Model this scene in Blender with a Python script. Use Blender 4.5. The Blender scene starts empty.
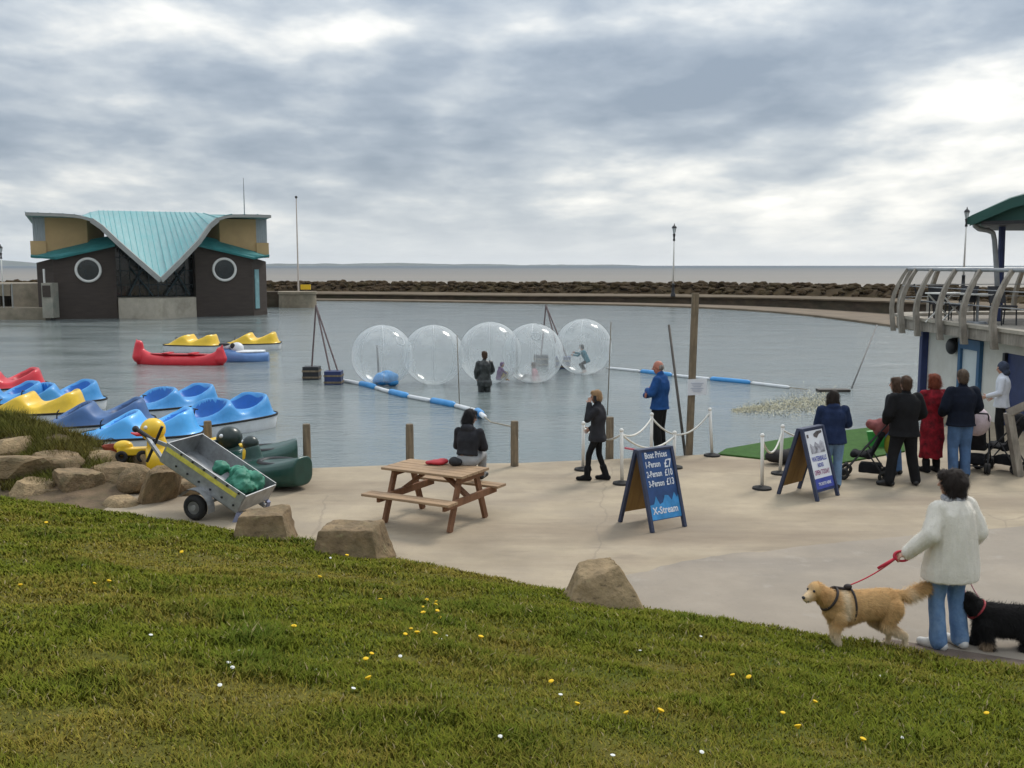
import bpy, bmesh, math, random
import numpy as np
from mathutils import Vector, Matrix, noise as mnoise

random.seed(7)
RNG = np.random.default_rng(11)
V = Vector
R = math.radians
PI = math.pi
scene = bpy.context.scene
COL = scene.collection

# ------------------------------------------------------------------ camera
EYE = V((0.0, 0.0, 3.55))
FPX = 1000.0
PITCH = math.atan(119.0 / 1000.0)
cam_d = bpy.data.cameras.new('camera')
cam = bpy.data.objects.new('camera', cam_d)
COL.objects.link(cam)
cam.location = EYE
cam.rotation_euler = (PI / 2 - PITCH, 0, 0)
cam_d.sensor_width = 36.0
cam_d.lens = FPX / 1024.0 * 36.0
cam_d.clip_start = 0.05
cam_d.clip_end = 40000.0
scene.camera = cam


def ray(px, py):
    u = (px - 512.0) / FPX
    v = (384.0 - py) / FPX
    c, s = math.cos(PITCH), math.sin(PITCH)
    return V((u, c + v * s, -s + v * c))


def G(px, py, z=0.0):
    """point where the sight line through a pixel of the survey photo meets height z"""
    d = ray(px, py)
    t = (z - EYE.z) / d.z
    return EYE + d * t


def AT(px, py, Y):
    d = ray(px, py)
    return EYE + d * (Y / d.y)


# ------------------------------------------------------------------ materials
MATS = {}


def new_mat(name):
    m = bpy.data.materials.new(name)
    m.use_nodes = True
    nt = m.node_tree
    return m, nt, nt.nodes['Principled BSDF'], nt.nodes, nt.links


def mat(name, col, rough=0.7, var=0.18, scale=6.0, bump=0.0, bscale=40.0, metal=0.0, spec=0.4,
        dirt=None, dirt_scale=2.0, dirt_amt=0.5, stretch=(1, 1, 1), coat=0.0, tr=0.0):
    """procedural surface: a base colour broken up by noise, optional dirt patches and bump"""
    if name in MATS:
        return MATS[name]
    m, nt, b, N, L = new_mat(name)
    tc = N.new('ShaderNodeTexCoord')
    mp = N.new('ShaderNodeMapping')
    mp.inputs['Scale'].default_value = stretch
    L.new(tc.outputs['Object'], mp.inputs['Vector'])
    n1 = N.new('ShaderNodeTexNoise')
    n1.inputs['Scale'].default_value = scale
    n1.inputs['Detail'].default_value = 6
    n1.inputs['Roughness'].default_value = 0.62
    L.new(mp.outputs['Vector'], n1.inputs['Vector'])
    cr = N.new('ShaderNodeValToRGB')
    c = np.array(col[:3])
    lo, hi = c * (1 - var), np.minimum(c * (1 + var), 0.95)
    cr.color_ramp.elements[0].position = 0.3
    cr.color_ramp.elements[1].position = 0.7
    cr.color_ramp.elements[0].color = (*lo, 1)
    cr.color_ramp.elements[1].color = (*hi, 1)
    L.new(n1.outputs['Fac'], cr.inputs['Fac'])
    out = cr.outputs['Color']
    if dirt is not None:
        n2 = N.new('ShaderNodeTexNoise')
        n2.inputs['Scale'].default_value = dirt_scale
        n2.inputs['Detail'].default_value = 8
        n2.inputs['Roughness'].default_value = 0.7
        L.new(tc.outputs['Object'], n2.inputs['Vector'])
        r2 = N.new('ShaderNodeValToRGB')
        r2.color_ramp.elements[0].position = 0.45
        r2.color_ramp.elements[1].position = 0.68
        r2.color_ramp.elements[0].color = (0, 0, 0, 1)
        r2.color_ramp.elements[1].color = (dirt_amt,) * 3 + (1,)
        L.new(n2.outputs['Fac'], r2.inputs['Fac'])
        mx = N.new('ShaderNodeMix')
        mx.data_type = 'RGBA'
        mx.inputs[7].default_value = (*dirt, 1)
        L.new(r2.outputs['Color'], mx.inputs[0])
        L.new(out, mx.inputs[6])
        out = mx.outputs[2]
    L.new(out, b.inputs['Base Color'])
    b.inputs['Roughness'].default_value = rough
    b.inputs['Metallic'].default_value = metal
    b.inputs['Specular IOR Level'].default_value = spec
    b.inputs['Coat Weight'].default_value = coat
    if bump > 0:
        n3 = N.new('ShaderNodeTexNoise')
        n3.inputs['Scale'].default_value = bscale
        n3.inputs['Detail'].default_value = 5
        L.new(mp.outputs['Vector'], n3.inputs['Vector'])
        bp = N.new('ShaderNodeBump')
        bp.inputs['Strength'].default_value = bump
        bp.inputs['Distance'].default_value = 0.02
        L.new(n3.outputs['Fac'], bp.inputs['Height'])
        L.new(bp.outputs['Normal'], b.inputs['Normal'])
    MATS[name] = m
    return m


def mat_attr(name, rough=0.8, spec=0.2, trans=0.0):
    m, nt, b, N, L = new_mat(name)
    a = N.new('ShaderNodeAttribute')
    a.attribute_name = 'Col'
    L.new(a.outputs['Color'], b.inputs['Base Color'])
    b.inputs['Roughness'].default_value = rough
    b.inputs['Specular IOR Level'].default_value = spec
    MATS[name] = m
    return m


# ------------------------------------------------------------------ mesh builder
class MB:
    def __init__(self):
        self.v = []
        self.f = []
        self.m = []

    def add(self, vs, fs, mi=0):
        o = len(self.v)
        self.v.extend(tuple(p) for p in vs)
        self.f.extend(tuple(i + o for i in q) for q in fs)
        self.m.extend([mi] * len(fs))

    def box(self, c, s, rot=None, mi=0):
        hx, hy, hz = s[0] / 2, s[1] / 2, s[2] / 2
        vs = [V((x, y, z)) for z in (-hz, hz) for y in (-hy, hy) for x in (-hx, hx)]
        if rot is not None:
            vs = [rot @ p for p in vs]
        c = V(c)
        vs = [p + c for p in vs]
        fs = [(0, 2, 3, 1), (4, 5, 7, 6), (0, 1, 5, 4), (2, 6, 7, 3), (0, 4, 6, 2), (1, 3, 7, 5)]
        self.add(vs, fs, mi)

    def beam(self, p0, p1, w, h, up=(0, 0, 1), mi=0, bev=0.0):
        p0, p1 = V(p0), V(p1)
        d = (p1 - p0)
        L = d.length
        d.normalize()
        up = V(up)
        sx = d.cross(up)
        if sx.length < 1e-4:
            sx = d.cross(V((0, 1, 0)))
        sx.normalize()
        uz = sx.cross(d)
        b = min(bev, w * .4, h * .4)
        if b > 0:
            pr = [(-w/2+b, -h/2), (w/2-b, -h/2), (w/2, -h/2+b), (w/2, h/2-b), (w/2-b, h/2), (-w/2+b, h/2), (-w/2, h/2-b), (-w/2, -h/2+b)]
        else:
            pr = [(-w/2, -h/2), (w/2, -h/2), (w/2, h/2), (-w/2, h/2)]
        n = len(pr)
        vs = [p0 + sx * a + uz * c for a, c in pr] + [p1 + sx * a + uz * c for a, c in pr]
        fs = [(i, (i + 1) % n, n + (i + 1) % n, n + i) for i in range(n)]
        fs += [tuple(range(n - 1, -1, -1)), tuple(range(n, 2 * n))]
        self.add(vs, fs, mi)

    def tube(self, pts, r, n=8, mi=0, caps=True):
        pts = [V(p) for p in pts]
        rs = r if isinstance(r, (list, tuple)) else [r] * len(pts)
        vs, fs = [], []
        prev = None
        for i, p in enumerate(pts):
            a = pts[max(i - 1, 0)]
            b = pts[min(i + 1, len(pts) - 1)]
            d = (b - a).normalized()
            if prev is None:
                sx = d.cross(V((0, 0, 1)))
                if sx.length < 0.05:
                    sx = d.cross(V((0, 1, 0)))
            else:
                sx = prev - d * prev.dot(d)
            sx.normalize()
            prev = sx
            sy = d.cross(sx)
            for k in range(n):
                t = 2 * PI * k / n
                vs.append(p + (sx * math.cos(t) + sy * math.sin(t)) * rs[i])
        for i in range(len(pts) - 1):
            for k in range(n):
                fs.append((i * n + k, i * n + (k + 1) % n, (i + 1) * n + (k + 1) % n, (i + 1) * n + k))
        if caps:
            fs.append(tuple(range(n - 1, -1, -1)))
            m = (len(pts) - 1) * n
            fs.append(tuple(range(m, m + n)))
        self.add(vs, fs, mi)

    def cap(self, p0, r0, p1, r1, n=12, mi=0):
        """tapered capsule"""
        p0, p1 = V(p0), V(p1)
        d = p1 - p0
        L = d.length
        if L < 1e-5:
            return self.ell(p0, (r0, r0, r0), mi=mi)
        d.normalize()
        pts, rs = [], []
        for k in range(4):
            a = PI / 2 * (1 - k / 4)
            pts.append(p0 - d * r0 * math.sin(a)); rs.append(max(r0 * math.cos(a), r0 * .05))
        pts.append(p0); rs.append(r0)
        pts.append(p1); rs.append(r1)
        for k in range(1, 5):
            a = PI / 2 * k / 4
            pts.append(p1 + d * r1 * math.sin(a)); rs.append(max(r1 * math.cos(a), r1 * .05))
        self.tube(pts, rs, n, mi)

    def ell(self, c, r, rot=None, nu=16, nv=10, mi=0):
        c = V(c)
        if not hasattr(r, '__len__'):
            r = (r, r, r)
        vs = [V((0, 0, -r[2]))]
        for i in range(1, nv):
            a = -PI / 2 + PI * i / nv
            for k in range(nu):
                t = 2 * PI * k / nu
                vs.append(V((r[0] * math.cos(a) * math.cos(t), r[1] * math.cos(a) * math.sin(t), r[2] * math.sin(a))))
        vs.append(V((0, 0, r[2])))
        if rot is not None:
            vs = [rot @ p for p in vs]
        vs = [p + c for p in vs]
        fs = [(0, 1 + (k + 1) % nu, 1 + k) for k in range(nu)]
        for i in range(nv - 2):
            o = 1 + i * nu
            fs += [(o + k, o + (k + 1) % nu, o + nu + (k + 1) % nu, o + nu + k) for k in range(nu)]
        o = 1 + (nv - 2) * nu
        t = len(vs) - 1
        fs += [(o + k, o + (k + 1) % nu, t) for k in range(nu)]
        self.add(vs, fs, mi)

    def loft(self, secs, n=18, mi=0, power=2.0):
        """secs: (centre, axis x, rx, axis y, ry): closed superelliptic loft"""
        vs, fs = [], []
        for c, ax, rx, ay, ry in secs:
            c, ax, ay = V(c), V(ax), V(ay)
            for k in range(n):
                t = 2 * PI * k / n
                ct, st = math.cos(t), math.sin(t)
                e = 2.0 / power
                x = math.copysign(abs(ct) ** e, ct) * rx
                y = math.copysign(abs(st) ** e, st) * ry
                vs.append(c + ax * x + ay * y)
        for i in range(len(secs) - 1):
            for k in range(n):
                fs.append((i * n + k, i * n + (k + 1) % n, (i + 1) * n + (k + 1) % n, (i + 1) * n + k))
        fs.append(tuple(range(n - 1, -1, -1)))
        m = (len(secs) - 1) * n
        fs.append(tuple(range(m, m + n)))
        self.add(vs, fs, mi)

    def lathe(self, c, prof, n=20, mi=0, rot=None):
        """prof: (radius, z) list, revolved about z"""
        c = V(c)
        vs, fs = [], []
        for r, z in prof:
            for k in range(n):
                t = 2 * PI * k / n
                p = V((r * math.cos(t), r * math.sin(t), z))
                if rot is not None:
                    p = rot @ p
                vs.append(c + p)
        for i in range(len(prof) - 1):
            for k in range(n):
                fs.append((i * n + k, i * n + (k + 1) % n, (i + 1) * n + (k + 1) % n, (i + 1) * n + k))
        if prof[0][0] > 1e-4:
            fs.append(tuple(range(n - 1, -1, -1)))
        m = (len(prof) - 1) * n
        if prof[-1][0] > 1e-4:
            fs.append(tuple(range(m, m + n)))
        self.add(vs, fs, mi)

    def prism(self, poly, z0, z1, mi=0):
        n = len(poly)
        vs = [V((p[0], p[1], z0)) for p in poly] + [V((p[0], p[1], z1)) for p in poly]
        fs = [(i, (i + 1) % n, n + (i + 1) % n, n + i) for i in range(n)]
        fs += [tuple(range(n - 1, -1, -1)), tuple(range(n, 2 * n))]
        self.add(vs, fs, mi)

    def slab(self, quad, nrm, t, mi=0):
        """flat polygon given thickness t along -nrm"""
        nrm = V(nrm).normalized()
        q = [V(p) for p in quad]
        n = len(q)
        vs = q + [p - nrm * t for p in q]
        fs = [tuple(range(n)), tuple(range(2 * n - 1, n - 1, -1))]
        fs += [(i, n + i, n + (i + 1) % n, (i + 1) % n) for i in range(n)]
        self.add(vs, fs, mi)

    def torus(self, c, R0, r, rot=None, n=32, k=10, mi=0, sx=1.0, sy=1.0):
        c = V(c)
        vs, fs = [], []
        for i in range(n):
            a = 2 * PI * i / n
            for j in range(k):
                b = 2 * PI * j / k
                p = V(((R0 + r * math.cos(b)) * math.cos(a) * sx, (R0 + r * math.cos(b)) * math.sin(a) * sy, r * math.sin(b)))
                if rot is not None:
                    p = rot @ p
                vs.append(c + p)
        for i in range(n):
            for j in range(k):
                fs.append((i * k + j, ((i + 1) % n) * k + j, ((i + 1) % n) * k + (j + 1) % k, i * k + (j + 1) % k))
        self.add(vs, fs, mi)

    def grid(self, P, mi=0, flip=False):
        """P[i][j] points"""
        ni, nj = len(P), len(P[0])
        vs = [p for row in P for p in row]
        fs = []
        for i in range(ni - 1):
            for j in range(nj - 1):
                q = (i * nj + j, i * nj + j + 1, (i + 1) * nj + j + 1, (i + 1) * nj + j)
                fs.append(q[::-1] if flip else q)
        self.add(vs, fs, mi)

    def mesh(self, name):
        me = bpy.data.meshes.new(name)
        me.from_pydata([tuple(p) for p in self.v], [], self.f)
        me.polygons.foreach_set('material_index', self.m)
        bm = bmesh.new()
        bm.from_mesh(me)
        bmesh.ops.recalc_face_normals(bm, faces=bm.faces)
        bm.to_mesh(me)
        bm.free()
        return me

    def build(self, name, mats, parent=None, smooth=False, auto=None):
        me = self.mesh(name)
        return link(name, me, mats, parent, smooth, auto)


def link(name, me, mats, parent=None, smooth=False, auto=None):
    if not isinstance(mats, (list, tuple)):
        mats = [mats]
    for m in mats:
        me.materials.append(m)
    if smooth or auto:
        me.polygons.foreach_set('use_smooth', [True] * len(me.polygons))
        if auto:
            try:
                me.set_sharp_from_angle(angle=R(auto))
            except Exception:
                pass
    o = bpy.data.objects.new(name, me)
    COL.objects.link(o)
    if parent is not None:
        o.parent = parent
    return o


def fuse(mb, voxel, smooth=3, fac=0.5, folds=0.0, fscale=7.0, stretch=(1, 1, 0.45), seed=0.0):
    """all the pieces of mb melted into one continuous surface"""
    me = mb.mesh('tmp')
    o = bpy.data.objects.new('tmp', me)
    COL.objects.link(o)
    md = o.modifiers.new('r', 'REMESH')
    md.mode = 'VOXEL'
    md.voxel_size = voxel
    md.use_smooth_shade = True
    if smooth:
        sm = o.modifiers.new('s', 'SMOOTH')
        sm.factor = fac
        sm.iterations = smooth
    dg = bpy.context.evaluated_depsgraph_get()
    out = bpy.data.meshes.new_from_object(o.evaluated_get(dg))
    bpy.data.objects.remove(o)
    bpy.data.meshes.remove(me)
    out.materials.clear()
    if folds > 0:
        n = len(out.vertices)
        co = np.zeros(n * 3)
        no = np.zeros(n * 3)
        out.vertices.foreach_get('co', co)
        out.vertices.foreach_get('normal', no)
        co, no = co.reshape(-1, 3), no.reshape(-1, 3)
        q = co * fscale * np.array(stretch) + np.array([seed, 0, 0])
        a = np.array([mnoise.noise(r) * 0.7 + mnoise.noise(r * 2.3) * 0.3 for r in map(V, q.tolist())])
        out.vertices.foreach_set('co', (co + no * (a * folds)[:, None]).ravel())
    out.update()
    return out


# ------------------------------------------------------------------ scene bookkeeping
def tag(o, label, cat, group=None):
    o['label'] = label
    o['category'] = cat
    if group:
        o['group'] = group
    return o


def thing(name, label, cat, loc=(0, 0, 0), rz=0.0, group=None):
    o = bpy.data.objects.new(name, None)
    COL.objects.link(o)
    o.empty_display_size = 0.2
    o.location = loc
    o.rotation_euler = (0, 0, rz)
    return tag(o, label, cat, group)


def struct(o):
    o['kind'] = 'structure'
    return o


def stuff(o):
    o['kind'] = 'stuff'
    return o


def copy_tree(o, parent=None, loc=None, rz=None, label=None):
    c = o.copy()
    COL.objects.link(c)
    if parent is not None:
        c.parent = parent
    if loc is not None:
        c.location = loc
    if rz is not None:
        c.rotation_euler = (0, 0, rz)
    if label:
        c['label'] = label
    for ch in list(o.children):
        copy_tree(ch, c)
    return c


def swap_mats(o, table):
    """give a copied thing its own colours: mesh data copied, materials exchanged by name"""
    for ob in [o] + list(o.children_recursive):
        if ob.type == 'MESH' and any(m and m.name in table for m in ob.data.materials):
            ob.data = ob.data.copy()
            for i, m in enumerate(ob.data.materials):
                if m.name in table:
                    ob.data.materials[i] = table[m.name]


def vnoise(x, y, seed=0):
    """value noise on numpy arrays, 0..1"""
    xi = np.floor(x).astype(np.int64)
    yi = np.floor(y).astype(np.int64)
    fx, fy = x - xi, y - yi
    fx = fx * fx * (3 - 2 * fx)
    fy = fy * fy * (3 - 2 * fy)

    def h(a, b):
        n = (a * 374761393 + b * 668265263 + seed * 144665) & 0x7fffffff
        n = ((n ^ (n >> 13)) * 1274126177) & 0x7fffffff
        return ((n ^ (n >> 16)) & 0xffff) / 65535.0
    return (h(xi, yi) * (1 - fx) + h(xi + 1, yi) * fx) * (1 - fy) + (h(xi, yi + 1) * (1 - fx) + h(xi + 1, yi + 1) * fx) * fy


def fbm(x, y, seed=0, o=4):
    s, a, t = 0, 0.5, 0
    for i in range(o):
        s = s + a * vnoise(x * 2 ** i + i * 17.3, y * 2 ** i - i * 9.1, seed + i)
        t += a
        a *= 0.5
    return s / t


def catmull(pts, per=8):
    out = []
    n = len(pts)
    for i in range(n - 1):
        p0 = pts[max(i - 1, 0)]; p1 = pts[i]; p2 = pts[i + 1]; p3 = pts[min(i + 2, n - 1)]
        for k in range(per):
            t = k / per
            out.append([0.5 * ((2 * b) + (-a + c) * t + (2 * a - 5 * b + 4 * c - d) * t * t + (-a + 3 * b - 3 * c + d) * t ** 3)
                        for a, b, c, d in zip(p0, p1, p2, p3)])
    out.append(list(pts[-1]))
    return out
# ------------------------------------------------------------------ light, sky
SUN_EL, SUN_AZ = R(48), R(38)          # azimuth measured clockwise from +Y
sun_d = bpy.data.lights.new('sun', 'SUN')
sun = bpy.data.objects.new('sun', sun_d)
COL.objects.link(sun)
sun_d.energy = 1.9
sun_d.angle = R(15)
sun_d.color = (1.0, 0.95, 0.87)
sd = V((math.sin(SUN_AZ) * math.cos(SUN_EL), math.cos(SUN_AZ) * math.cos(SUN_EL), math.sin(SUN_EL)))
sun.rotation_euler = sd.to_track_quat('Z', 'Y').to_euler()

world = bpy.data.worlds.new("World")
scene.world = world
world.use_nodes = True


def build_sky():
    nt = world.node_tree
    N, L = nt.nodes, nt.links
    bg = N['Background']

    def val(x):
        return x

    def M(op, a, b=None, c=None, clamp=False):
        n = N.new('ShaderNodeMath')
        n.operation = op
        n.use_clamp = clamp
        for i, s in enumerate((a, b, c)):
            if s is None:
                continue
            if isinstance(s, (int, float)):
                n.inputs[i].default_value = s
            else:
                L.new(s, n.inputs[i])
        return n.outputs[0]
    tc = N.new('ShaderNodeTexCoord')
    sp = N.new('ShaderNodeSeparateXYZ')
    L.new(tc.outputs['Generated'], sp.inputs[0])
    ay = M('MAXIMUM', M('ABSOLUTE', sp.outputs['Y']), 0.2)
    u = M('DIVIDE', sp.outputs['X'], ay)
    v = M('MAXIMUM', M('DIVIDE', sp.outputs['Z'], ay), 0.0)
    # the cloud deck recedes towards the horizon, so its lumps flatten there
    q = M('DIVIDE', 1.0, M('ADD', v, 0.34))
    cx = N.new('ShaderNodeCombineXYZ')
    L.new(M('MULTIPLY', u, q), cx.inputs[0])
    L.new(M('MULTIPLY', q, 1.35), cx.inputs[1])

    def noise(scale, detail, rough, dist, off):
        mp = N.new('ShaderNodeMapping')
        mp.inputs['Location'].default_value = off
        L.new(cx.outputs[0], mp.inputs[0])
        n = N.new('ShaderNodeTexNoise')
        n.inputs['Scale'].default_value = scale
        n.inputs['Detail'].default_value = detail
        n.inputs['Roughness'].default_value = rough
        n.inputs['Distortion'].default_value = dist
        L.new(mp.outputs[0], n.inputs[0])
        return n.outputs[0]
    n1 = noise(2.0, 3, 0.45, 0.1, (5.1, 2.2, 0.4))
    n2 = noise(4.4, 9, 0.51, 0.1, (0.3, 5.2, 1.9))
    n3 = noise(8.5, 8, 0.55, 0.1, (2.3, 1.2, 4.9))

    def gauss(u0, v0, su, sv, amp, tilt=0.0):
        du = M('SUBTRACT', u, u0)
        a = M('DIVIDE', du, su)
        dv = M('SUBTRACT', M('SUBTRACT', v, v0), M('MULTIPLY', du, tilt))
        b = M('DIVIDE', dv, sv)
        e = M('ADD', M('MULTIPLY', a, a), M('MULTIPLY', b, b))
        return M('MULTIPLY', M('POWER', 2.718, M('MULTIPLY', e, -1.0)), amp)
    f = M('MULTIPLY', M('SUBTRACT', n1, 0.5), 0.95)
    f = M('ADD', f, M('MULTIPLY', M('SUBTRACT', n2, 0.5), 1.3))
    f = M('ADD', f, M('MULTIPLY', M('SUBTRACT', n3, 0.5), 0.42))
    f = M('ADD', f, 0.45)
    for g in ((0.03, 0.128, 0.24, 0.028, -0.22, 0.05), (0.26, 0.205, 0.28, 0.05, -0.24, 0.14), (0.3, 0.085, 0.1, 0.012, -.2), (-0.02, 0.175, 0.2, 0.03, -0.10), (0.46, 0.11, 0.22, 0.065, 0.25, 0.3),
              (0.24, 0.055, 0.26, 0.028, 0.26, 0.05), (-0.42, 0.075, 0.13, 0.018, 0.30), (-0.46, 0.235, 0.10, 0.028, 0.34),
              (-0.16, 0.228, 0.08, 0.020, 0.34), (-0.05, 0.085, 0.12, 0.02, -0.18), (0.46, 0.175, 0.1, 0.03, 0.26, 0.3), (-0.25, 0.16, 0.1, 0.018, 0.14),
              (-0.30, 0.10, 0.14, 0.02, -0.08), (0.0, 0.22, 0.05, 0.02, 0.12)):
        f = M('ADD', f, gauss(*g))
    cr = N.new('ShaderNodeValToRGB')
    el = cr.color_ramp.elements
    el[0].position = 0.05
    el[0].color = (0.235, 0.285, 0.35, 1)
    el[1].position = 1.0
    el[1].color = (0.97, 0.95, 0.885, 1)
    for p, c in ((0.30, (0.325, 0.375, 0.435)), (0.52, (0.47, 0.51, 0.545)), (0.75, (0.72, 0.725, 0.705))):
        e = el.new(p)
        e.color = (*c, 1)
    L.new(f, cr.inputs[0])
    # smooth veil close to the horizon
    hz = M('POWER', 2.718, M('MULTIPLY', v, -26.0))
    hc = N.new('ShaderNodeMix')
    hc.data_type = 'RGBA'
    hc.inputs[6].default_value = (0.66, 0.72, 0.76, 1)
    hc.inputs[7].default_value = (0.97, 0.98, 0.96, 1)
    L.new(M('MULTIPLY_ADD', u, 0.9, 0.5, clamp=True), hc.inputs[0])
    mx = N.new('ShaderNodeMix')
    mx.data_type = 'RGBA'
    L.new(M('MULTIPLY', hz, 0.92), mx.inputs[0])
    L.new(cr.outputs[0], mx.inputs[6])
    L.new(hc.outputs[2], mx.inputs[7])
    # overcast sky is brighter overhead
    up = M('MULTIPLY', M('MAXIMUM', sp.outputs['Z'], 0.0), 1.0)
    gain = M('MULTIPLY_ADD', M('POWER', up, 1.3), 1.7, 1.06)
    gain = M('MULTIPLY', gain, 10.0)
    vm = N.new('ShaderNodeVectorMath')
    vm.operation = 'SCALE'
    L.new(mx.outputs[2], vm.inputs[0])
    L.new(gain, vm.inputs['Scale'])
    sky = N.new('ShaderNodeTexSky')
    sky.sky_type = 'NISHITA'
    sky.sun_disc = False
    sky.sun_elevation = SUN_EL
    sky.sun_rotation = SUN_AZ
    fin = N.new('ShaderNodeMix')
    fin.data_type = 'RGBA'
    fin.inputs[0].default_value = 0.06
    L.new(vm.outputs[0], fin.inputs[6])
    L.new(sky.outputs[0], fin.inputs[7])
    L.new(fin.outputs[2], bg.inputs[0])
    bg.inputs[1].default_value = 0.1


build_sky()
scene.view_settings.view_transform = 'Standard'
scene.view_settings.look = 'None'
scene.view_settings.exposure = 0.12
scene.view_settings.gamma = 1.0
scene.cycles.max_bounces = 10
scene.cycles.transparent_max_bounces = 24
scene.cycles.caustics_reflective = False
scene.cycles.caustics_refractive = False

WATER_Z = -0.45

# ------------------------------------------------------------------ materials of the setting
concrete = mat('quay_concrete', (0.355, 0.288, 0.200), 0.88, 0.22, 0.7, 0.3, 60, dirt=(0.25, 0.21, 0.17), dirt_scale=0.42, dirt_amt=0.55)
tarmac = mat('tarmac', (0.295, 0.248, 0.195), 0.9, 0.14, 1.1, 0.35, 180, dirt=(0.24, 0.21, 0.175), dirt_scale=0.6, dirt_amt=0.5)
stone = mat('weathered_stone', (0.225, 0.155, 0.085), 0.9, 0.45, 3.6, 1.0, 18, dirt=(0.12, 0.10, 0.05), dirt_scale=2.2, dirt_amt=0.7)
stone_tan = mat('tan_stone', (0.31, 0.22, 0.12), 0.9, 0.4, 3.2, 1.0, 18, dirt=(0.17, 0.13, 0.07), dirt_scale=1.8, dirt_amt=0.7)
dark_rock = mat('dark_wet_rock', (0.054, 0.036, 0.020), 0.95, 0.5, 0.9, 0.8, 3, spec=.08, dirt=(0.065, 0.052, 0.022), dirt_scale=0.35, dirt_amt=0.6)
wall_stone = mat('causeway_wall_stone', (0.065, 0.046, 0.03), 0.9, 0.5, 0.8, 0.6, 4, dirt=(0.05, 0.05, 0.025), dirt_scale=0.25, dirt_amt=0.8, stretch=(1, 1, 3))
ledge_mat = mat('ledge_concrete', (0.165, 0.125, 0.085), 0.95, 0.22, 0.7, 0.3, 10, dirt=(0.12, 0.095, 0.065), dirt_scale=0.2, dirt_amt=0.7)
earth = mat('earth', (0.125, 0.085, 0.05), 0.95, 0.4, 3.0, 0.9, 22, dirt=(0.065, 0.058, 0.022), dirt_scale=1.6, dirt_amt=0.8)
kerb_mat = mat('kerb_stone', (0.135, 0.10, 0.078), 0.9, 0.25, 5, 0.5, 50)


def weather(m, specs):
    """lay more stains over an existing surface: (kind, scale, stretch, lo, hi, colour, amount)"""
    nt = m.node_tree
    N, L = nt.nodes, nt.links
    b = N['Principled BSDF']
    for kind, sc, st, lo, hi, col, amt in specs:
        tc = N.new('ShaderNodeTexCoord')
        mp = N.new('ShaderNodeMapping')
        mp.inputs['Scale'].default_value = st
        mp.inputs['Rotation'].default_value = (0, 0, .12)
        L.new(tc.outputs['Object'], mp.inputs[0])
        if kind == 'crack':
            # wander the cell edges so they read as cracks
            nz = N.new('ShaderNodeTexNoise')
            nz.inputs['Scale'].default_value = 1.4
            nz.inputs['Detail'].default_value = 5
            L.new(mp.outputs[0], nz.inputs[0])
            mxv = N.new('ShaderNodeMix')
            mxv.data_type = 'VECTOR'
            mxv.inputs[0].default_value = .25
            L.new(mp.outputs[0], mxv.inputs[4])
            L.new(nz.outputs['Color'], mxv.inputs[5])
            t = N.new('ShaderNodeTexVoronoi')
            t.feature = 'DISTANCE_TO_EDGE'
            t.inputs['Scale'].default_value = sc
            L.new(mxv.outputs[1], t.inputs[0])
            src = t.outputs['Distance']
        else:
            t = N.new('ShaderNodeTexNoise')
            t.inputs['Scale'].default_value = sc
            t.inputs['Detail'].default_value = 9
            t.inputs['Roughness'].default_value = .66
            L.new(mp.outputs[0], t.inputs[0])
            src = t.outputs[0]
        r = N.new('ShaderNodeMapRange')
        r.inputs[1].default_value = lo
        r.inputs[2].default_value = hi
        r.inputs[3].default_value = amt if kind == 'crack' else 0
        r.inputs[4].default_value = 0 if kind == 'crack' else amt
        L.new(src, r.inputs[0])
        mx = N.new('ShaderNodeMix')
        mx.data_type = 'RGBA'
        mx.inputs[7].default_value = (*col, 1)
        old = b.inputs['Base Color'].links[0].from_socket
        L.new(r.outputs[0], mx.inputs[0])
        L.new(old, mx.inputs[6])
        L.new(mx.outputs[2], b.inputs['Base Color'])


weather(concrete, [('stain', .35, (.35, 1.5, 1), .47, .70, (.205, .155, .108), .85), ('stain', 1.6, (.6, 1.6, 1), .56, .72, (.19, .15, .11), .5),
                   ('stain', 22, (1, 1, 1), .60, .70, (.20, .17, .13), .4), ('crack', .22, (1, 1, 1), .0, .0035, (.20, .16, .12), .45)])
weather(tarmac, [('stain', .5, (.3, 1.6, 1), .52, .72, (.20, .175, .15), .6), ('stain', 30, (1, 1, 1), .60, .68, (.17, .155, .14), .5), ('stain', 2.2, (1, 1, 1), .58, .66, (.36, .32, .27), .4)])
for m_ in (stone, stone_tan):
    weather(m_, [('stain', 5.5, (1, 1, 1), .60, .68, (.30, .26, .13), .45), ('stain', 9, (1, 1, 2.5), .58, .68, (.075, .05, .028), .8)])
pier_mat = mat('pier_concrete', (0.27, 0.225, 0.165), 0.9, 0.25, 1.2, 0.4, 12, dirt=(0.12, 0.11, 0.07), dirt_scale=0.5, dirt_amt=0.7)


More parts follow.
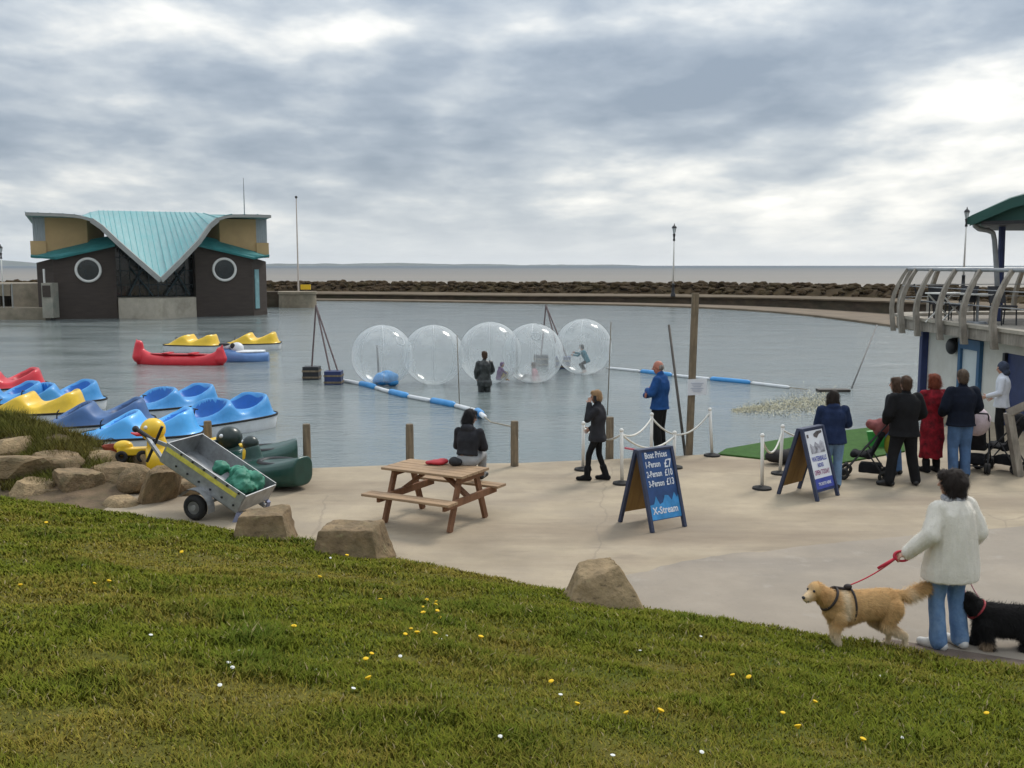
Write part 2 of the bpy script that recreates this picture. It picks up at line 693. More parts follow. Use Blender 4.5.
def water_mat():
    m, nt, b, N, L = new_mat('pool_water')
    b.inputs['Base Color'].default_value = (0.085, 0.125, 0.135, 1)
    b.inputs['Roughness'].default_value = 0.09
    b.inputs['IOR'].default_value = 1.33
    tc = N.new('ShaderNodeTexCoord')

    def nz(scale, det, st, rot=0.3):
        mp = N.new('ShaderNodeMapping')
        mp.inputs['Scale'].default_value = st
        mp.inputs['Rotation'].default_value = (0, 0, rot)
        L.new(tc.outputs['Object'], mp.inputs[0])
        n = N.new('ShaderNodeTexNoise')
        n.inputs['Scale'].default_value = scale
        n.inputs['Detail'].default_value = det
        n.inputs['Roughness'].default_value = 0.6
        L.new(mp.outputs[0], n.inputs[0])
        return n.outputs[0]
    a = nz(2.3, 6, (1.0, 1.8, 1.0), 0.15)
    c = nz(0.16, 3, (1, 2.2, 1), -0.2)
    # wind patches: the ripples come and go
    pr = N.new('ShaderNodeMapRange')
    pr.inputs[1].default_value = 0.35
    pr.inputs[2].default_value = 0.65
    pr.inputs[3].default_value = 0.35
    pr.inputs[4].default_value = 1.0
    L.new(c, pr.inputs[0])
    mu = N.new('ShaderNodeMath')
    mu.operation = 'MULTIPLY'
    L.new(a, mu.inputs[0])
    L.new(pr.outputs[0], mu.inputs[1])
    bp = N.new('ShaderNodeBump')
    bp.inputs['Strength'].default_value = 0.62
    bp.inputs['Distance'].default_value = 0.12
    L.new(mu.outputs[0], bp.inputs['Height'])
    L.new(bp.outputs[0], b.inputs['Normal'])
    cr = N.new('ShaderNodeValToRGB')
    cr.color_ramp.elements[0].color = (0.135, 0.165, 0.163, 1)
    cr.color_ramp.elements[1].color = (0.215, 0.24, 0.235, 1)
    cr.color_ramp.elements[0].position = 0.35
    cr.color_ramp.elements[1].position = 0.65
    L.new(c, cr.inputs[0])
    L.new(cr.outputs[0], b.inputs['Base Color'])
    return m


WATER = water_mat()


def sea_mat():
    m, nt, b, N, L = new_mat('sea_water')
    b.inputs['Roughness'].default_value = 0.6
    b.inputs['IOR'].default_value = 1.33
    b.inputs['Specular IOR Level'].default_value = 0.12
    tc = N.new('ShaderNodeTexCoord')
    sp = N.new('ShaderNodeSeparateXYZ')
    L.new(tc.outputs['Object'], sp.inputs[0])
    mp = N.new('ShaderNodeMapping')
    mp.inputs['Scale'].default_value = (0.0015, 0.012, 1)
    L.new(tc.outputs['Object'], mp.inputs[0])
    n = N.new('ShaderNodeTexNoise')
    n.inputs['Scale'].default_value = 1.0
    n.inputs['Detail'].default_value = 6
    L.new(mp.outputs[0], n.inputs[0])
    r = N.new('ShaderNodeMapRange')
    r.inputs[1].default_value = 350
    r.inputs[2].default_value = 2600
    L.new(sp.outputs['Y'], r.inputs[0])
    ad = N.new('ShaderNodeMath')
    ad.operation = 'MULTIPLY_ADD'
    ad.inputs[1].default_value = 0.45
    L.new(n.outputs[0], ad.inputs[0])
    s2 = N.new('ShaderNodeMath')
    s2.operation = 'SUBTRACT'
    s2.inputs[1].default_value = 0.22
    L.new(r.outputs[0], s2.inputs[0])
    L.new(s2.outputs[0], ad.inputs[2])
    cr = N.new('ShaderNodeValToRGB')
    cr.color_ramp.elements[0].color = (0.235, 0.215, 0.19, 1)
    cr.color_ramp.elements[1].color = (0.075, 0.10, 0.12, 1)
    L.new(ad.outputs[0], cr.inputs[0])
    L.new(cr.outputs[0], b.inputs['Base Color'])
    bp = N.new('ShaderNodeBump')
    bp.inputs['Strength'].default_value = 0.4
    n2 = N.new('ShaderNodeTexNoise')
    n2.inputs['Scale'].default_value = 0.5
    n2.inputs['Detail'].default_value = 4
    L.new(tc.outputs['Object'], n2.inputs[0])
    L.new(n2.outputs[0], bp.inputs['Height'])
    L.new(bp.outputs[0], b.inputs['Normal'])
    return m


# ------------------------------------------------------------------ sea, tidal flats, hills
SEA_Z = -2.4
b = MB()
ring = [(9000 * math.cos(2 * PI * k / 64), 9000 * math.sin(2 * PI * k / 64), SEA_Z) for k in range(64)]
b.add(ring, [tuple(range(64))])
struct(b.build('sea', sea_mat()))

sand = mat('tidal_sand', (0.235, 0.205, 0.17), 0.9, 0.25, 0.02, dirt=(0.17, 0.16, 0.145), dirt_scale=0.008, dirt_amt=0.8, stretch=(0.25, 1, 1))
b = MB()
nx = 60
P = [[V((-700 + 1800 * i / nx, 60 - (0.25 * (-700 + 1800 * i / nx) if i < 24 else 0) * 0, SEA_Z + 0.06)) for i in range(nx + 1)],
     [V((-700 + 1800 * i / nx, 330 + 110 * (fbm(np.array([i * 0.17]), np.array([3.3]), 5)[0] - .5) * 2, SEA_Z + 0.06)) for i in range(nx + 1)]]
b.grid(P)
struct(b.build('tidal_flats', sand))

hill_mat = mat('far_hills', (0.06, 0.075, 0.06), 0.95, 0.3, 0.002)
b = MB()
for (u0, u1, Y, H, sd_) in ((-1.0, -0.44, 7600, 62, 3), (-0.28, 0.02, 7900, 26, 8), (0.0, 0.13, 8200, 12, 12)):
    n = 70
    rows = []
    for k, w in ((-260, 0.0), (-120, .75), (0, 1.0), (160, .6), (300, 0.0)):
        row = []
        for i in range(n + 1):
            t = i / n
            u = u0 + (u1 - u0) * t
            env = min(1, 5 * t, 5 * (1 - t)) ** 0.7
            h = H * env * (0.55 + 0.9 * (fbm(np.array([t * 9.0]), np.array([0.5]), sd_)[0] - .25)) * w
            row.append(V((u * Y, Y + k, SEA_Z - 0.5 + max(h, 0))))
        rows.append(row)
    b.grid(rows)
struct(b.build('hills', hill_mat, smooth=True))

# ------------------------------------------------------------------ pool water
CTRL = [  # px, distance of the waterline, ledge depth, wall top, path depth, riprap top
    (-900, 128, 2.2, 0.30, 10, 1.40), (-300, 122, 2.2, 0.30, 10, 1.4), (0, 118, 2.2, 0.30, 10, 1.42), (310, 113, 2.2, 0.30, 10, 1.44), (500, 105, 2.5, 0.32, 10, 1.5),
    (620, 99, 3.4, 0.42, 9, 1.6), (720, 91, 4.6, 0.55, 8, 1.68), (800, 80, 6, 0.7, 7, 1.75), (880, 66.7, 7.3, 0.83, 6, 1.81),
    (960, 56, 7.3, 0.85, 6, 1.81), (1080, 46, 7.3, 0.85, 6, 1.81), (1400, 38, 7.3, 0.85, 6, 1.81)]
cw = []
for px, Y, led, wt, pth, rr in CTRL:
    cw.append([(px - 512) / 1000.0 * Y, Y, led, wt, pth, rr])
cw = catmull(cw, 8)
CW = []
for i, c in enumerate(cw):
    a = cw[max(i - 1, 0)]
    d = cw[min(i + 1, len(cw) - 1)]
    t = V((d[0] - a[0], d[1] - a[1], 0)).normalized()
    nrm = V((-t.y, t.x, 0))
    if nrm.y < 0:
        nrm = -nrm
    CW.append((V((c[0], c[1], 0)), nrm, c[2], c[3], c[4], c[5]))


def cw_strip(name, prof, m, smooth=False):
    bb = MB()
    rows = []
    for p, nrm, led, wt, pth, rr in CW:
        rows.append([p + nrm * o + V((0, 0, z)) for o, z in prof(led, wt, pth, rr)])
    bb.grid(rows)
    return bb.build(name, m, smooth=smooth)


struct(cw_strip('causeway_ledge', lambda l, w, p, r: [(0, -1.4), (0, -0.32), (0.15, -0.26), (l + .3, -0.25)], ledge_mat))
o = cw_strip('causeway_wall', lambda l, w, p, r: [(l, -0.9), (l + 0.12, w - .12), (l + 0.9, w - .121)], wall_stone)
tag(o, 'low dark stone sea wall curving round the far side of the pool', 'wall')
prom_mat = mat('promenade_paving', (0.15, 0.118, 0.082), 0.95, 0.25, 0.6, 0.3, 10, spec=.1, dirt=(0.09, 0.07, 0.05), dirt_scale=0.2, dirt_amt=0.7)
struct(cw_strip('promenade', lambda l, w, p, r: [(l - .12, w - .12), (l - .12, w), (l + p, w), (l + p, w - 1.6)], prom_mat))
struct(cw_strip('riprap_bank', lambda l, w, p, r: [(l + p - 0.6, w - .3), (l + p + 1.2, r - .45), (l + p + 4, r - .35), (l + p + 9, SEA_Z - .3)], dark_rock))

b = MB()
poly = [V((c[0].x + c[1].x * 3, c[0].y + c[1].y * 3, WATER_Z)) for c in CW]
poly = [V((-190, 131, WATER_Z))] + poly + [V((60, 16, WATER_Z)), V((60, 14, WATER_Z)), V((-190, 14, WATER_Z))]
b.add(poly, [tuple(range(len(poly)))])
struct(b.build('water', WATER))


def rock_mesh(seed, sub=3, planes=11, rough=0.05, flat=0.25):
    """angular boulder of about unit radius"""
    rs = random.Random(seed)
    bm = bmesh.new()
    bmesh.ops.create_icosphere(bm, subdivisions=sub, radius=1.0)
    pl = []
    for _ in range(planes):
        d = V((rs.gauss(0, 1), rs.gauss(0, 1), rs.gauss(0, .8))).normalized()
        pl.append((d, rs.uniform(.58, .9)))
    pl.append((V((0, 0, -1)), .6))
    pl.append((V((rs.uniform(-.2, .2), rs.uniform(-.2, .2), 1)).normalized(), rs.uniform(.6, .75)))
    for v in bm.verts:
        d = v.co.normalized()
        r = 1.0
        for n, h in pl:
            c = d.dot(n)
            if c > .05:
                r = min(r, h / c)
        r += rough * (mnoise.noise(d * 2.5 + V((seed, 0, 0))) + .5 * mnoise.noise(d * 7 + V((0, seed, 0))))
        v.co = d * r
    me = bpy.data.meshes.new('rock')
    bm.to_mesh(me)
    bm.free()
    return me


def scatter_rocks(name, items, seeds, m, sub=1):
    """one mass of stones: items = (point, size xyz, rot z)"""
    protos = []
    for s in seeds:
        me = rock_mesh(s, sub, 9, .07)
        vs = np.array([v.co[:] for v in me.vertices])
        fs = np.array([p.vertices[:] for p in me.polygons])
        protos.append((vs, fs))
        bpy.data.meshes.remove(me)
    AV, AF, off = [], [], 0
    for k, (p, s, rz) in enumerate(items):
        vs, fs = protos[k % len(protos)]
        c, sn = math.cos(rz), math.sin(rz)
        w = vs * np.array(s)
        w = np.stack([w[:, 0] * c - w[:, 1] * sn, w[:, 0] * sn + w[:, 1] * c, w[:, 2]], 1) + np.array(p)
        AV.append(w)
        AF.append(fs + off)
        off += len(vs)
    me = bpy.data.meshes.new(name)
    me.from_pydata(np.concatenate(AV).tolist(), [], np.concatenate(AF).tolist())
    return link(name, me, m)


items = []
rs = random.Random(4)
for i in range(len(CW) - 1):
    p, nrm, led, wt, pth, rr = CW[i]
    p2 = CW[i + 1][0]
    seg = (p2 - p).length
    if p.x < -75 or p.x > 40:
        continue
    n = int(seg * 18)
    for k in range(n):
        t = rs.random()
        q = p.lerp(p2, t)
        o_ = rs.uniform(-.8, 5.5)
        base = wt + (rr - wt) * min(1, max(0, (o_ + .8) / 2.2))
        s = rs.uniform(.18, .55)
        z = base - .10 - rs.uniform(0, .35)
        items.append(((q + nrm * (led + pth + o_))[:2] + (z,), (s * 1.25, s, s * rs.uniform(.6, .95)), rs.uniform(0, 6)))
stuff(scatter_rocks('riprap', items, range(20, 32), dark_rock, 2))

# ------------------------------------------------------------------ quay, path, grass bank
toe_px = [(1900, 790), (1500, 735), (1200, 697), (1024, 669), (900, 649), (840, 638), (760, 625), (640, 607), (560, 591), (390, 557), (250, 533), (120, 513), (0, 499), (-150, 483), (-400, 462), (-900, 430)]
toe = sorted([(G(x, y).x, G(x, y).y) for x, y in toe_px])
toe = [(toe[0][0] - 60, toe[0][1] + 22)] + toe + [(toe[-1][0] + 60, toe[-1][1] - 28)]
TX = np.array([t[0] for t in toe])
TY = np.array([t[1] for t in toe])


def toe_y(x):
    return np.interp(x, TX, TY)


def bank_z(x, y):
    x = np.asarray(x, float)
    y = np.asarray(y, float)
    d = (toe_y(x) - y) / 1.127
    z = np.where(d > 0, 0.203 * d, 0.5 * d)
    z = np.where(z > 1.9, 1.9 + (z - 1.9) * 0.25, z)
    lump = (fbm(x * 0.9 + 40, y * 0.9 + 40, 3) - .5) * 0.16 + (fbm(x * 3.1 + 40, y * 3.1 + 70, 9, 3) - .5) * 0.05
    return z + lump * np.clip(d * 0.8, 0, 1)


def turf_colour(x, y):
    """0 green .. 1 straw, smooth patches"""
    a = fbm(x * 0.55 + 11, y * 0.8 + 3, 21)
    c = fbm(x * 1.6 + 5, y * 2.6 + 13, 31)
    return np.clip((a - .5) * 2.0 + (c - .5) * 1.8 + 0.35, 0, 1)


def build_bank():
    xs = np.concatenate([np.linspace(-45, -14, 32), np.linspace(-13.8, 8, 190), np.linspace(8.4, 60, 40)])
    ts = np.concatenate([[-.5, -.15], np.linspace(0, 1, 120) ** 1.15])
    X, T = np.meshgrid(xs, ts, indexing='ij')
    ty = toe_y(X)
    Y = np.where(T < 0, ty - T, ty + (-9.0 - ty) * np.clip(T, 0, 1))
    Z = bank_z(X, Y)
    Z = np.where(T < 0, T * 0.6, Z)
    vs = np.stack([X, Y, Z], -1).reshape(-1, 3)
    ni, nj = X.shape
    idx = np.arange(ni * nj).reshape(ni, nj)
    fs = np.stack([idx[:-1, :-1], idx[1:, :-1], idx[1:, 1:], idx[:-1, 1:]], -1).reshape(-1, 4)
    me = bpy.data.meshes.new('grass_bank')
    me.from_pydata(vs.tolist(), [], fs.tolist())
    ca = me.color_attributes.new('Col', 'FLOAT_COLOR', 'POINT')
    s = turf_colour(vs[:, 0], vs[:, 1])[:, None]
    f = fbm(vs[:, 0] * 8, vs[:, 1] * 8, 77, 3)[:, None]
    c = np.array([0.062, 0.078, 0.010]) * (1 - s) + np.array([0.105, 0.092, 0.020]) * s
    c = c * (0.7 + .6 * f)
    ca.data.foreach_set('color', np.concatenate([c, np.ones((len(c), 1))], 1).astype(np.float32).ravel())
    o = link('grass_bank', me, mat_attr('turf_soil', 0.95, 0.1), smooth=True)
    bm = bmesh.new()
    bm.from_mesh(me)
    bmesh.ops.recalc_face_normals(bm, faces=bm.faces)
    bm.to_mesh(me)
    bm.free()
    return struct(o)


build_bank()


def build_grass():
    """short rough turf: single blades, denser near the eye"""
    N0 = 860000
    # sample in polar form round the viewpoint, area weighting toned down with distance
    r = 2.2 + (19.0 - 2.2) * RNG.random(N0) ** 1.25
    a = RNG.uniform(R(-46), R(46), N0)
    x, y = r * np.sin(a), r * np.cos(a)
    d = (toe_y(x) - y) / 1.127
    keep = (d > -0.05) & (RNG.random(N0) < 0.35 + 1.0 * fbm(x * 4.3, y * 4.3, 55, 3))
    x, y, d, r = x[keep], y[keep], d[keep], r[keep]
    n = len(x)
    z = bank_z(x, y)
    tuft = fbm(x * 1.7 + 9, y * 1.7 + 2, 41, 4)
    fine = vnoise(x * 9, y * 9, 43)
    s = turf_colour(x, y)
    h = (0.014 + 0.056 * np.clip((tuft - .38) * 2.2, 0, 1) * (0.4 + fine) + 0.022 * RNG.random(n)) * (1.15 - .45 * s)
    wid = (0.0017 + 0.0007 * r) * (0.7 + .6 * RNG.random(n)) * .72
    th = RNG.uniform(0, 2 * PI, n)
    lean = RNG.uniform(0.25, 1.3, n) * h
    lx, ly = np.cos(th) * lean, np.sin(th) * lean
    wx, wy = -np.sin(th + RNG.normal(0, .5, n)) * wid, np.cos(th) * wid
    vs = np.zeros((n, 5, 3), np.float32)
    base = np.stack([x, y, z - .006], 1)
    for k, (sg, t, hh, w) in enumerate(((-1, 0, 0, 1), (1, 0, 0, 1), (1, .38, .62, .8), (-1, .38, .62, .8))):
        vs[:, k, 0] = base[:, 0] + lx * t + wx * sg * w
        vs[:, k, 1] = base[:, 1] + ly * t + wy * sg * w
        vs[:, k, 2] = base[:, 2] + h * hh
    vs[:, 4, 0] = base[:, 0] + lx
    vs[:, 4, 1] = base[:, 1] + ly
    vs[:, 4, 2] = base[:, 2] + h * .95
    me = bpy.data.meshes.new('grass')
    me.vertices.add(n * 5)
    me.vertices.foreach_set('co', vs.ravel())
    loops = np.zeros((n, 7), np.int32)
    b0 = (np.arange(n) * 5)[:, None]
    loops[:, :4] = b0 + np.array([0, 1, 2, 3])
    loops[:, 4:] = b0 + np.array([3, 2, 4])
    me.loops.add(n * 7)
    me.loops.foreach_set('vertex_index', loops.ravel())
    me.polygons.add(n * 2)
    st = np.zeros((n, 2), np.int32)
    st[:, 0] = np.arange(n) * 7
    st[:, 1] = st[:, 0] + 4
    me.polygons.foreach_set('loop_start', st.ravel())
    tt = np.tile(np.array([4, 3], np.int32), n)
    try:
        me.polygons.foreach_set('loop_total', tt)
    except Exception:
        pass
    me.update(calc_edges=True)
    straw = np.clip(s * 0.75 + RNG.normal(0, .22, n), 0, 1)[:, None]
    lush = np.clip((tuft - .5) * 3, 0, 1)[:, None]
    g1 = np.array([0.152, 0.172, 0.018])
    g2 = np.array([0.090, 0.128, 0.016])
    y1 = np.array([0.27, 0.205, 0.042])
    c = (g1 * (1 - lush) + g2 * lush) * (1 - straw) + y1 * straw
    c = c * RNG.uniform(.72, 1.25, (n, 1))
    dead = RNG.random(n) < .022
    c[dead] = np.array([0.34, 0.27, 0.14])
    col = np.concatenate([c, np.ones((n, 1))], 1).astype(np.float32)
    col = np.repeat(col[:, None, :], 5, 1)
    ca = me.color_attributes.new('Col', 'FLOAT_COLOR', 'POINT')
    ca.data.foreach_set('color', col.ravel())
    o = link('grass', me, mat_attr('grass_blade', 0.9, 0.04))
    tag(o, 'short rough green and straw coloured grass on the bank', 'grass')
    return stuff(o)


build_grass()

edge_px = [(60, 486), (140, 478), (215, 471), (300, 468.5), (420, 464), (520, 463), (590, 460), (650, 457.5), (720, 453.5), (800, 447), (880, 436), (945, 427)]
EDGE = [G(x, y) for x, y in edge_px]
b = MB()
poly = [V((-45, 17.6, 0))] + [V((p.x, p.y, 0)) for p in EDGE] + [V((10.9, 23.4, 0)), V((11.05, 26.4, 0)), V((22, 27.0, 0)), V((60, 27, 0)), V((60, -3, 0)), V((-45, -3, 0))]
b.prism([(p.x, p.y) for p in poly], -1.3, 0.0)
struct(b.build('quay', concrete))

bd_px = [(1700, 470), (1300, 503), (1024, 526), (900, 537), (770, 550), (690, 561), (620, 577), (560, 589)]
pp = [G(x, y) for x, y in bd_px]
b = MB()
low = [[p.x, p.y] for p in pp]
low = [[a, c + .10 * mnoise.noise(V((a * 1.7, 3, 0))) + .05 * mnoise.noise(V((a * 6, 9, 0)))] for a, c in catmull(low, 10)]
ex = [(x, toe_y(x) - .45) for x in np.linspace(low[-1][0], low[0][0], 30)]
b.add([V((p[0], p[1], 0.004)) for p in low + [(float(a), float(c)) for a, c in ex]], [tuple(range(len(low) + 30))])
struct(b.build('path', tarmac))

b = MB()
xs = np.linspace(3.5, 20, 60)
rows = []
for x in xs:
    y = float(toe_y(x))
    rows.append([V((x + .5 * dd * .46, y + dd * .89, zz)) for dd, zz in ((0.20, 0.0), (0.195, 0.016), (-.06, 0.02), (-.06, 0.0))])
b.grid(rows)
struct(b.build('kerb', kerb_mat))

# ------------------------------------------------------------------ earth bank and rocks on the left
def mound_z(x, y):
    x = np.asarray(x, float)
    y = np.asarray(y, float)
    top = np.interp(x, [-12, -9.6, -8.6, -7.8, -7.0, -6.3, -5.6], [1.0, 0.93, 0.82, 0.60, 0.32, 0.10, -0.1])
    front = np.clip((y - 14.9 + (x + 8) * .45) / 2.3, 0, 1)
    back = np.clip((19.6 - (x + 9) * .25 - y) / 1.9, 0, 1)
    e = front * front * (3 - 2 * front)
    g = back * back * (3 - 2 * back)
    n = (fbm(x * 1.6 + 30, y * 1.6 + 30, 15) - .5) * .34 + (fbm(x * 5 + 30, y * 5 + 30, 16, 3) - .5) * .1
    return (top + n * np.clip(top * 2, 0, 1)) * e * g + (g - 1) * 1.0


xs = np.linspace(-16, -5.2, 90)
ys = np.linspace(14.0, 21, 70)
X, Y = np.meshgrid(xs, ys, indexing='ij')
Z = mound_z(X, Y)
b = MB()
b.grid([[V((X[i, j], Y[i, j], Z[i, j])) for j in range(70)] for i in range(90)])
struct(b.build('earth_bank', earth, smooth=True))


def tufts(name, label, pts, hgt, cols, m, wid=0.006, lean=0.8):
    """loose grassy growth: pts (n,3)"""
    n = len(pts)
    h = hgt * RNG.uniform(.5, 1.2, n)
    th = RNG.uniform(0, 2 * PI, n)
    lx, ly = np.cos(th) * h * lean * RNG.uniform(.3, 1.2, n), np.sin(th) * h * lean * RNG.uniform(.3, 1.2, n)
    px_, py_ = -np.sin(th) * wid, np.cos(th) * wid
    vs = np.zeros((n, 3, 3))
    vs[:, 0] = pts + np.stack([px_, py_, np.zeros(n) - .01], 1)
    vs[:, 1] = pts - np.stack([px_, py_, np.zeros(n) + .01], 1)
    vs[:, 2] = pts + np.stack([lx, ly, h], 1)
    me = bpy.data.meshes.new(name)
    me.from_pydata(vs.reshape(-1, 3).tolist(), [], np.arange(n * 3).reshape(-1, 3).tolist())
    c = cols * RNG.uniform(.65, 1.3, (n, 1))
    ca = me.color_attributes.new('Col', 'FLOAT_COLOR', 'POINT')
    ca.data.foreach_set('color', np.repeat(np.concatenate([c, np.ones((n, 1))], 1).astype(np.float32)[:, None], 3, 1).ravel())
    o = link(name, me, m)
    tag(o, label, 'grass')
    return stuff(o)


n = 60000
x = RNG.uniform(-12.5, -6.2, n)
y = RNG.uniform(15.2, 19.2, n)
g_ = fbm(x * 1.3 + 7, y * 1.3 + 2, 91) + .30 * np.exp(-(((x + 7.35) / .95) ** 2 + ((y - 16.5) / 1.0) ** 2))
kp = (g_ + .12 * (RNG.random(n) - .5) > .44 + .16 * np.clip((x + 7.6) / 1.2, 0, 1) + .1 * np.clip((-9.8 - x) / 1.0, 0, 1)) & (mound_z(x, y) > .05)
x, y = x[kp], y[kp]
st_ = np.clip(fbm(x * 2 + 3, y * 2, 92) * 1.6 - .5, 0, 1)[:, None]
tufts('bank_grass', 'long olive green grass hanging over the rocky earth bank', np.stack([x, y, mound_z(x, y)], 1), 0.17,
      np.array([0.120, 0.125, 0.028]) * (1 - st_) + np.array([0.20, 0.15, 0.05]) * st_, MATS['grass_blade'], 0.007, 1.1)

ROCK_LIST = [  # px, py of the base, distance Y, half sizes, rot, seed, material
    (22, 482, 15.9, (0.62, 0.45, 0.34), .2, 1, 's', 'grey brown rock wedged low in the bank at its left end'),
    (8, 462, 16.6, (0.5, 0.4, 0.3), 1.2, 2, 't', 'tan rock high in the bank above the grey brown one'),
    (78, 494, 15.5, (0.42, 0.34, 0.3), .6, 3, 's', 'small brown rock below the overhanging grass'),
    (118, 486, 16.0, (0.52, 0.36, 0.27), 0.0, 4, 's', 'long flat brown slab lying across the rock pile'),
    (90, 512, 15.0, (0.26, 0.22, 0.15), 1.9, 5, 't', 'little pale rock at the lawn edge under the slab'),
    (122, 511, 14.75, (0.36, 0.26, 0.17), 2.2, 6, 't', 'squat tan rock half sunk in the lawn edge'),
    (160, 506, 14.9, (0.19, 0.30, 0.47), -.5, 7, 's', 'tall slanted slab leaning beside the trailer wheel'),
    (178, 488, 16.3, (0.42, 0.34, 0.24), 1.0, 8, 't', 'rounded reddish tan rock behind the slanted slab'),
    (190, 470, 16.9, (0.42, 0.33, 0.25), 2.7, 9, 's', 'grey boulder under the trailer drawbar'),
    (152, 470, 16.9, (0.4, 0.33, 0.25), 1.7, 10, 't', 'pale rock beside the red bucket'),
    (30, 500, 15.3, (0.40, 0.3, 0.24), .9, 14, 't', 'tan rock at the lawn edge below the left end rock'),
    (56, 476, 16.1, (0.46, 0.34, 0.26), .1, 15, 's', 'dark rock tucked under the grass at the middle of the bank'),
    (100, 470, 16.6, (0.40, 0.3, 0.24), .8, 16, 't', 'brown rock above the flat slab'),
    (140, 490, 15.6, (0.36, 0.3, 0.24), 2.0, 17, 's', 'brown rock between the flat slab and the slanted slab'),
    (190, 497, 15.5, (0.40, 0.3, 0.22), .4, 18, 's', 'reddish rock just behind the trailer wheel'),
    (52, 505, 15.3, (0.34, 0.3, 0.2), .3, 13, 's', 'dark rock at the lawn edge below the grassy overhang'),
]
for px, py, Y, s, rz, seed, mk, lab in ROCK_LIST:
    p = AT(px, py, Y)
    me = rock_mesh(seed + 40, 4, 8, .035)
    o = link('rock', me, stone if mk == 's' else stone_tan)
    o.location = (p.x, p.y, p.z + s[2] * .45)
    o.scale = (s[0] * 1.15, s[1] * 1.15, s[2] * 1.3)
    o.rotation_euler = (0, R(24) if 'slanted' in lab else 0, rz)
    tag(o, lab, 'rock', 'rocks of the bank on the left')


def big_boulder(px, py, w, h, dep, rz, pts_top, seed, label, m):
    """cut block with a flat sloping top; pts_top: outline factors"""
    p = G(px, py)
    bm = bmesh.new()
    rs = random.Random(seed)
    vb, vt = [], []
    for (x, y, hx, hy, hz) in pts_top:
        vb.append(bm.verts.new((x * w / 2, y * dep / 2, -.15)))
        vt.append(bm.verts.new((hx * w / 2, hy * dep / 2, hz * h)))
    n = len(vb)
    for i in range(n):
        bm.faces.new((vb[i], vb[(i + 1) % n], vt[(i + 1) % n], vt[i]))
    bm.faces.new(vt)
    bm.faces.new(vb[::-1])
    bmesh.ops.bevel(bm, geom=bm.edges[:], offset=.035, segments=2, affect='EDGES', profile=.6)
    bmesh.ops.triangulate(bm, faces=bm.faces)
    for _ in range(3):
        bmesh.ops.subdivide_edges(bm, edges=[e for e in bm.edges if e.calc_length() > .05], cuts=1, use_grid_fill=False)
        bmesh.ops.triangulate(bm, faces=bm.faces)
    bm.normal_update()
    for v in bm.verts:
        q = v.co * 3 + V((seed, 0, 0))
        v.co += v.normal * (.035 * mnoise.noise(q) + .018 * mnoise.noise(q * 3.1) + .01 * mnoise.noise(q * 8))
    me = bpy.data.meshes.new('boulder')
    bm.to_mesh(me)
    bm.free()
    o = link('boulder', me, m, smooth=True)
    try:
        me.set_sharp_from_angle(angle=R(38))
    except Exception:
        pass
    o.location = (p.x, p.y, 0)
    o.rotation_euler = (0, 0, rz)
    return tag(o, label, 'boulder', 'boulders along the lawn edge')


block = [(-1, -1, -.72, -.7, .9), (.9, -1, .62, -.75, .95), (1.05, .8, .7, .7, 1.0), (-.9, 1, -.6, .7, .93)]
wedge = [(-1, -.6, -.45, -.35, .62), (-.1, -1.1, .05, -.5, .82), (1.05, -.8, .42, -.2, .98), (.95, .9, .35, .6, 1.0), (-.8, 1, -.3, .6, .86)]
big_boulder(265, 541, .86, .42, .62, .1, block, 3, 'squat grey brown boulder at the lawn edge below the trailer tailgate', stone)
big_boulder(352, 560, 1.0, .46, .62, -.12, block, 5, 'wide flat topped boulder at the lawn edge below the picnic table', stone)
big_boulder(597, 607, 1.04, .50, .70, .1, wedge, 9, 'pale wedge shaped boulder standing alone nearest the blue price board', stone_tan)

# ------------------------------------------------------------------ sea air
def build_haze():
    m = bpy.data.materials.new('sea_haze')
    m.use_nodes = True
    nt = m.node_tree
    nt.nodes.clear()
    out = nt.nodes.new('ShaderNodeOutputMaterial')
    pv = nt.nodes.new('ShaderNodeVolumePrincipled')
    pv.inputs['Color'].default_value = (0.86, 0.90, 0.95, 1)
    pv.inputs['Density'].default_value = 0.00006
    nt.links.new(pv.outputs[0], out.inputs['Volume'])
    mb = MB()
    mb.box((0, 0, 38.0), (19600, 19600, 84.0))
    o = mb.build('haze', m)
    stuff(o)


build_haze()
# ------------------------------------------------------------------ painted, metal and timber surfaces
teal = mat('pale_copper_roof', (0.205, 0.365, 0.37), 0.55, 0.12, 1.2, 0.1, 8, dirt=(0.13, 0.36, 0.37), dirt_scale=.5, dirt_amt=.6, stretch=(6, .4, 1))
teal_dk = mat('dark_copper_roof', (0.035, 0.19, 0.19), 0.55, 0.2, 1.5, 0.1, 8)
brown_clad = mat('brown_cladding', (0.055, 0.041, 0.033), 0.8, 0.2, 1.0, 0.25, 14, stretch=(1, 1, 6))
ochre = mat('ochre_render', (0.50, 0.335, 0.165), 0.85, 0.10, 0.8, 0.1, 20)
grey_trim = mat('grey_trim', (0.30, 0.30, 0.28), 0.6, 0.1, 2)
white_paint = mat('white_paint', (0.72, 0.70, 0.66), 0.55, 0.06, 3, dirt=(0.5, 0.47, 0.4), dirt_scale=3, dirt_amt=.35)
glass_dk = mat('dark_glass', (0.012, 0.018, 0.02), 0.12, 0.3, 1.0, spec=0.6)
glass_pale = mat('pale_window', (0.55, 0.60, 0.60), 0.25, 0.1, 1.0, spec=0.5)
panel_grey = mat('grey_panel', (0.33, 0.36, 0.37), 0.4, 0.15, 2.0, stretch=(8, 8, 1))
plinth_m = mat('plinth_concrete', (0.45, 0.40, 0.32), 0.85, 0.15, 1.2, 0.2, 20, dirt=(0.22, 0.19, 0.14), dirt_scale=.7, dirt_amt=.6)
blue_paint = mat('blue_paint', (0.03, 0.10, 0.20), 0.5, 0.12, 4)
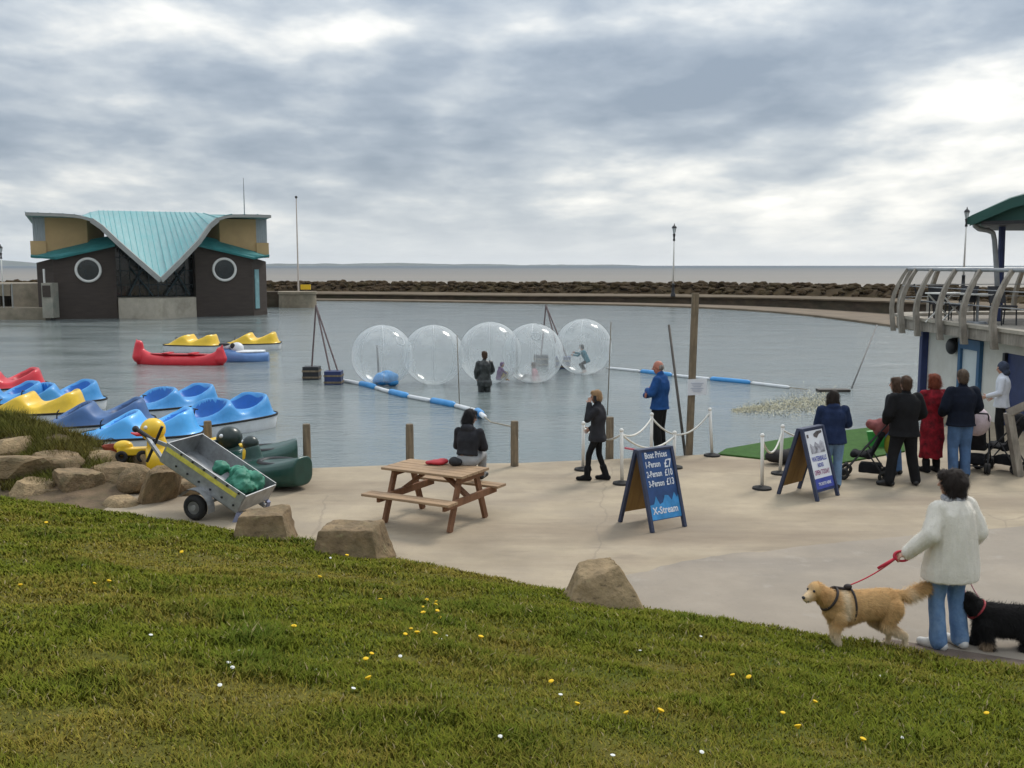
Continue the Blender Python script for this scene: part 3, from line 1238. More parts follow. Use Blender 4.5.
navy_paint = mat('navy_paint', (0.022, 0.035, 0.11), 0.5, 0.2, 4)
steel = mat('grey_steel', (0.30, 0.31, 0.32), 0.5, 0.2, 5, metal=0.4)
galv = mat('galvanised_steel', (0.36, 0.37, 0.38), 0.45, 0.22, 9, metal=0.55, dirt=(0.22, 0.21, 0.2), dirt_scale=4, dirt_amt=.6)
black_m = mat('black_metal', (0.02, 0.02, 0.022), 0.5, 0.3, 6)
timber = mat('old_timber', (0.205, 0.158, 0.105), 0.9, 0.38, 4, 0.5, 25, dirt=(0.10, 0.085, 0.06), dirt_scale=3, dirt_amt=.7, stretch=(5, 5, .6))
timber_gr = mat('grey_timber', (0.31, 0.275, 0.23), 0.9, 0.28, 4, 0.4, 25, dirt=(0.13, 0.11, 0.09), dirt_scale=2, dirt_amt=.6, stretch=(4, 4, .6))
table_top_m = mat('table_timber', (0.36, 0.235, 0.135), 0.75, 0.22, 5, 0.3, 30, stretch=(.6, 7, 7), dirt=(0.22, 0.15, 0.10), dirt_scale=3, dirt_amt=.5)
table_leg_m = mat('stained_timber', (0.20, 0.095, 0.048), 0.75, 0.25, 5, 0.3, 30, stretch=(3, 3, .8))
rope_w = mat('white_rope', (0.66, 0.64, 0.58), 0.85, 0.12, 40)
rope_g = mat('tan_rope', (0.32, 0.27, 0.2), 0.9, 0.2, 30)
rubber = mat('black_rubber', (0.022, 0.021, 0.02), 0.85, 0.3, 9, .3, 60)
p_blue = mat('blue_plastic', (0.045, 0.27, 0.60), 0.45, 0.16, 2.5, coat=.1, dirt=(0.12, 0.33, 0.60), dirt_scale=2.5, dirt_amt=.5)
p_blue_dk = mat('deep_blue_plastic', (0.006, 0.125, 0.44), 0.42, 0.15, 2.5)
p_sky = mat('light_blue_plastic', (0.08, 0.40, 0.82), 0.38, 0.10, 2.5, coat=.15)
p_sky_dk = mat('mid_blue_plastic', (0.02, 0.20, 0.62), 0.42, 0.12, 2.5)
p_navy = mat('faded_navy_plastic', (0.055, 0.125, 0.28), 0.5, 0.18, 2.5)
p_navy_dk = mat('dull_navy_plastic', (0.02, 0.055, 0.15), 0.5, 0.18, 2.5)
p_yel = mat('yellow_plastic', (0.78, 0.50, 0.025), 0.4, 0.12, 2.5, coat=.15)
p_yel_dk = mat('amber_plastic', (0.66, 0.31, 0.012), 0.45, 0.15, 2.5)
p_red = mat('red_plastic', (0.60, 0.022, 0.035), 0.38, 0.12, 2.5, coat=.2)
p_red_dk = mat('dark_red_plastic', (0.38, 0.012, 0.02), 0.45, 0.12, 2.5)
p_white = mat('white_plastic', (0.68, 0.69, 0.70), 0.4, 0.06, 3, dirt=(0.45, 0.45, 0.42), dirt_scale=2, dirt_amt=.4)
p_green = mat('dark_green_plastic', (0.012, 0.055, 0.042), 0.35, 0.25, 2.5, coat=.2)
p_dkgreen = mat('black_green_plastic', (0.008, 0.02, 0.016), 0.35, 0.25, 2.5, coat=.2)
p_steel_blue = mat('steel_blue_plastic', (0.11, 0.21, 0.42), 0.4, 0.15, 2.5)
p_bucket = mat('brick_red_plastic', (0.30, 0.065, 0.04), 0.5, 0.15, 5)

# ------------------------------------------------------------------ boathouse pavilion
PC = G(156, 317.5, WATER_Z)
PA = R(23)
pav = thing('boathouse_pavilion', 'brown and ochre pavilion with round portholes under a teal butterfly roof', 'building', (PC.x, PC.y, 0), PA)
PXA = V((math.cos(PA), math.sin(PA), 0))
PYA = V((-math.sin(PA), math.cos(PA), 0))


def PL(px, py, yo):
    """local point of the pavilion on the plane local y = yo"""
    d = ray(px, py)
    o_ = EYE - V((PC.x, PC.y, 0))
    t = (yo - o_.dot(PYA)) / d.dot(PYA)
    p = o_ + d * t
    return V((p.dot(PXA), yo, p.z))


def sloped_prism(mb, plan, ztop, z0):
    n = len(plan)
    vs = [V((x, y, z0)) for x, y in plan] + [V((x, y, ztop(x))) for x, y in plan]
    fs = [(i, (i + 1) % n, n + (i + 1) % n, n + i) for i in range(n)] + [tuple(range(n - 1, -1, -1)), tuple(range(n, 2 * n))]
    mb.add(vs, fs)


for side in (-1, 1):
    if side < 0:
        A, Bp, Cc, Dd = PL(56, 318, 0), PL(118, 316, 0), PL(113.5, 243, 0), PL(56, 257, 0)
        ret = PL(38.5, 300, 1.6).x
    else:
        A, Bp, Cc, Dd = PL(254, 315, 0), PL(197, 315, 0), PL(199.5, 243, 0), PL(254, 257, 0)
        ret = PL(267, 300, 1.6).x
    k = (Cc.z - Dd.z) / (Cc.x - Dd.x)
    zt = lambda x: min(Dd.z + k * (x - Dd.x), Cc.z) - .05
    mb = MB()
    sloped_prism(mb, [(ret, 1.6), (A.x, 0), (Bp.x, 0), (Bp.x + side * .2, 9), (ret, 9)], zt, -1.0)
    mb.build('wing_wall', brown_clad, pav)
    # lower copper roof
    if side < 0:
        q = [PL(30.5, 255.5, -.2), PL(56, 257.5, -.45), PL(115, 244.5, -.45), PL(111, 235.5, 1.3), PL(88, 240, 1.3), PL(31, 254, 1.3)]
    else:
        q = [PL(269.5, 255, -.2), PL(254, 257.5, -.45), PL(197.5, 244.5, -.45), PL(202, 235.5, 1.3), PL(220, 240, 1.3), PL(269, 254, 1.3)]
    mb = MB()
    mb.slab(q, (0, -.4, 1), .16)
    mb.build('wing_roof', teal_dk, pav)
    # ochre upper storey
    if side < 0:
        o0, o1, o2 = PL(32.5, 230, 1.0).x, PL(45, 230, 1.0).x, PL(87, 230, 1.0).x
        o3 = PL(104, 230, 3.2).x
        pr = PL(30.5, 250, .8).x
    else:
        o0, o1, o2 = PL(267, 230, 1.0).x, PL(256, 230, 1.0).x, PL(219.5, 230, 1.0).x
        o3 = PL(203, 230, 3.2).x
        pr = PL(269, 250, .8).x
    zl, zm, zh = Dd.z - .05, PL(40, 241, 1).z, PL(40, 214, 1).z
    mb = MB()
    sloped_prism(mb, [(o1, 1.0), (o2, 1.0), (o3, 3.2), (o3, 9.3), (o2, 9.3), (o1, 9.3)], lambda x: zh - .12 - .5 * max(0, (x - o2) * -side), zl)
    mb.build('upper_wall', ochre, pav)
    mb = MB()
    mb.prism([(pr, .85), (o1 + side * -.02, .85), (o1 - side * .02, 9.3), (pr, 9.3)], zl, zm)
    mb.build('parapet', ochre, pav)
    mb = MB()
    for i in range(5):
        a = o1 + (o0 - o1) * (i + .03) / 5
        c = o1 + (o0 - o1) * (i + .97) / 5
        mb.prism([(a, 1.05), (c, 1.05), (c, 9.2), (a, 9.2)], zm, zh)
    mb.build('window_panel', panel_grey, pav)
    # porthole
    pc = PL(88.2, 270, -.02) if side < 0 else PL(224.4, 269.5, -.02)
    rot = Matrix.Rotation(PI / 2, 3, 'X')
    mb = MB()
    mb.torus(pc + V((0, -.05, 0)), .84, .10, rot, 40, 10)
    ph = mb.build('porthole', white_paint, pav, smooth=True)
    mb = MB()
    mb.lathe(pc, [(.84, -.02), (.84, .03), (0, .03)], 36, rot=rot)
    mb.build('pane', glass_dk, ph)
# right hand return: blue-green door and a white railing
mb = MB()
d0, d1 = PL(254.5, 300, 0.05), PL(266, 300, 1.5)
n_ = V((d1.y - d0.y, -(d1.x - d0.x), 0)).normalized()
if n_.y > 0:
    n_ = -n_
base = V((d0.x, d0.y, 0))
dirv = V((d1.x - d0.x, d1.y - d0.y, 0)).normalized()
mb.slab([base + dirv * .15 + n_ * .04 + V((0, 0, .1)), base + dirv * .75 + n_ * .04 + V((0, 0, .1)), base + dirv * .75 + n_ * .04 + V((0, 0, 3.2)), base + dirv * .15 + n_ * .04 + V((0, 0, 3.2))], n_, .08)
mb.build('door', mat('faded_teal_paint', (0.16, 0.30, 0.32), .6, .2, 3), pav)
# glazed hall between the wings
mb = MB()
gl, gr = PL(117, 300, 2.6).x, PL(199, 300, 2.6).x
sloped_prism(mb, [(gl, 2.8), ((gl + gr) / 2, 2.8), (gr, 2.8), (gr, 6), ((gl + gr) / 2, 6), (gl, 6)], lambda x: 4.3 + .42 * abs(x - (gl + gr) / 2), -1.0)
gz = mb.build('glazing', glass_dk, pav)
mb = MB()
for i in range(9):
    x = gl + (gr - gl) * (i + .5) / 9
    zt3 = 4.2 + .4 * abs(x - (gl + gr) / 2)
    mb.box((x, 2.76, zt3 / 2 - .4), (.07, .08, zt3 + .8))
for z in (2.0, 3.1, 4.15):
    mb.box(((gl + gr) / 2, 2.74, z), (gr - gl - .1, .06, .07))
for a, c in (((gl + .8, 1.2, 1.2), (gl + 2.6, 2.4, 4.6)), ((gr - .8, 1.2, 1.2), (gr - 2.6, 2.4, 4.6)), ((gl + 2.6, 1.4, 1.2), (gl + 1.0, 2.2, 3.4)), ((gr - 2.6, 1.4, 1.2), (gr - 1.0, 2.2, 3.4))):
    mb.tube([a, c], .07, 6)
mb.build('mullion', mat('slate_paint', (0.05, 0.075, 0.085), .5, .2, 3), gz)
mb = MB()
x0, x1, xa = PL(118.5, 307, -.1).x, PL(196.5, 307, -.1).x, PL(161, 307, -3.0).x
mb.prism([(x0, 2.7), (x0, -.1), (xa, -3.0), (x1, -.1), (x1, 2.7)], -1.0, PL(150, 298, -1).z)
mb.build('plinth', plinth_m, pav)
# great roof
prof = [(25, 212.2, -.8), (38, 212.6, -.8), (50, 213, -.8), (63, 213.5, -.8), (74.5, 214.4, -.8), (83, 215.8, -.85), (91.4, 218.4, -1.0), (101.6, 225.5, -1.3), (118.5, 241.5, -2.0),
        (140, 260.5, -2.9), (160.9, 278.7, -3.6), (180, 260, -2.9), (199, 240, -2.0), (209.5, 225, -1.3), (217.7, 217.8, -1.0), (225, 215.4, -.85), (232, 214.4, -.8), (245, 214.3, -.8), (258, 214.5, -.8), (271, 215, -.8)]
FR = [PL(*p) for p in prof]
ridge = PL(156, 211.6, 9.0).z
BK = []
for (px, py, _), f in zip(prof, FR):
    w = min(1, max(0, (abs(px - 156) - 55) / 45))
    w = w * w * (3 - 2 * w)
    BK.append(V((f.x * 1.0, 9.0, ridge * (1 - w) + (f.z - .25) * w)))
mb = MB()
rows = []
for j in range(13):
    t = j / 12
    rows.append([f.lerp(k_, t) for f, k_ in zip(FR, BK)])
mb.grid(rows)
low = [[p - V((0, 0, .2)) for p in r] for r in rows]
mb.grid(low)
main_roof = mb.build('roof', teal, pav, smooth=True)
mb = MB()
for i in range(len(FR) - 1):
    a, c = FR[i], FR[i + 1]
    nseg = max(1, int((c - a).length / .55))
    for s in range(nseg):
        p = a.lerp(c, s / nseg)
        q = BK[i].lerp(BK[i + 1], s / nseg)
        mb.tube([p + V((0, 0, .03)), q + V((0, 0, .03))], .028, 4, caps=False)
mb.build('roof_seam', mat('copper_seam', (0.16, 0.42, 0.43), .6, .1, 2), main_roof)
mb = MB()
for i in range(len(FR) - 1):
    mb.beam(FR[i] + V((0, -.03, -.13)), FR[i + 1] + V((0, -.03, -.13)), .14, .36 if 5 < i < 14 else .2, up=(0, 0, 1))
mb.build('roof_edge', grey_trim, pav)
mb = MB()
p = PL(244.5, 214, 5)
mb.tube([(p.x, 5, 7.0), (p.x, 5, PL(244.5, 196, 5).z), (p.x, 5, PL(244.5, 178, 5).z)], [.05, .04, .02], 6)
mb.build('aerial', steel, pav)

# stone pier left of the pavilion
pier = thing('stone_pier', 'weathered stone pier with a low ledge left of the pavilion', 'pier', (0, 0, 0))


def wallpoly(px0, py0, px1, py1, Y, dep):
    a, c = AT(px0, py0, Y), AT(px1, py1, Y)
    return (min(a.x, c.x), max(a.x, c.x), min(a.z, c.z), max(a.z, c.z), Y, Y + dep)


def wbox(mb, w, mi=0):
    x0, x1, z0, z1, y0, y1 = w
    mb.box(((x0 + x1) / 2, (y0 + y1) / 2, (z0 + z1) / 2), (x1 - x0, y1 - y0, z1 - z0), mi=mi)


mb = MB(); wbox(mb, wallpoly(-260, 308, 46, 330, 73.5, 3.5)); mb.build('ledge', pier_mat, pier)
mb = MB(); wbox(mb, wallpoly(10.5, 284, 45, 309, 76.0, 10)); wbox(mb, wallpoly(-260, 284.5, -3, 309, 76.0, 10)); wbox(mb, wallpoly(-3, 284.5, 10.5, 296, 76.0, 10)); wbox(mb, wallpoly(-3, 296, 10.5, 309, 79.0, 7))
mb.build('wall', pier_mat, pier)
mb = MB(); wbox(mb, wallpoly(41, 283, 53.5, 318, 72.5, 1.0)); mb.build('landing_block', mat('pale_pier_stone', (0.30, 0.275, 0.225), .9, .2, 1.5, .3, 14, dirt=(.16, .19, .16), dirt_scale=.6, dirt_amt=.7), pier)
mb = MB(); wbox(mb, wallpoly(42, 285.5, 50.5, 297, 72.44, .05)); mb.build('notice_panel', brown_clad, pier)
mb = MB(); wbox(mb, wallpoly(42.6, 269, 44.6, 283, 73.0, .15)); mb.build('white_post', white_paint, pier)
mb = MB()
for px in (-40, 4, 13):
    p = AT(px, 308, 74)
    mb.tube([p, p + V((0, 0, 1.8))], .06, 6)
mb.build('mooring_pile', grey_trim, pier)

# round bastion, flagpole, lifebuoy housing
bc = G(294, 308, WATER_Z)
bast = thing('concrete_bastion', 'round concrete bastion on the waterline right of the pavilion', 'bastion', (bc.x, bc.y + 1.7, 0))
mb = MB()
mb.lathe((0, 0, 0), [(1.78, -1.0), (1.74, .8), (1.84, .82), (1.84, 1.05), (0, 1.06)], 36)
mb.build('drum', pier_mat, bast, auto=40)
mb = MB(); mb.box((-2.9, .9, 0), (2.8, 1.6, 2.06)); mb.build('wall', wall_stone, bast)
fp = thing('flagpole', 'tall bare white flagpole standing on the round bastion', 'flagpole', (bc.x + .1, bc.y + 1.7, 1.05))
top = AT(294.5, 198, bc.y + 1.7).z - 1.05
mb = MB(); mb.tube([(0, 0, 0), (0, 0, top * .5), (0, 0, top)], [.085, .07, .045], 8); mb.build('pole', mat('pale_pole_paint', (.55, .48, .42), .5, .1, 2), fp)
mb = MB(); mb.ell((0, 0, top + .08), .13); mb.build('finial', black_m, fp, smooth=True)
lb = thing('lifebuoy_housing', 'small yellow lifebuoy box on a post beside the flagpole', 'lifebuoy box', (AT(306, 290, 97).x, 97, .0))
zz = AT(306, 287, 97).z
mb = MB(); mb.beam((0, 0, 0), (0, 0, zz + .2), .1, .1, up=(0, 1, 0)); mb.build('post', timber, lb)
mb = MB(); mb.box((0, -.12, zz), (.95, .18, .48)); mb.build('box', p_yel, lb)

# lamp posts on the causeway
def lamp_parts(root, h):
    mb = MB(); mb.lathe((0, 0, 0), [(.24, 0), (.22, .3), (.15, .4), (.14, 1.15), (.17, 1.2), (.09, 1.3)], 12); mb.build('base', black_m, root, auto=40)
    mb = MB(); mb.lathe((0, 0, 0), [(.085, 1.25), (.07, h * .62), (.06, h - 1.35)], 10); mb.build('shaft', white_paint, root, smooth=True)
    mb = MB(); mb.lathe((0, 0, 0), [(.11, h - 1.6), (.12, h - 1.5), (.08, h - 1.3), (.14, h - .95), (.07, h - .88)], 10); mb.build('collar', black_m, root, auto=40)
    mb = MB(); mb.lathe((0, 0, 0), [(.10, h - .88), (.20, h - .35), (.0, h - .34)], 8); lt = mb.build('lantern', glass_pale, root)
    mb = MB(); mb.lathe((0, 0, 0), [(.27, h - .36), (.2, h - .2), (.06, h - .08), (.03, h + .08), (0, h + .1)], 8)
    for k in range(4):
        a = PI / 4 + k * PI / 2
        mb.tube([(.10 * math.cos(a), .10 * math.sin(a), h - .88), (.21 * math.cos(a), .21 * math.sin(a), h - .35)], .018, 4)
    mb.build('lantern_cap', black_m, lt)


lp = G(673, 296.5, .45)
lamp = thing('street_lamp', 'ornate lamp post on the promenade in the middle of the far sea wall', 'street lamp', lp, 0, 'lamp posts on the causeway')
lamp_parts(lamp, AT(673, 224.5, lp.y).z - lp.z)
p2 = V((0, 88.0, .8)); p2.x = .449 * 88
l2 = copy_tree(lamp, None, (p2.x, p2.y, AT(961, 208, 88).z - (AT(673, 224.5, lp.y).z - lp.z)), 0, 'ornate lamp post rising behind the cafe deck railing beside the green canopy')
p3 = AT(3, 290, 118)
copy_tree(lamp, None, (p3.x, p3.y, AT(3, 245, 118).z - (AT(673, 224.5, lp.y).z - lp.z)), 0, 'distant lamp post behind the stone pier left of the pavilion')

# ------------------------------------------------------------------ cafe with its raised deck
cafe = thing('cafe_building', 'white walled waterside cafe under a raised deck with curved fin railing', 'building', (0, 0, 0))
cream = mat('cream_render', (0.62, 0.60, 0.54), .85, .06, 1.5, .1, 30, dirt=(.45, .42, .36), dirt_scale=1.2, dirt_amt=.5)
WX = 10.95
mb = MB()
mb.prism([(WX, 22.15), (WX, 26.6), (22, 27.4), (22, 22.15)], -.05, 1.80)
mb.prism([(WX, 14.0), (WX, 20.7), (22, 20.7), (22, 14.0)], -.05, 1.80)
mb.prism([(WX + .9, 20.7), (WX + .9, 22.15), (22, 22.15), (22, 20.7)], -.05, 1.80)
mb.prism([(WX, 20.7), (WX, 22.15), (WX + .9, 22.15), (WX + .9, 20.7)], 1.62, 1.795)
mb.build('wall', cream, cafe)
deck_pl = [(10.5, 14.0), (10.5, 26.0), (10.55, 27.2), (10.8, 28.1), (11.4, 28.9), (12.5, 29.4), (15, 29.8), (22, 30.2), (22, 14.0)]
mb = MB(); mb.prism(deck_pl, 1.87, 2.12); mb.build('deck', timber_gr, cafe)
mb = MB(); mb.prism([(x - (.05 if x < 12 else 0), y + (.05 if x > 10.6 and y > 20 else 0)) for x, y in deck_pl[:-2]] + [(22, 29.5), (13, 28.9), (11.2, 28.0), (10.75, 26), (10.75, 14)], 2.125, 2.2); mb.build('deck_edge', mat('pale_deck_edge', (.36, .32, .26), .85, .2, 3), cafe)
col_y = AT(928, 370, 26.0)
mb = MB(); mb.box((10.98 - .12, 26.3, .86), (.17, .17, 1.88)); mb.build('column', navy_paint, cafe)
# the window in the white wall
wy0, wy1 = WX / .451, WX / .473
mb = MB()
fr = .13
for (a0, a1, z0, z1) in ((wy1, wy0, 1.55, 1.79), (wy1, wy0, .25, .42), (wy1, wy1 + fr, .42, 1.55), (wy0 - fr, wy0, .42, 1.55)):
    mb.box((WX - .04, (a0 + a1) / 2, (z0 + z1) / 2), (.1, a1 - a0, z1 - z0))
wf = mb.build('window', blue_paint, cafe)
mb = MB(); mb.box((WX - .012, (wy0 + wy1) / 2, .985), (.03, wy0 - wy1 - 2 * fr, 1.13)); mb.build('pane', glass_pale, wf)
mb = MB()
mb.box((WX + .06, 21.42, .8), (.07, 1.42, 1.62))
dr = mb.build('door', navy_paint, cafe)
mb = MB(); mb.box((WX + .005, 22.1, .8), (.1, .1, 1.62)); mb.box((WX + .005, 20.75, .8), (.1, .1, 1.62)); mb.build('frame', black_m, dr)
mb = MB(); mb.ell((WX - .12, WX / .4455, 1.56), (.12, .2, .2)); mb.box((WX - .05, WX / .4455, 1.72), (.12, .08, .1)); mb.build('wall_lamp', black_m, cafe, smooth=True)


def fin(mb, p, inward, h=1.3):
    """curved timber rib of the railing"""
    inward = V(inward).normalized()
    side = V((-inward.y, inward.x, 0))
    pts = []
    for k in range(9):
        t = k / 8
        z = 1.74 + t * (h + .42)
        off = -.10 - .10 * math.sin(t * PI * .75) + .36 * max(0, t - .35) ** 1.6 * 2.1
        w = .145 - .05 * t
        pts.append((p + inward * off + V((0, 0, z)), w))
    vs, fs = [], []
    for c, w in pts:
        for a, s in ((-1, -1), (1, -1), (1, 1), (-1, 1)):
            vs.append(c + inward * (a * w / 2) + side * (s * .055))
    for i in range(8):
        for k in range(4):
            fs.append((i * 4 + k, i * 4 + (k + 1) % 4, i * 4 + 4 + (k + 1) % 4, i * 4 + 4 + k))
    fs += [(3, 2, 1, 0), (32, 33, 34, 35)]
    mb.add(vs, fs)
    return pts[-1][0]


tops = []
fins = [(10.5, y, (1, 0, 0)) for y in (14.6, 15.9, 17.2, 18.5, 19.9, 21.5, 22.95, 24.25, 25.6)] + [(10.55, 26.75, (1, -.05, 0)), (10.68, 27.7, (1, -.4, 0)), (11.25, 28.7, (.6, -1, 0)), (12.3, 29.3, (.2, -1, 0)), (13.6, 29.55, (.1, -1, 0)), (15.0, 29.75, (.1, -1, 0)), (16.5, 29.85, (.05, -1, 0)), (18, 29.95, (.05, -1, 0))]
for x, y, iw in fins:
    mb = MB()
    tops.append(fin(mb, V((x, y, 0)), iw))
    mb.build('railing_fin', timber_gr, cafe)
mb = MB()
mb.tube([t + V((0, 0, -.02)) for t in tops], .045, 8)
for zz in (-.45, -.8):
    mb.tube([V((f[0], f[1], 0)) + V(f[2]).normalized() * (.0 if zz < -.6 else .08) + V((0, 0, 3.44 + zz)) for f in fins], .012, 5)
mb.build('handrail', steel, cafe)
# canopy over the deck
canopy_m = mat('green_canopy', (0.022, 0.080, 0.065), .6, .15, 1.5)
mb = MB()
rows, rows2 = [], []
TIP = AT(970, 216, 24.2)
for j in range(9):
    t = j / 8
    row = []
    for i in range(13):
        s = i / 12
        near = V((TIP.x + 9.0 * s, 24.2 - 2.2 * min(1, s * 2.5), 0))
        far = V((TIP.x + 2.3 + 7.5 * s, 28.6 + .6 * s, 0))
        p = near.lerp(far, t)
        p.z = TIP.z + .95 * (1 - math.exp(-s * 6.5)) + .12 * math.sin(t * PI)
        row.append(p)
    rows.append(row)
    rows2.append([p - V((0, 0, .24)) for k, p in enumerate(row)])
mb.grid(rows)
mb.grid(rows2)
for A_, B_ in ((rows[0], rows2[0]), (rows[-1], rows2[-1]), ([r[0] for r in rows], [r[0] for r in rows2]), ([r[-1] for r in rows], [r[-1] for r in rows2])):
    mb.grid([A_, B_])
mb.build('canopy', canopy_m, cafe, auto=35)
mb = MB()
mb.prism([(TIP.x + .25, 24.15), (TIP.x + 3.6, 22.2), (TIP.x + 9, 22.2), (TIP.x + 9, 29.0), (TIP.x + 2.5, 28.5)], TIP.z - .2, TIP.z - .12)
mb.build('canopy_soffit', black_m, cafe)
mb = MB()
mb.grid([[p + V((.05, .25, -.02)) for p in rows[0]], [V((p.x + .05, p.y + .25, TIP.z - .19)) for p in rows[0]]])
mb.build('canopy_gable', canopy_m, cafe)
mb = MB()
pp_ = AT(1004, 230, 25.6)
mb.tube([(pp_.x, 25.6, 2.1), (pp_.x - .05, 25.6, TIP.z - .15)], .085, 8)
mb.build('canopy_post', navy_paint, cafe)
pp2 = AT(1060, 230, 25.6)
mb = MB()
mb.tube([(pp2.x, 25.6, 2.1), (pp2.x, 25.6, TIP.z - .15)], .085, 8)
mb.build('canopy_post', navy_paint, cafe)
mb = MB()
Yd = 25.0
mb.tube([AT(974, 221, Yd), AT(975, 226, Yd), AT(979, 229, Yd), AT(988, 230.5, Yd), AT(993, 233, Yd), AT(994.5, 240, Yd), AT(996.5, 270, Yd), AT(998, 308, Yd)], .06, 10)
mb.build('downpipe', steel, cafe, smooth=True)

# furniture on the deck
def chair_parts(root, fm, sm):
    mb = MB(); mb.box((0, 0, .45), (.44, .42, .04)); mb.build('seat', sm, root)
    mb = MB(); mb.slab([(-.22, .2, .52), (.22, .2, .52), (.22, .3, .92), (-.22, .3, .92)], (0, -1, .2), .035); mb.build('backrest', sm, root)
    for sx in (-.2, .2):
        mb = MB(); mb.tube([(sx, -.19, .45), (sx, -.22, 0)], .018, 6); mb.build('leg', fm, root)
        mb = MB(); mb.tube([(sx, .31, .92), (sx, .2, .45), (sx, .24, 0)], .018, 6); mb.build('leg', fm, root)


dz = 2.122
ch = thing('deck_chair', 'dark chair on the cafe deck at its far left corner', 'chair', (AT(926, 300, 27.0).x, 27.0, dz), 1.2, 'chairs on the cafe deck')
chair_parts(ch, black_m, mat('dark_fabric_seat', (.035, .035, .04), .8, .2, 8))
for px, Y, rz, lab in ((941, 25.6, 2.4, 'dark chair on the cafe deck behind the white trestle'), (962, 24.6, -1.0, 'dark chair on the cafe deck in front of the tall lamp post'), (1004, 24.0, .2, 'large dark chair on the cafe deck right of the downpipe')):
    c = copy_tree(ch, None, (AT(px, 300, Y).x, Y, dz), rz, lab)
tb = thing('folding_table', 'white folding table with crossed legs on the cafe deck', 'table', (AT(948, 300, 25.0).x, 25.0, dz), .3)
mb = MB(); mb.box((0, 0, .73), (.9, .6, .035)); mb.build('tabletop', white_paint, tb)
for sy in (-.25, .25):
    mb = MB(); mb.tube([(-.4, sy, .71), (.4, sy, 0)], .02, 6); mb.tube([(.4, sy + .03, .71), (-.4, sy + .03, 0)], .02, 6); mb.build('leg', white_paint, tb)
tb2 = thing('round_table', 'round white table on the cafe deck near the downpipe', 'table', (AT(978, 300, 24.6).x, 24.6, dz), 0)
mb = MB(); mb.lathe((0, 0, 0), [(.42, .70), (.43, .73), (0, .735)], 24); mb.build('tabletop', white_paint, tb2)
mb = MB(); mb.tube([(0, 0, .7), (0, 0, .05)], .035, 8); mb.lathe((0, 0, 0), [(.25, 0), (.22, .05), (0, .06)], 14); mb.build('pedestal', steel, tb2)

# wooden handrail by the cafe door
hr = thing('wooden_handrail', 'pale wooden handrail with a leaning post at the right edge by the cafe door', 'handrail', (0, 0, 0))
mb = MB()
a0, a1, a2 = G(1019, 476, 0), AT(1008.5, 413, 16.7), AT(1040, 399, 16.3)
mb.beam(a0, a1, .11, .15, up=(0, 1, 0)); mb.build('post', timber_gr, hr)
mb = MB(); mb.beam(a1, a2, .09, .13); mb.build('rail', timber_gr, hr)
b0 = G(1060, 482, 0)
mb = MB(); mb.beam(b0, a2 + V((.2, -.1, 0)), .11, .15, up=(0, 1, 0)); mb.build('post', timber_gr, hr)

# ------------------------------------------------------------------ quay furniture
def bollard_mesh(h, r, seed):
    mb = MB()
    rs = random.Random(seed)
    prof = [(r * 1.05, -.3), (r, 0.05), (r * .97, h * .5), (r * .95, h - .03), (r * .85, h), (0, h + .01)]
    mb.lathe((0, 0, 0), prof, 14)
    for i, p in enumerate(mb.v):
        k = 1 + .06 * mnoise.noise(V(p) * 9 + V((seed, 0, 0)))
        mb.v[i] = (p[0] * k, p[1] * k, p[2])
    return mb


for i, (px, py, tpy, r, lab) in enumerate(((307.5, 469, 424, .072, 'short timber bollard on the quay edge right of the green duck boat'), (410, 461.5, 424, .075, 'short timber bollard on the quay edge left of the seated woman'),
                                        (514.5, 466, 421, .072, 'timber bollard on the quay edge where the float line is tied'), (609.5, 458, 417, .075, 'timber bollard on the quay edge behind the woman in black'),
                                        (209, 463, 421, .075, 'timber bollard half hidden behind the grey trailer'))):
    p = G(px, py)
    h = AT(px, tpy, p.y).z
    o = bollard_mesh(h, r, i).build('bollard', timber, None, auto=50)
    o.location = p
    tag(o, lab, 'bollard', 'timber bollards along the quay edge')
p = G(692, 454)
bigpost = thing('timber_post', 'tall square timber post with a paper notice at the quay edge', 'post', p)
hp = AT(692, 293, p.y).z
mb = MB(); mb.beam((-.06, 0, -.2), (0, 0, hp), .125, .125, up=(0, 1, 0), bev=.02); mb.build('shaft', timber, bigpost)
mb = MB(); mb.slab([(-.12, -.1, 1.13), (.24, -.1, 1.15), (.23, -.1, 1.45), (-.13, -.1, 1.43)], (0, -1, 0), .012)
nt_ = mb.build('notice', mat('paper', (.66, .68, .72), .8, .06, 8), bigpost)
mb = MB()
for k in range(6):
    mb.box((.05, -.104, 1.36 - k * .032), (.24 - .05 * (k % 3), .004, .011))
mb.build('lettering', mat('grey_ink', (.36, .4, .5), .8, .1, 5), nt_)

# rope barrier
def barrier_post_parts(root, h, lean=(0, 0)):
    mb = MB(); mb.lathe((0, 0, 0), [(.155, 0), (.15, .03), (.05, .055), (0, .06)], 18); mb.build('base', rubber, root, auto=40)
    mb = MB(); mb.tube([(0, 0, .04), (lean[0], lean[1], h)], .028, 10); mb.build('shaft', white_paint, root, smooth=True)
    mb = MB(); mb.ell((lean[0], lean[1], h + .01), .036); mb.build('cap', white_paint, root, smooth=True)


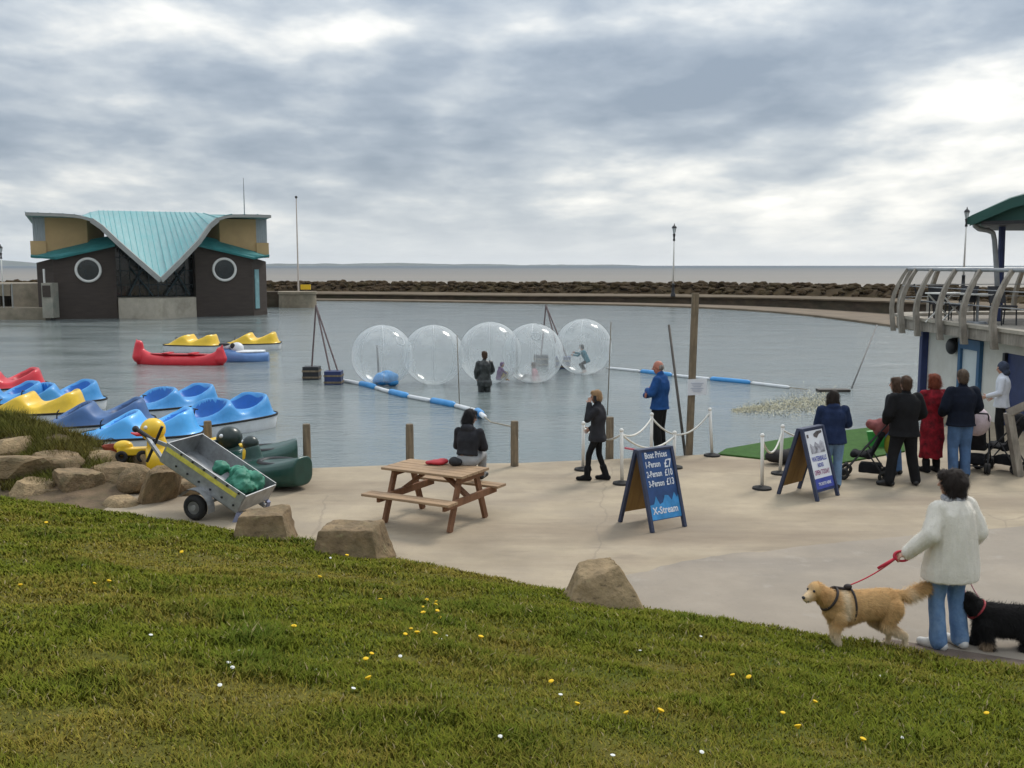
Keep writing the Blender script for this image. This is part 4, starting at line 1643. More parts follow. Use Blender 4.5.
GB = 'white rope barrier posts'
posts = {}
for key, px, py, tpy, lean, lab in (
        ('a', 583, 470, 424, (0, 0), 'white barrier post mostly hidden behind the woman in black'),
        ('b', 622, 484, 431, (-.02, 0), 'white barrier post left of the blue price board'),
        ('c', 651, 463, 415, (0, 0), 'white barrier post standing behind the blue price board'),
        ('d', 674, 468, 420, (0, 0), 'short white barrier post behind the top of the price board'),
        ('e', 712, 456, 410, (-.06, 0), 'slightly leaning white barrier post right of the tall timber post'),
        ('f', 762, 489, 436, (-.02, 0), 'white barrier post left of the picture board, nearer of the pair'),
        ('g', 780, 474, 427, (.02, 0), 'white barrier post left of the picture board, farther of the pair')):
    p = G(px, py)
    h = AT(px, tpy, p.y).z
    if key == 'd':
        h = .62
    r_ = thing('barrier_post', lab, 'barrier post', p, 0, GB)
    barrier_post_parts(r_, h, lean)
    posts[key] = p + V((lean[0], lean[1], h - .05))


def sag(a, c, s, n=12):
    return [a.lerp(c, i / n) - V((0, 0, s * 4 * (i / n) * (1 - i / n))) for i in range(n + 1)]


for (a, c, s, lab) in (('a', 'b', .16, 'white rope sagging behind the woman in black'), ('b', 'c', .14, 'white rope rising behind the price board on its left'), ('c', 'e', .36, 'white rope hanging deep before the man in blue'),
                       ('b', 'd', .22, 'white rope dropping behind the price board'), ('f', 'g', .30, 'white rope hanging between the two posts by the picture board')):
    mb = MB()
    mb.tube(sag(posts[a], posts[c], s), .017, 6)
    tag(mb.build('barrier_rope', rope_w, smooth=True), lab, 'rope', 'ropes of the white barrier')
mb = MB(); mb.tube(sag(posts['g'], G(815, 470) + V((0, 0, .55)), .05), .017, 6)
tag(mb.build('barrier_rope', rope_w, smooth=True), 'white rope running behind the picture board', 'rope', 'ropes of the white barrier')
mb = MB(); mb.tube([AT(625, 448, 17.4), AT(640, 450.5, 17.6), AT(656, 454, 17.8)], .02, 6)
tag(mb.build('pink_tape', mat('pink_tape', (.55, .12, .16), .7, .1, 5)), 'pink tape stretched behind the price board', 'tape')


# lettering helper
def text_mesh(lines, size, place, depth=.003):
    """lines: (string, x, z, size); returns MB-like arrays laid out by place(x, z)"""
    allv, allf = [], []
    for s, x, z, sz, sx in lines:
        cu = bpy.data.curves.new('t', 'FONT')
        cu.body = s
        cu.size = sz
        cu.align_x = 'CENTER'
        cu.resolution_u = 2
        cu.extrude = 0.0
        cu.offset = sz * .022
        o = bpy.data.objects.new('t', cu)
        COL.objects.link(o)
        dg = bpy.context.evaluated_depsgraph_get()
        me = bpy.data.meshes.new_from_object(o.evaluated_get(dg))
        k = len(allv)
        allv += [place(x + v.co.x * sx, z + v.co.y) for v in me.vertices]
        allf += [tuple(i + k for i in p.vertices) for p in me.polygons]
        bpy.data.objects.remove(o)
        bpy.data.meshes.remove(me)
        bpy.data.curves.remove(cu)
    mb = MB()
    mb.add(allv, allf)
    return mb


BW, BH, BS, BT = .58, 1.05, .34, .025          # A-board width, height, half spread at the foot


def board_place(x, z):
    """x across, z 0..1.1 up the front panel"""
    t = z / BH
    return V((x, -BS + (BS - .03) * t, z))


def a_board(name, label, loc, rz, frame_m, face_m, low):
    root = thing(name, label, 'sign board', loc, rz)
    nrm = V((0, -1, .3)).normalized()
    mb = MB(); mb.slab([board_place(-BW / 2, low), board_place(BW / 2, low), board_place(BW / 2, BH), board_place(-BW / 2, BH)], nrm, .02); fpn = mb.build('front_panel', face_m, root)
    mb = MB()
    q = [V((p.x, -p.y, p.z)) for p in (board_place(-BW / 2, low + .02), board_place(BW / 2, low + .02), board_place(BW / 2, BH), board_place(-BW / 2, BH))]
    mb.slab(q, (0, 1, .3), .02); mb.build('rear_panel', mat('plywood', (.30, .17, .05), .7, .2, 3, stretch=(6, 1, 1)), root)
    for s in (-1, 1):
        for yy in (1, -1):
            a, c = board_place(s * (BW / 2 + .0), 0), board_place(s * (BW / 2 + .0), BH + .01)
            mb = MB(); mb.beam((a.x, a.y * yy, 0), (c.x, c.y * yy, c.z), .045, .05, up=(0, 1, 0)); mb.build('leg', frame_m, root)
    mb = MB(); mb.box((0, 0, BH + .005), (BW + .05, .1, .035)); mb.build('top_rail', frame_m, root)
    mb = MB(); mb.beam((BW / 2 + .03, -.16, .42), (BW / 2 + .03, .16, .42), .012, .012); mb.build('stay', steel, root)
    return root, fpn


sgn_blue = mat('chalk_blue_board', (.030, .075, .20), .7, .3, 3, dirt=(.04, .09, .26), dirt_scale=4, dirt_amt=.5)
sgn_frame = mat('slate_blue_frame', (.035, .045, .085), .6, .2, 6)
p = (G(648, 531) + G(622, 524)) / 2
p = p + V((.26, .17, 0))
s1, f1 = a_board('price_board', 'blue A board chalked with white boat prices standing on the quay', p, R(33), sgn_frame, sgn_blue, .14)
off = V((0, -.004, .0012))
mb = MB()
pts = [(-.27, .15), (.27, .15), (.27, .44), (.24, .40), (.2, .47), (.14, .37), (.09, .44), (.03, .45), (-.02, .36), (-.08, .34), (-.13, .45), (-.18, .35), (-.27, .34)]
mb.add([board_place(x, z) + off for x, z in pts], [tuple(range(len(pts)))])
mb.build('painted_waves', mat('light_blue_paint', (.05, .26, .55), .7, .3, 6), f1)
off2 = V((0, -.008, .0024))
mb = text_mesh([('Boat Prices', -.01, .945, .115, .76), ('1-Person', -.09, .825, .112, .66), ('£7', .175, .805, .15, .86), ('2-Person', -.09, .70, .112, .66), ('£10', .165, .695, .125, .74),
                ('3-Person', -.08, .575, .112, .68), ('£13', .168, .575, .125, .74), ('X-Stream', .0, .22, .13, .88)], 1, lambda x, z: board_place(x, z) + off2)
mb.build('lettering', mat('chalk_white', (.72, .74, .78), .9, .1, 9), f1)

p = (G(815, 500) + G(785, 496)) / 2 + V((.19, .22, 0))
s2, f2 = a_board('picture_board', 'A board with a white poster, grey photo and blue foot strip', p, R(42), sgn_frame, navy_paint, .12)
mb = MB(); mb.add([board_place(x, z) + off for x, z in ((-.255, .16), (.255, .16), (.255, 1.02), (-.255, 1.02))], [(0, 1, 2, 3)]); mb.build('poster', mat('white_poster', (.72, .73, .76), .5, .04, 3), f2)
mb = MB(); mb.add([board_place(x, z) + off2 for x, z in ((-.255, .16), (.255, .16), (.255, .315), (-.255, .315))], [(0, 1, 2, 3)]); mb.build('foot_strip', mat('royal_blue_print', (.05, .07, .33), .5, .15, 8), f2)
photo = mat('grey_photograph', (.22, .215, .24), .5, .95, 11, dirt=(.62, .62, .68), dirt_scale=7, dirt_amt=.95)
mb = MB(); mb.add([board_place(x, z) + off2 for x, z in ((-.17, .68), (.21, .68), (.21, .82), (.13, .86), (.06, .80), (-.02, .85), (-.08, .78), (-.17, .84))], [tuple(range(8))]); mb.build('photograph', photo, f2)
mb = MB(); mb.add([board_place(x, z) + off2 for x, z in ((-.02, .93), (.06, .90), (.13, .95), (.22, .97), (.22, 1.0), (.08, 1.0), (-.02, .965))], [tuple(range(7))])
mb.add([board_place(x, z) + off2 for x, z in ((-.21, .92), (-.16, .92), (-.16, .97), (-.21, .97))], [(0, 1, 2, 3)])
mb.build('picture_detail', mat('dark_print', (.10, .085, .085), .6, .4, 20), f2)
off3 = V((0, -.012, .0036))
mb = text_mesh([('WATERBALLS', 0, .565, .10, .66), ('RIDES', 0, .475, .08, .8)], 1, lambda x, z: board_place(x, z) + off2)
mb.build('lettering', mat('blue_ink', (.07, .09, .36), .6, .1, 8), f2)
mb = text_mesh([('OPEN TODAY', 0, .365, .10, .66)], 1, lambda x, z: board_place(x, z) + off2)
mb.build('lettering', mat('red_ink', (.30, .10, .20), .6, .4, 8), f2)
mb = text_mesh([('TICKETS HERE', 0, .21, .06, .9)], 1, lambda x, z: board_place(x, z) + off3)
mb.build('lettering', MATS['chalk_white'], f2)

# green artificial turf jetty
mat_pts = [G(718, 455, 0), G(726, 450, 0), G(803, 436.5, 0), G(900, 425, 0), G(905, 452, 0), G(830, 466, 0), G(790, 462.5, 0)]
mb = MB(); mb.prism([(q.x, q.y) for q in mat_pts], -.25, .03)
tag(mb.build('turf_mat', mat('artificial_turf', (.034, .098, .012), .95, .25, 8, .6, 120)), 'bright green artificial turf mat covering the water edge', 'turf mat')
p = G(781, 464)
mb = MB(); mb.ell((0, 0, .11), (.3, .17, .13)); mb.ell((.18, .02, .14), (.16, .14, .12))
o = link('dark_bag', fuse(mb, .02, 3, folds=.02), mat('dark_canvas', (.025, .022, .022), .9, .3, 8)); o.location = (p.x, p.y, .03)
tag(o, 'dark bag lying on the turf mat behind the barrier rope', 'bag')

# ------------------------------------------------------------------ picnic table
pc0, pc1 = G(378, 467, .75), G(465, 477.5, .75)
pm = (pc0 + pc1) / 2
pdir = (pc1 - pc0).normalized()
prz = math.atan2(pdir.y, pdir.x)
pperp = V((-pdir.y, pdir.x, 0))
PT = pm + pperp * .36
pic = thing('picnic_table', 'wooden picnic table with two fixed benches on the quay', 'picnic table', (PT.x, PT.y, 0), prz)
TL = (pc1 - pc0).length * .93
mb = MB()
for k in range(5):
    y = -.29 + k * .145
    mb.beam((-TL / 2, y, .735 + .002 * (k % 2)), (TL / 2, y, .735), .135, .035, bev=.006)
mb.build('tabletop', table_top_m, pic)
for s in (-1, 1):
    mb = MB()
    for k in (0, 1):
        y = s * (.58 + k * .125)
        mb.beam((-TL / 2 - .04, y, .435), (TL / 2 + .04, y, .437), .118, .035, bev=.006)
    mb.build('bench', table_top_m, pic)
for ex in (-1, 1):
    xx = ex * (TL / 2 - .13)
    for s in (-1, 1):
        mb = MB(); mb.beam((xx, s * .20, .715), (xx, s * .47, 0.0), .09, .045, up=(1, 0, 0)); mb.build('leg', table_leg_m, pic)
    mb = MB(); mb.beam((xx + .047, -.68, .385), (xx + .047, .68, .385), .04, .095); mb.build('bench_bearer', table_leg_m, pic)
    mb = MB(); mb.beam((xx + .047, -.33, .68), (xx + .047, .33, .68), .04, .075); mb.build('top_bearer', table_leg_m, pic)
    mb = MB(); mb.beam((xx, 0, .40), (xx - ex * .42, 0, .70), .045, .09, up=(0, 1, 0)); mb.build('brace', table_leg_m, pic)
# things on the table
q = G(437, 464, .765)
mb = MB(); mb.ell((0, 0, .035), (.13, .09, .04)); mb.ell((.08, .03, .045), (.09, .07, .04)); mb.ell((-.1, 0, .03), (.07, .06, .03))
o = link('red_bag', fuse(mb, .012, 2, folds=.012), mat('red_nylon', (.42, .025, .035), .6, .25, 8)); o.location = (q.x, q.y, .755)
tag(o, 'flat red bag lying on the picnic table', 'bag')
q = G(454, 465, .765)
mb = MB(); mb.ell((0, 0, .06), (.08, .07, .07)); mb.ell((.06, .02, .05), (.06, .06, .05))
o = link('black_bag', fuse(mb, .012, 2, folds=.012), mat('black_nylon', (.02, .02, .022), .6, .25, 8)); o.location = (q.x, q.y, .755)
tag(o, 'small black bag beside the seated woman on the picnic table', 'bag')

# ------------------------------------------------------------------ trailer
WP = G(203, 518.5)
fwd = V((-.93, .30, 0)).normalized()
trz = math.atan2(fwd.y, fwd.x)
TRS = .90
tr_ = thing('box_trailer', 'small grey metal box trailer tipped onto its tail with green tarps', 'trailer', WP + V((-.04, 0, 0)), trz)
tr_.scale = (TRS,) * 3
TILT = R(28.5)
WR = .205
TW = .42   # half width
Mx = Matrix.Translation((0, 0, WR)) @ Matrix.Rotation(-TILT, 4, 'Y')


def tp(x, y, z):
    return Mx @ V((x, y, z))


x0, x1, zb, zt_ = -.62, .94, .27, .60
YN = 0.03
yL, yR = YN, YN - .86            # near side is +y local? resolved below
def side_panel(mb, y, t):
    mb.slab([tp(x0, y, zb), tp(x1, y, zb), tp(x1, y, zt_), tp(x0, y, zt_)], Mx.to_3x3() @ V((0, t, 0)), .02)


near, far = (1, -1)
yn, yf = .0, -.88
# forward (-x world) so local +y points towards the viewer when rz is about 160 deg
mb = MB(); side_panel(mb, yn + .02, 1); sp_ = mb.build('side_panel', galv, tr_)
mb = MB(); mb.slab([tp(x0 + .12, yn + .026, zb + .20), tp(x1 - .03, yn + .026, zb + .20), tp(x1 - .03, yn + .026, zb + .275), tp(x0 + .12, yn + .026, zb + .275)], Mx.to_3x3() @ V((0, 1, 0)), .004)
mb.build('stripe', mat('yellow_tape', (.62, .55, .10), .5, .25, 12), sp_)
mb = MB()
for k in range(6):
    for zz in (.08, .30):
        mb.box(tp(x0 + .1 + k * .23, yn + .028, zb + zz), (.03, .014, .03))
mb.build('fastener', black_m, sp_)
mb = MB(); side_panel(mb, yf, 1); mb.build('side_panel', galv, tr_)
mb = MB(); mb.slab([tp(x1, yn - .005, zb), tp(x1, yf, zb), tp(x1, yf, zt_), tp(x1, yn - .005, zt_)], Mx.to_3x3() @ V((1, 0, 0)), .02); mb.build('front_panel', galv, tr_)
mb = MB(); mb.slab([tp(x0, yn - .005, zb), tp(x0, yf, zb), tp(x0 - .02, yf, zt_ - .02), tp(x0 - .02, yn - .005, zt_ - .02)], Mx.to_3x3() @ V((-1, 0, 0)), .02); mb.build('tailgate', galv, tr_)
mb = MB(); mb.slab([tp(x0 + .02, yn - .005, zb + .01), tp(x1 - .025, yn - .005, zb + .01), tp(x1 - .025, yf + .005, zb + .01), tp(x0 + .02, yf + .005, zb + .01)], Mx.to_3x3() @ V((0, 0, 1)), .025); mb.build('floor_panel', galv, tr_)
mb = MB()
for yy in (yn - .12, yf + .12):
    mb.beam(tp(x0 - .05, yy, zb - .05), tp(x1 + .05, yy, zb - .05), .05, .06)
mb.tube([tp(0, yn + .1, 0), tp(0, yf - .1, 0)], .03, 8)
mb.beam(tp(x1, yn - .12, zb - .05), tp(x1 + .62, yn - .44, zb - .05), .05, .06)
mb.beam(tp(x1, yf + .12, zb - .05), tp(x1 + .62, yn - .44, zb - .05), .05, .06)
mb.build('chassis', galv, tr_)
mb = MB(); mb.tube([tp(x1 + .5, yn - .44, zb - .03), tp(x1 + .85, yn - .44, zb - .03)], .035, 8); mb.ell(tp(x1 + .88, yn - .44, zb - .04), .055); mb.build('coupling', black_m, tr_)
mb = MB(); mb.tube([tp(x1 + .42, yn - .38, zb + .3), tp(x1 + .42, yn - .38, zb - .38)], .025, 8); mb.build('jockey_leg', black_m, tr_)
mb = MB(); mb.beam(tp(x0 - .02, yn - .02, zb), tp(x0 - .04, yn + .02, zb - .19), .06, .07); mb.build('tail_foot', mat('blue_grey_steel', (.2, .22, .33), .5, .2, 4, metal=.3), tr_)
mb = MB(); mb.beam(tp(x0 - .02, yf + .02, zb), tp(x0 - .04, yf - .02, zb - .19), .06, .07); mb.build('tail_foot', mat('blue_grey_steel', (.2, .22, .33), .5, .2, 4, metal=.3), tr_)
for yy, nm in ((yn + .11, 1), (yf - .11, -1)):
    rx = Matrix.Rotation(PI / 2, 3, 'X')
    mb = MB(); mb.torus((0, yy, WR), WR - .065, .065, rx, 28, 12); wh = mb.build('wheel', rubber, tr_, smooth=True)
    mb = MB(); mb.lathe((0, yy, WR), [(.12, -.05), (.13, 0), (.12, .05), (.05, .035), (.045, .06), (0, .062)], 20, rot=rx); mb.lathe((0, yy, WR), [(.0, -.062), (.045, -.06), (.05, -.035), (.12, -.05)], 20, rot=rx); mb.build('rim', mat('dull_rim', (.32, .31, .30), .5, .2, 6, metal=.3), wh, auto=40)
    # mudguard
    rows = []
    for yo in (-.09, .09):
        rows.append([tp(.29 * math.cos(a), yy + yo, .29 * math.sin(a)) for a in np.linspace(R(8), R(165), 14)])
    mb = MB(); mb.grid(rows); mb.grid([[p * 1.0 + V((0, 0, .012)) for p in r] for r in rows]); mb.build('mudguard', galv, tr_)
# green tarps in the trailer
mb = MB()
rs = random.Random(12)
TM = tr_.matrix_world
for k in range(15):
    mb.ell(tp(rs.uniform(x0 + .14, .12), rs.uniform(yf + .15, yn - .15), zb + rs.uniform(.18, .50)), (rs.uniform(.10, .17), rs.uniform(.10, .17), rs.uniform(.08, .13)))
mb.ell(tp(-.25, -.44, zb + .14), (.36, .36, .14))
me = fuse(mb, .018, 2, folds=.05, fscale=9, stretch=(1, 1, 1))
o = link('green_tarp', me, mat('sea_green_tarp', (.04, .20, .13), .6, .3, 5, .3, 20))
o.location = tr_.location; o.rotation_euler = tr_.rotation_euler; o.scale = tr_.scale
tag(o, 'crumpled sea green tarpaulin heaped in the tail of the trailer', 'tarpaulin')

# ------------------------------------------------------------------ boats
def hull_grid(L_, W_, fz, nu=44, nv=30, power=3.2):
    """deck surface over a rounded rectangle, fz(x, y, e) gives height; e = 0 centre .. 1 rim"""
    P = []
    for i in range(nu + 1):
        row = []
        for j in range(nv + 1):
            a, c = -1 + 2 * i / nu, -1 + 2 * j / nv
            r = max(abs(a), abs(c))
            pn = (abs(a) ** power + abs(c) ** power) ** (1 / power) if r > 0 else 1
            k = r / pn if pn > 0 else 0
            x, y = a * k * L_ / 2, c * k * W_ / 2
            row.append(V((x, y, fz(x, y, r))))
        P.append(row)
    return P


def pedal_boat_parts(root, deck_m, seat_m, L_=2.95, W_=1.6):
    """+x is the bow; two broad scalloped benches one behind the other, with raised backs"""
    seats = [(-.72, 0), (.50, 0)]
    RX, RY = .44, .60

    def fz(x, y, e):
        t = (x + L_ / 2) / L_
        z = .36 + .10 * math.sin(t * PI) - .10 * max(0, t - .75) * 4
        for sx, sy in seats:
            dx, dy = (x - sx) / RX, (y - sy) / RY
            r = math.hypot(dx, dy)
            back = .5 - .5 * max(-1, min(1, (dx / max(r, .2))))
            back = back * back * (3 - 2 * back)
            rim = math.exp(-((r - 1.06) / .36) ** 2)
            z += rim * (.05 + (.36 if sx < 0 else .28) * back)
            if r < 1:
                z -= .16 * (1 - r * r)
        if e > .82:
            k = (e - .82) / .18
            k = k * k * (3 - 2 * k)
            z = z * (1 - k) + .30 * k
        return z
    P = hull_grid(L_, W_, fz, 64, 40)
    md, ms = MB(), MB()
    nj = len(P[0])
    vs = [p for r in P for p in r]
    fd, fs_ = [], []
    for i in range(len(P) - 1):
        for j in range(nj - 1):
            c = (P[i][j] + P[i + 1][j + 1]) / 2
            ins = any(math.hypot((c.x - a) / RX, (c.y - d) / RY) < .92 for a, d in seats)
            (fs_ if ins else fd).append((i * nj + j, i * nj + j + 1, (i + 1) * nj + j + 1, (i + 1) * nj + j))
    for mb, f, nm, m in ((md, fd, 'deck', deck_m), (ms, fs_, 'seat', seat_m)):
        used = sorted({i for q in f for i in q})
        mp = {o_: k for k, o_ in enumerate(used)}
        mb.add([vs[i] for i in used], [tuple(mp[i] for i in q) for q in f])
        if nm == 'deck':
            d_ob = mb.build(nm, m, root, smooth=True)
        else:
            mb.build(nm, m, root, smooth=True)
    # white lower hull
    mb = MB()
    secs = [(-.25, .86), (-.12, .95), (.10, .99), (.29, 1.0)]
    rows = []
    for z, k in secs:
        row = []
        for t in np.linspace(0, 2 * PI, 57):
            a, c = math.cos(t), math.sin(t)
            pn = (abs(a) ** 3.2 + abs(c) ** 3.2) ** (1 / 3.2)
            row.append(V((a / pn * L_ / 2 * k, c / pn * W_ / 2 * k, z + .05 * max(0, a) * (z < .2))))
        rows.append(row)
    mb.grid(rows)
    mb.build('hull', p_white, root, smooth=True)
    mb = MB()
    rim = []
    for t in np.linspace(0, 2 * PI, 57):
        a, c = math.cos(t), math.sin(t)
        pn = (abs(a) ** 3.2 + abs(c) ** 3.2) ** (1 / 3.2)
        rim.append(V((a / pn * (L_ / 2 + .01), c / pn * (W_ / 2 + .01), .295)))
    mb.tube(rim, .028, 6, caps=False)
    mb.build('fender', rubber, root, smooth=True)
    mb = MB(); mb.tube([(.95, 0, .35), (.92, 0, .58), (.88, 0, .62)], .018, 6); mb.tube([(.88, -.1, .62), (.88, .1, .62)], .016, 6); mb.build('steering_lever', black_m, root)


proto = thing('pedal_boat', 'blue pedal boat with white hull, farthest right of the moored boats', 'pedal boat', (0, 0, 0), 0, 'pedal boats on the pool')
pedal_boat_parts(proto, p_blue, p_blue_dk)


def hd(dx, dy):
    return math.atan2(dy, dx)


BOATS = [  # px, py, bow direction, colours, label
    (225, 430, (-.62, -.78), None, None),
    (173, 416, (-.66, -.75), None, 'blue pedal boat moored behind the light blue and beside the rightmost blue one'),
    (142, 446, (-.97, -.22), (p_sky, p_sky_dk), 'light blue pedal boat nearest the rocks behind the yellow duck'),
    (97, 434, (-.93, -.36), (p_navy, p_navy_dk), 'faded navy pedal boat between the yellow and light blue ones'),
    (55, 411, (-.75, -.65), None, 'blue pedal boat with white hull behind the yellow one at the left'),
    (-2, 413, (-.75, -.65), None, 'blue pedal boat cut by the left frame edge'),
    (36, 422.5, (-.98, -.18), (p_yel, p_yel_dk), 'yellow pedal boat behind the grassy earth bank'),
    (2, 396, (-.85, -.5), (p_red, p_red_dk), 'red pedal boat at the left frame edge'),
    (193, 351, (-.99, .1), (p_yel, p_yel_dk), 'yellow topped pedal boat floating behind the red canoe'),
    (253, 349, (-.99, -.1), (p_yel, p_yel_dk), 'yellow topped pedal boat floating behind the blue and white boat'),
]
for i, (px, py, dr_, cols, lab) in enumerate(BOATS):
    p = G(px, py, WATER_Z)
    o = proto if i == 0 else copy_tree(proto)
    o.location = (p.x, p.y, WATER_Z)
    o.scale = (.9, .92, 1.0)
    o.rotation_euler = (R([0, 1, -1.2, .8, -.6, 1, .5, -1, .6, -.8][i]), R([1, -.8, .6, 1.2, -.5, 0, .8, 1, -.6, .5][i]), hd(*dr_))
    if lab:
        o['label'] = lab
    if cols:
        swap_mats(o, {'blue_plastic': cols[0], 'deep_blue_plastic': cols[1]})

# red canoe
cn = thing('canoe', 'red canoe with high curled ends floating before the pavilion', 'canoe', G(180, 364.5, WATER_Z), R(178 - 6))
mb = MB()
secs = []
Lc = 3.7
for k in range(25):
    t = k / 24
    x = -Lc / 2 + Lc * t
    w = .40 * (math.sin(PI * (.03 + .94 * t)) ** .55)
    up = abs(2 * t - 1) ** 6
    zt2 = .40 + .66 * up * (1 if t > .5 else .7)
    zb2 = -.14 + .10 * up
    secs.append((V((x, 0, (zt2 + zb2) / 2)), V((0, 1, 0)), w * (1 - .35 * up), V((0, 0, 1)), (zt2 - zb2) / 2))
mb.loft(secs, 20, power=2.4)
mb.cap((Lc / 2 - .10, 0, .30), .27, (Lc / 2 - .12, 0, .80), .17)
mb.cap((-Lc / 2 + .1, 0, .26), .25, (-Lc / 2 + .12, 0, .56), .17)
o = link('hull', fuse(mb, .03, 3), p_red, cn, True)
mb = MB()
mb.loft([(V((x, 0, .425)), V((0, 1, 0)), .27 * math.sin(PI * (.08 + .84 * (x + 1.2) / 2.4)) ** .5, V((0, 0, 1)), .03) for x in np.linspace(-1.2, 1.2, 13)], 14)
mb.build('cockpit', p_red_dk, cn, smooth=True)
for x in (-.6, .5):
    mb = MB(); mb.box((x, 0, .47), (.22, .62, .04)); mb.build('thwart', p_red, cn)

# blue and white dinghy beside it
dn = thing('dinghy', 'small steel blue and white boat nosing up to the red canoe', 'boat', G(246, 361, WATER_Z), R(6))
mb = MB()
secs = []
for k in range(17):
    t = k / 16
    x = -.95 + 1.9 * t
    w = .55 * (math.sin(PI * (.12 + .80 * t)) ** .6)
    secs.append((V((x, 0, .1 + .10 * (1 - t))), V((0, 1, 0)), w, V((0, 0, 1)), .26 + .10 * (1 - t) ** 2))
mb.loft(secs, 20, power=2.6)
link('hull', fuse(mb, .03, 3), p_steel_blue, dn, True)
mb = MB(); mb.loft([(V((x, 0, .40)), V((0, 1, 0)), .42 * math.sin(PI * (.15 + .75 * (x + .8) / 1.6)), V((0, 0, 1)), .07) for x in np.linspace(-.7, .8, 9)], 14); mb.build('deck', p_white, dn, smooth=True)
mb = MB(); mb.ell((-.35, 0, .55), (.28, .26, .24)); mb.ell((-.75, 0, .62), (.18, .2, .14)); mb.build('figurehead', p_white, dn, smooth=True)
mb = MB(); mb.ell((-.5, -.2, .66), (.1, .06, .12)); mb.ell((-.85, -.06, .72), (.24, .2, .07)); mb.build('dark_trim', black_m, dn, smooth=True)


# duck boats
def duck_parts(root, body_m, head_m, beak_m, head_r, chest=None):
    mb = MB()
    secs = []
    for k in range(15):
        t = k / 14
        x = -.72 + 1.42 * t
        w = .50 * math.sin(PI * (.10 + .82 * t)) ** .6
        hh = .22 + .05 * (1 - t) ** 2
        secs.append((V((x, 0, .23 + .12 * (1 - t) ** 3)), V((0, 1, 0)), w, V((0, 0, 1)), hh))
    mb.loft(secs, 20, power=2.8)
    mb.cap((.48, 0, .35), .20, (.52, 0, .62), .15)
    link('body', fuse(mb, .022, 4), body_m, root, True)
    mb = MB(); mb.torus((-.12, 0, .44), .30, .055, None, 28, 8, sx=1.25, sy=.95); mb.lathe((-.12, 0, .42), [(.30, 0), (.02, .015), (0, .015)], 24); mb.build('cockpit', black_m, root, smooth=True)
    hz_ = .62 + head_r * (.75 if head_r < .22 else .25)
    mb = MB(); mb.ell((.56, 0, hz_), (head_r * 1.05, head_r, head_r)); hd_ = mb.build('head', head_m, root, smooth=True)
    mb = MB(); mb.loft([(V((.56 + head_r * .85, 0, hz_ - .05)), V((0, 1, 0)), head_r * .45, V((0, 0, 1)), .05), (V((.56 + head_r * 1.35, 0, hz_ - .06)), V((0, 1, 0)), head_r * .5, V((0, 0, 1)), .03), (V((.56 + head_r * 1.75, 0, hz_ - .03)), V((0, 1, 0)), head_r * .3, V((0, 0, 1)), .012)], 12)
    mb.build('beak', beak_m, hd_, smooth=True)
    for s in (-1, 1):
        mb = MB(); mb.ell((.56 + head_r * .62, s * head_r * .68, hz_ + head_r * .32), head_r * .17); e_ = mb.build('eye', p_white, hd_, smooth=True)
    if chest:
        mb = MB(); mb.cap((.55, 0, .42), .165, (.56, 0, .56), .158); mb.build('chest', chest, root, smooth=True)


GD = 'duck shaped boats on the quay'
p = G(269, 491)
dk = thing('duck_boat', 'dark green duck boat with a yellow chest, lying at the quay edge', 'duck boat', (p.x, p.y + .35, .01), R(150), GD)
dk.scale = (.88,) * 3
duck_parts(dk, p_green, p_dkgreen, p_yel, .15, p_yel)
p = AT(246, 474, 16.9)
dk = thing('duck_boat', 'dark green duck boat with a big round head behind the trailer', 'duck boat', (p.x + .22, 17.0, .01), R(196), GD)
dk.scale = (.88,) * 3
duck_parts(dk, p_green, p_dkgreen, p_dkgreen, .24)
p = AT(192, 468, 16.9)
dk = thing('duck_boat', 'yellow duck boat with a red beak behind the trailer drawbar', 'duck boat', (p.x - .05, 16.9, max(.02, float(mound_z(p.x, 16.9)))), R(205), GD)
duck_parts(dk, p_yel, p_yel, p_red, .20)
p = AT(112, 461, 16.9)
bk = thing('bucket', 'brick red plastic bucket on the bank below the light blue boat', 'bucket', (p.x, 16.9, p.z), 0)
mb = MB(); mb.lathe((0, 0, 0), [(.10, 0), (.145, .27), (.155, .275), (.155, .25), (.135, .25), (.1, .05), (0, .05)], 20); mb.build('tub', p_bucket, bk, auto=40)
mb = MB(); mb.tube([(-.15, 0, .27), (-.1, 0, .36), (0, 0, .4), (.1, 0, .36), (.15, 0, .27)], .008, 5); mb.build('handle', black_m, bk)
p = AT(134, 461, 16.7)
tw_ = thing('toy_tractor', 'small yellow ride-on toy with black wheels beside the red bucket', 'ride-on toy', (p.x, 16.7, p.z + .0), R(190))
mb = MB(); mb.box((0, 0, .17), (.5, .22, .12)); mb.ell((.16, 0, .26), (.16, .11, .1)); link('body', fuse(mb, .015, 3), p_yel, tw_, True)
for x in (-.17, .17):
    for s in (-1, 1):
        mb = MB(); mb.torus((x, s * .14, .1), .07, .035, Matrix.Rotation(PI / 2, 3, 'X'), 18, 8); mb.build('wheel', rubber, tw_, smooth=True)

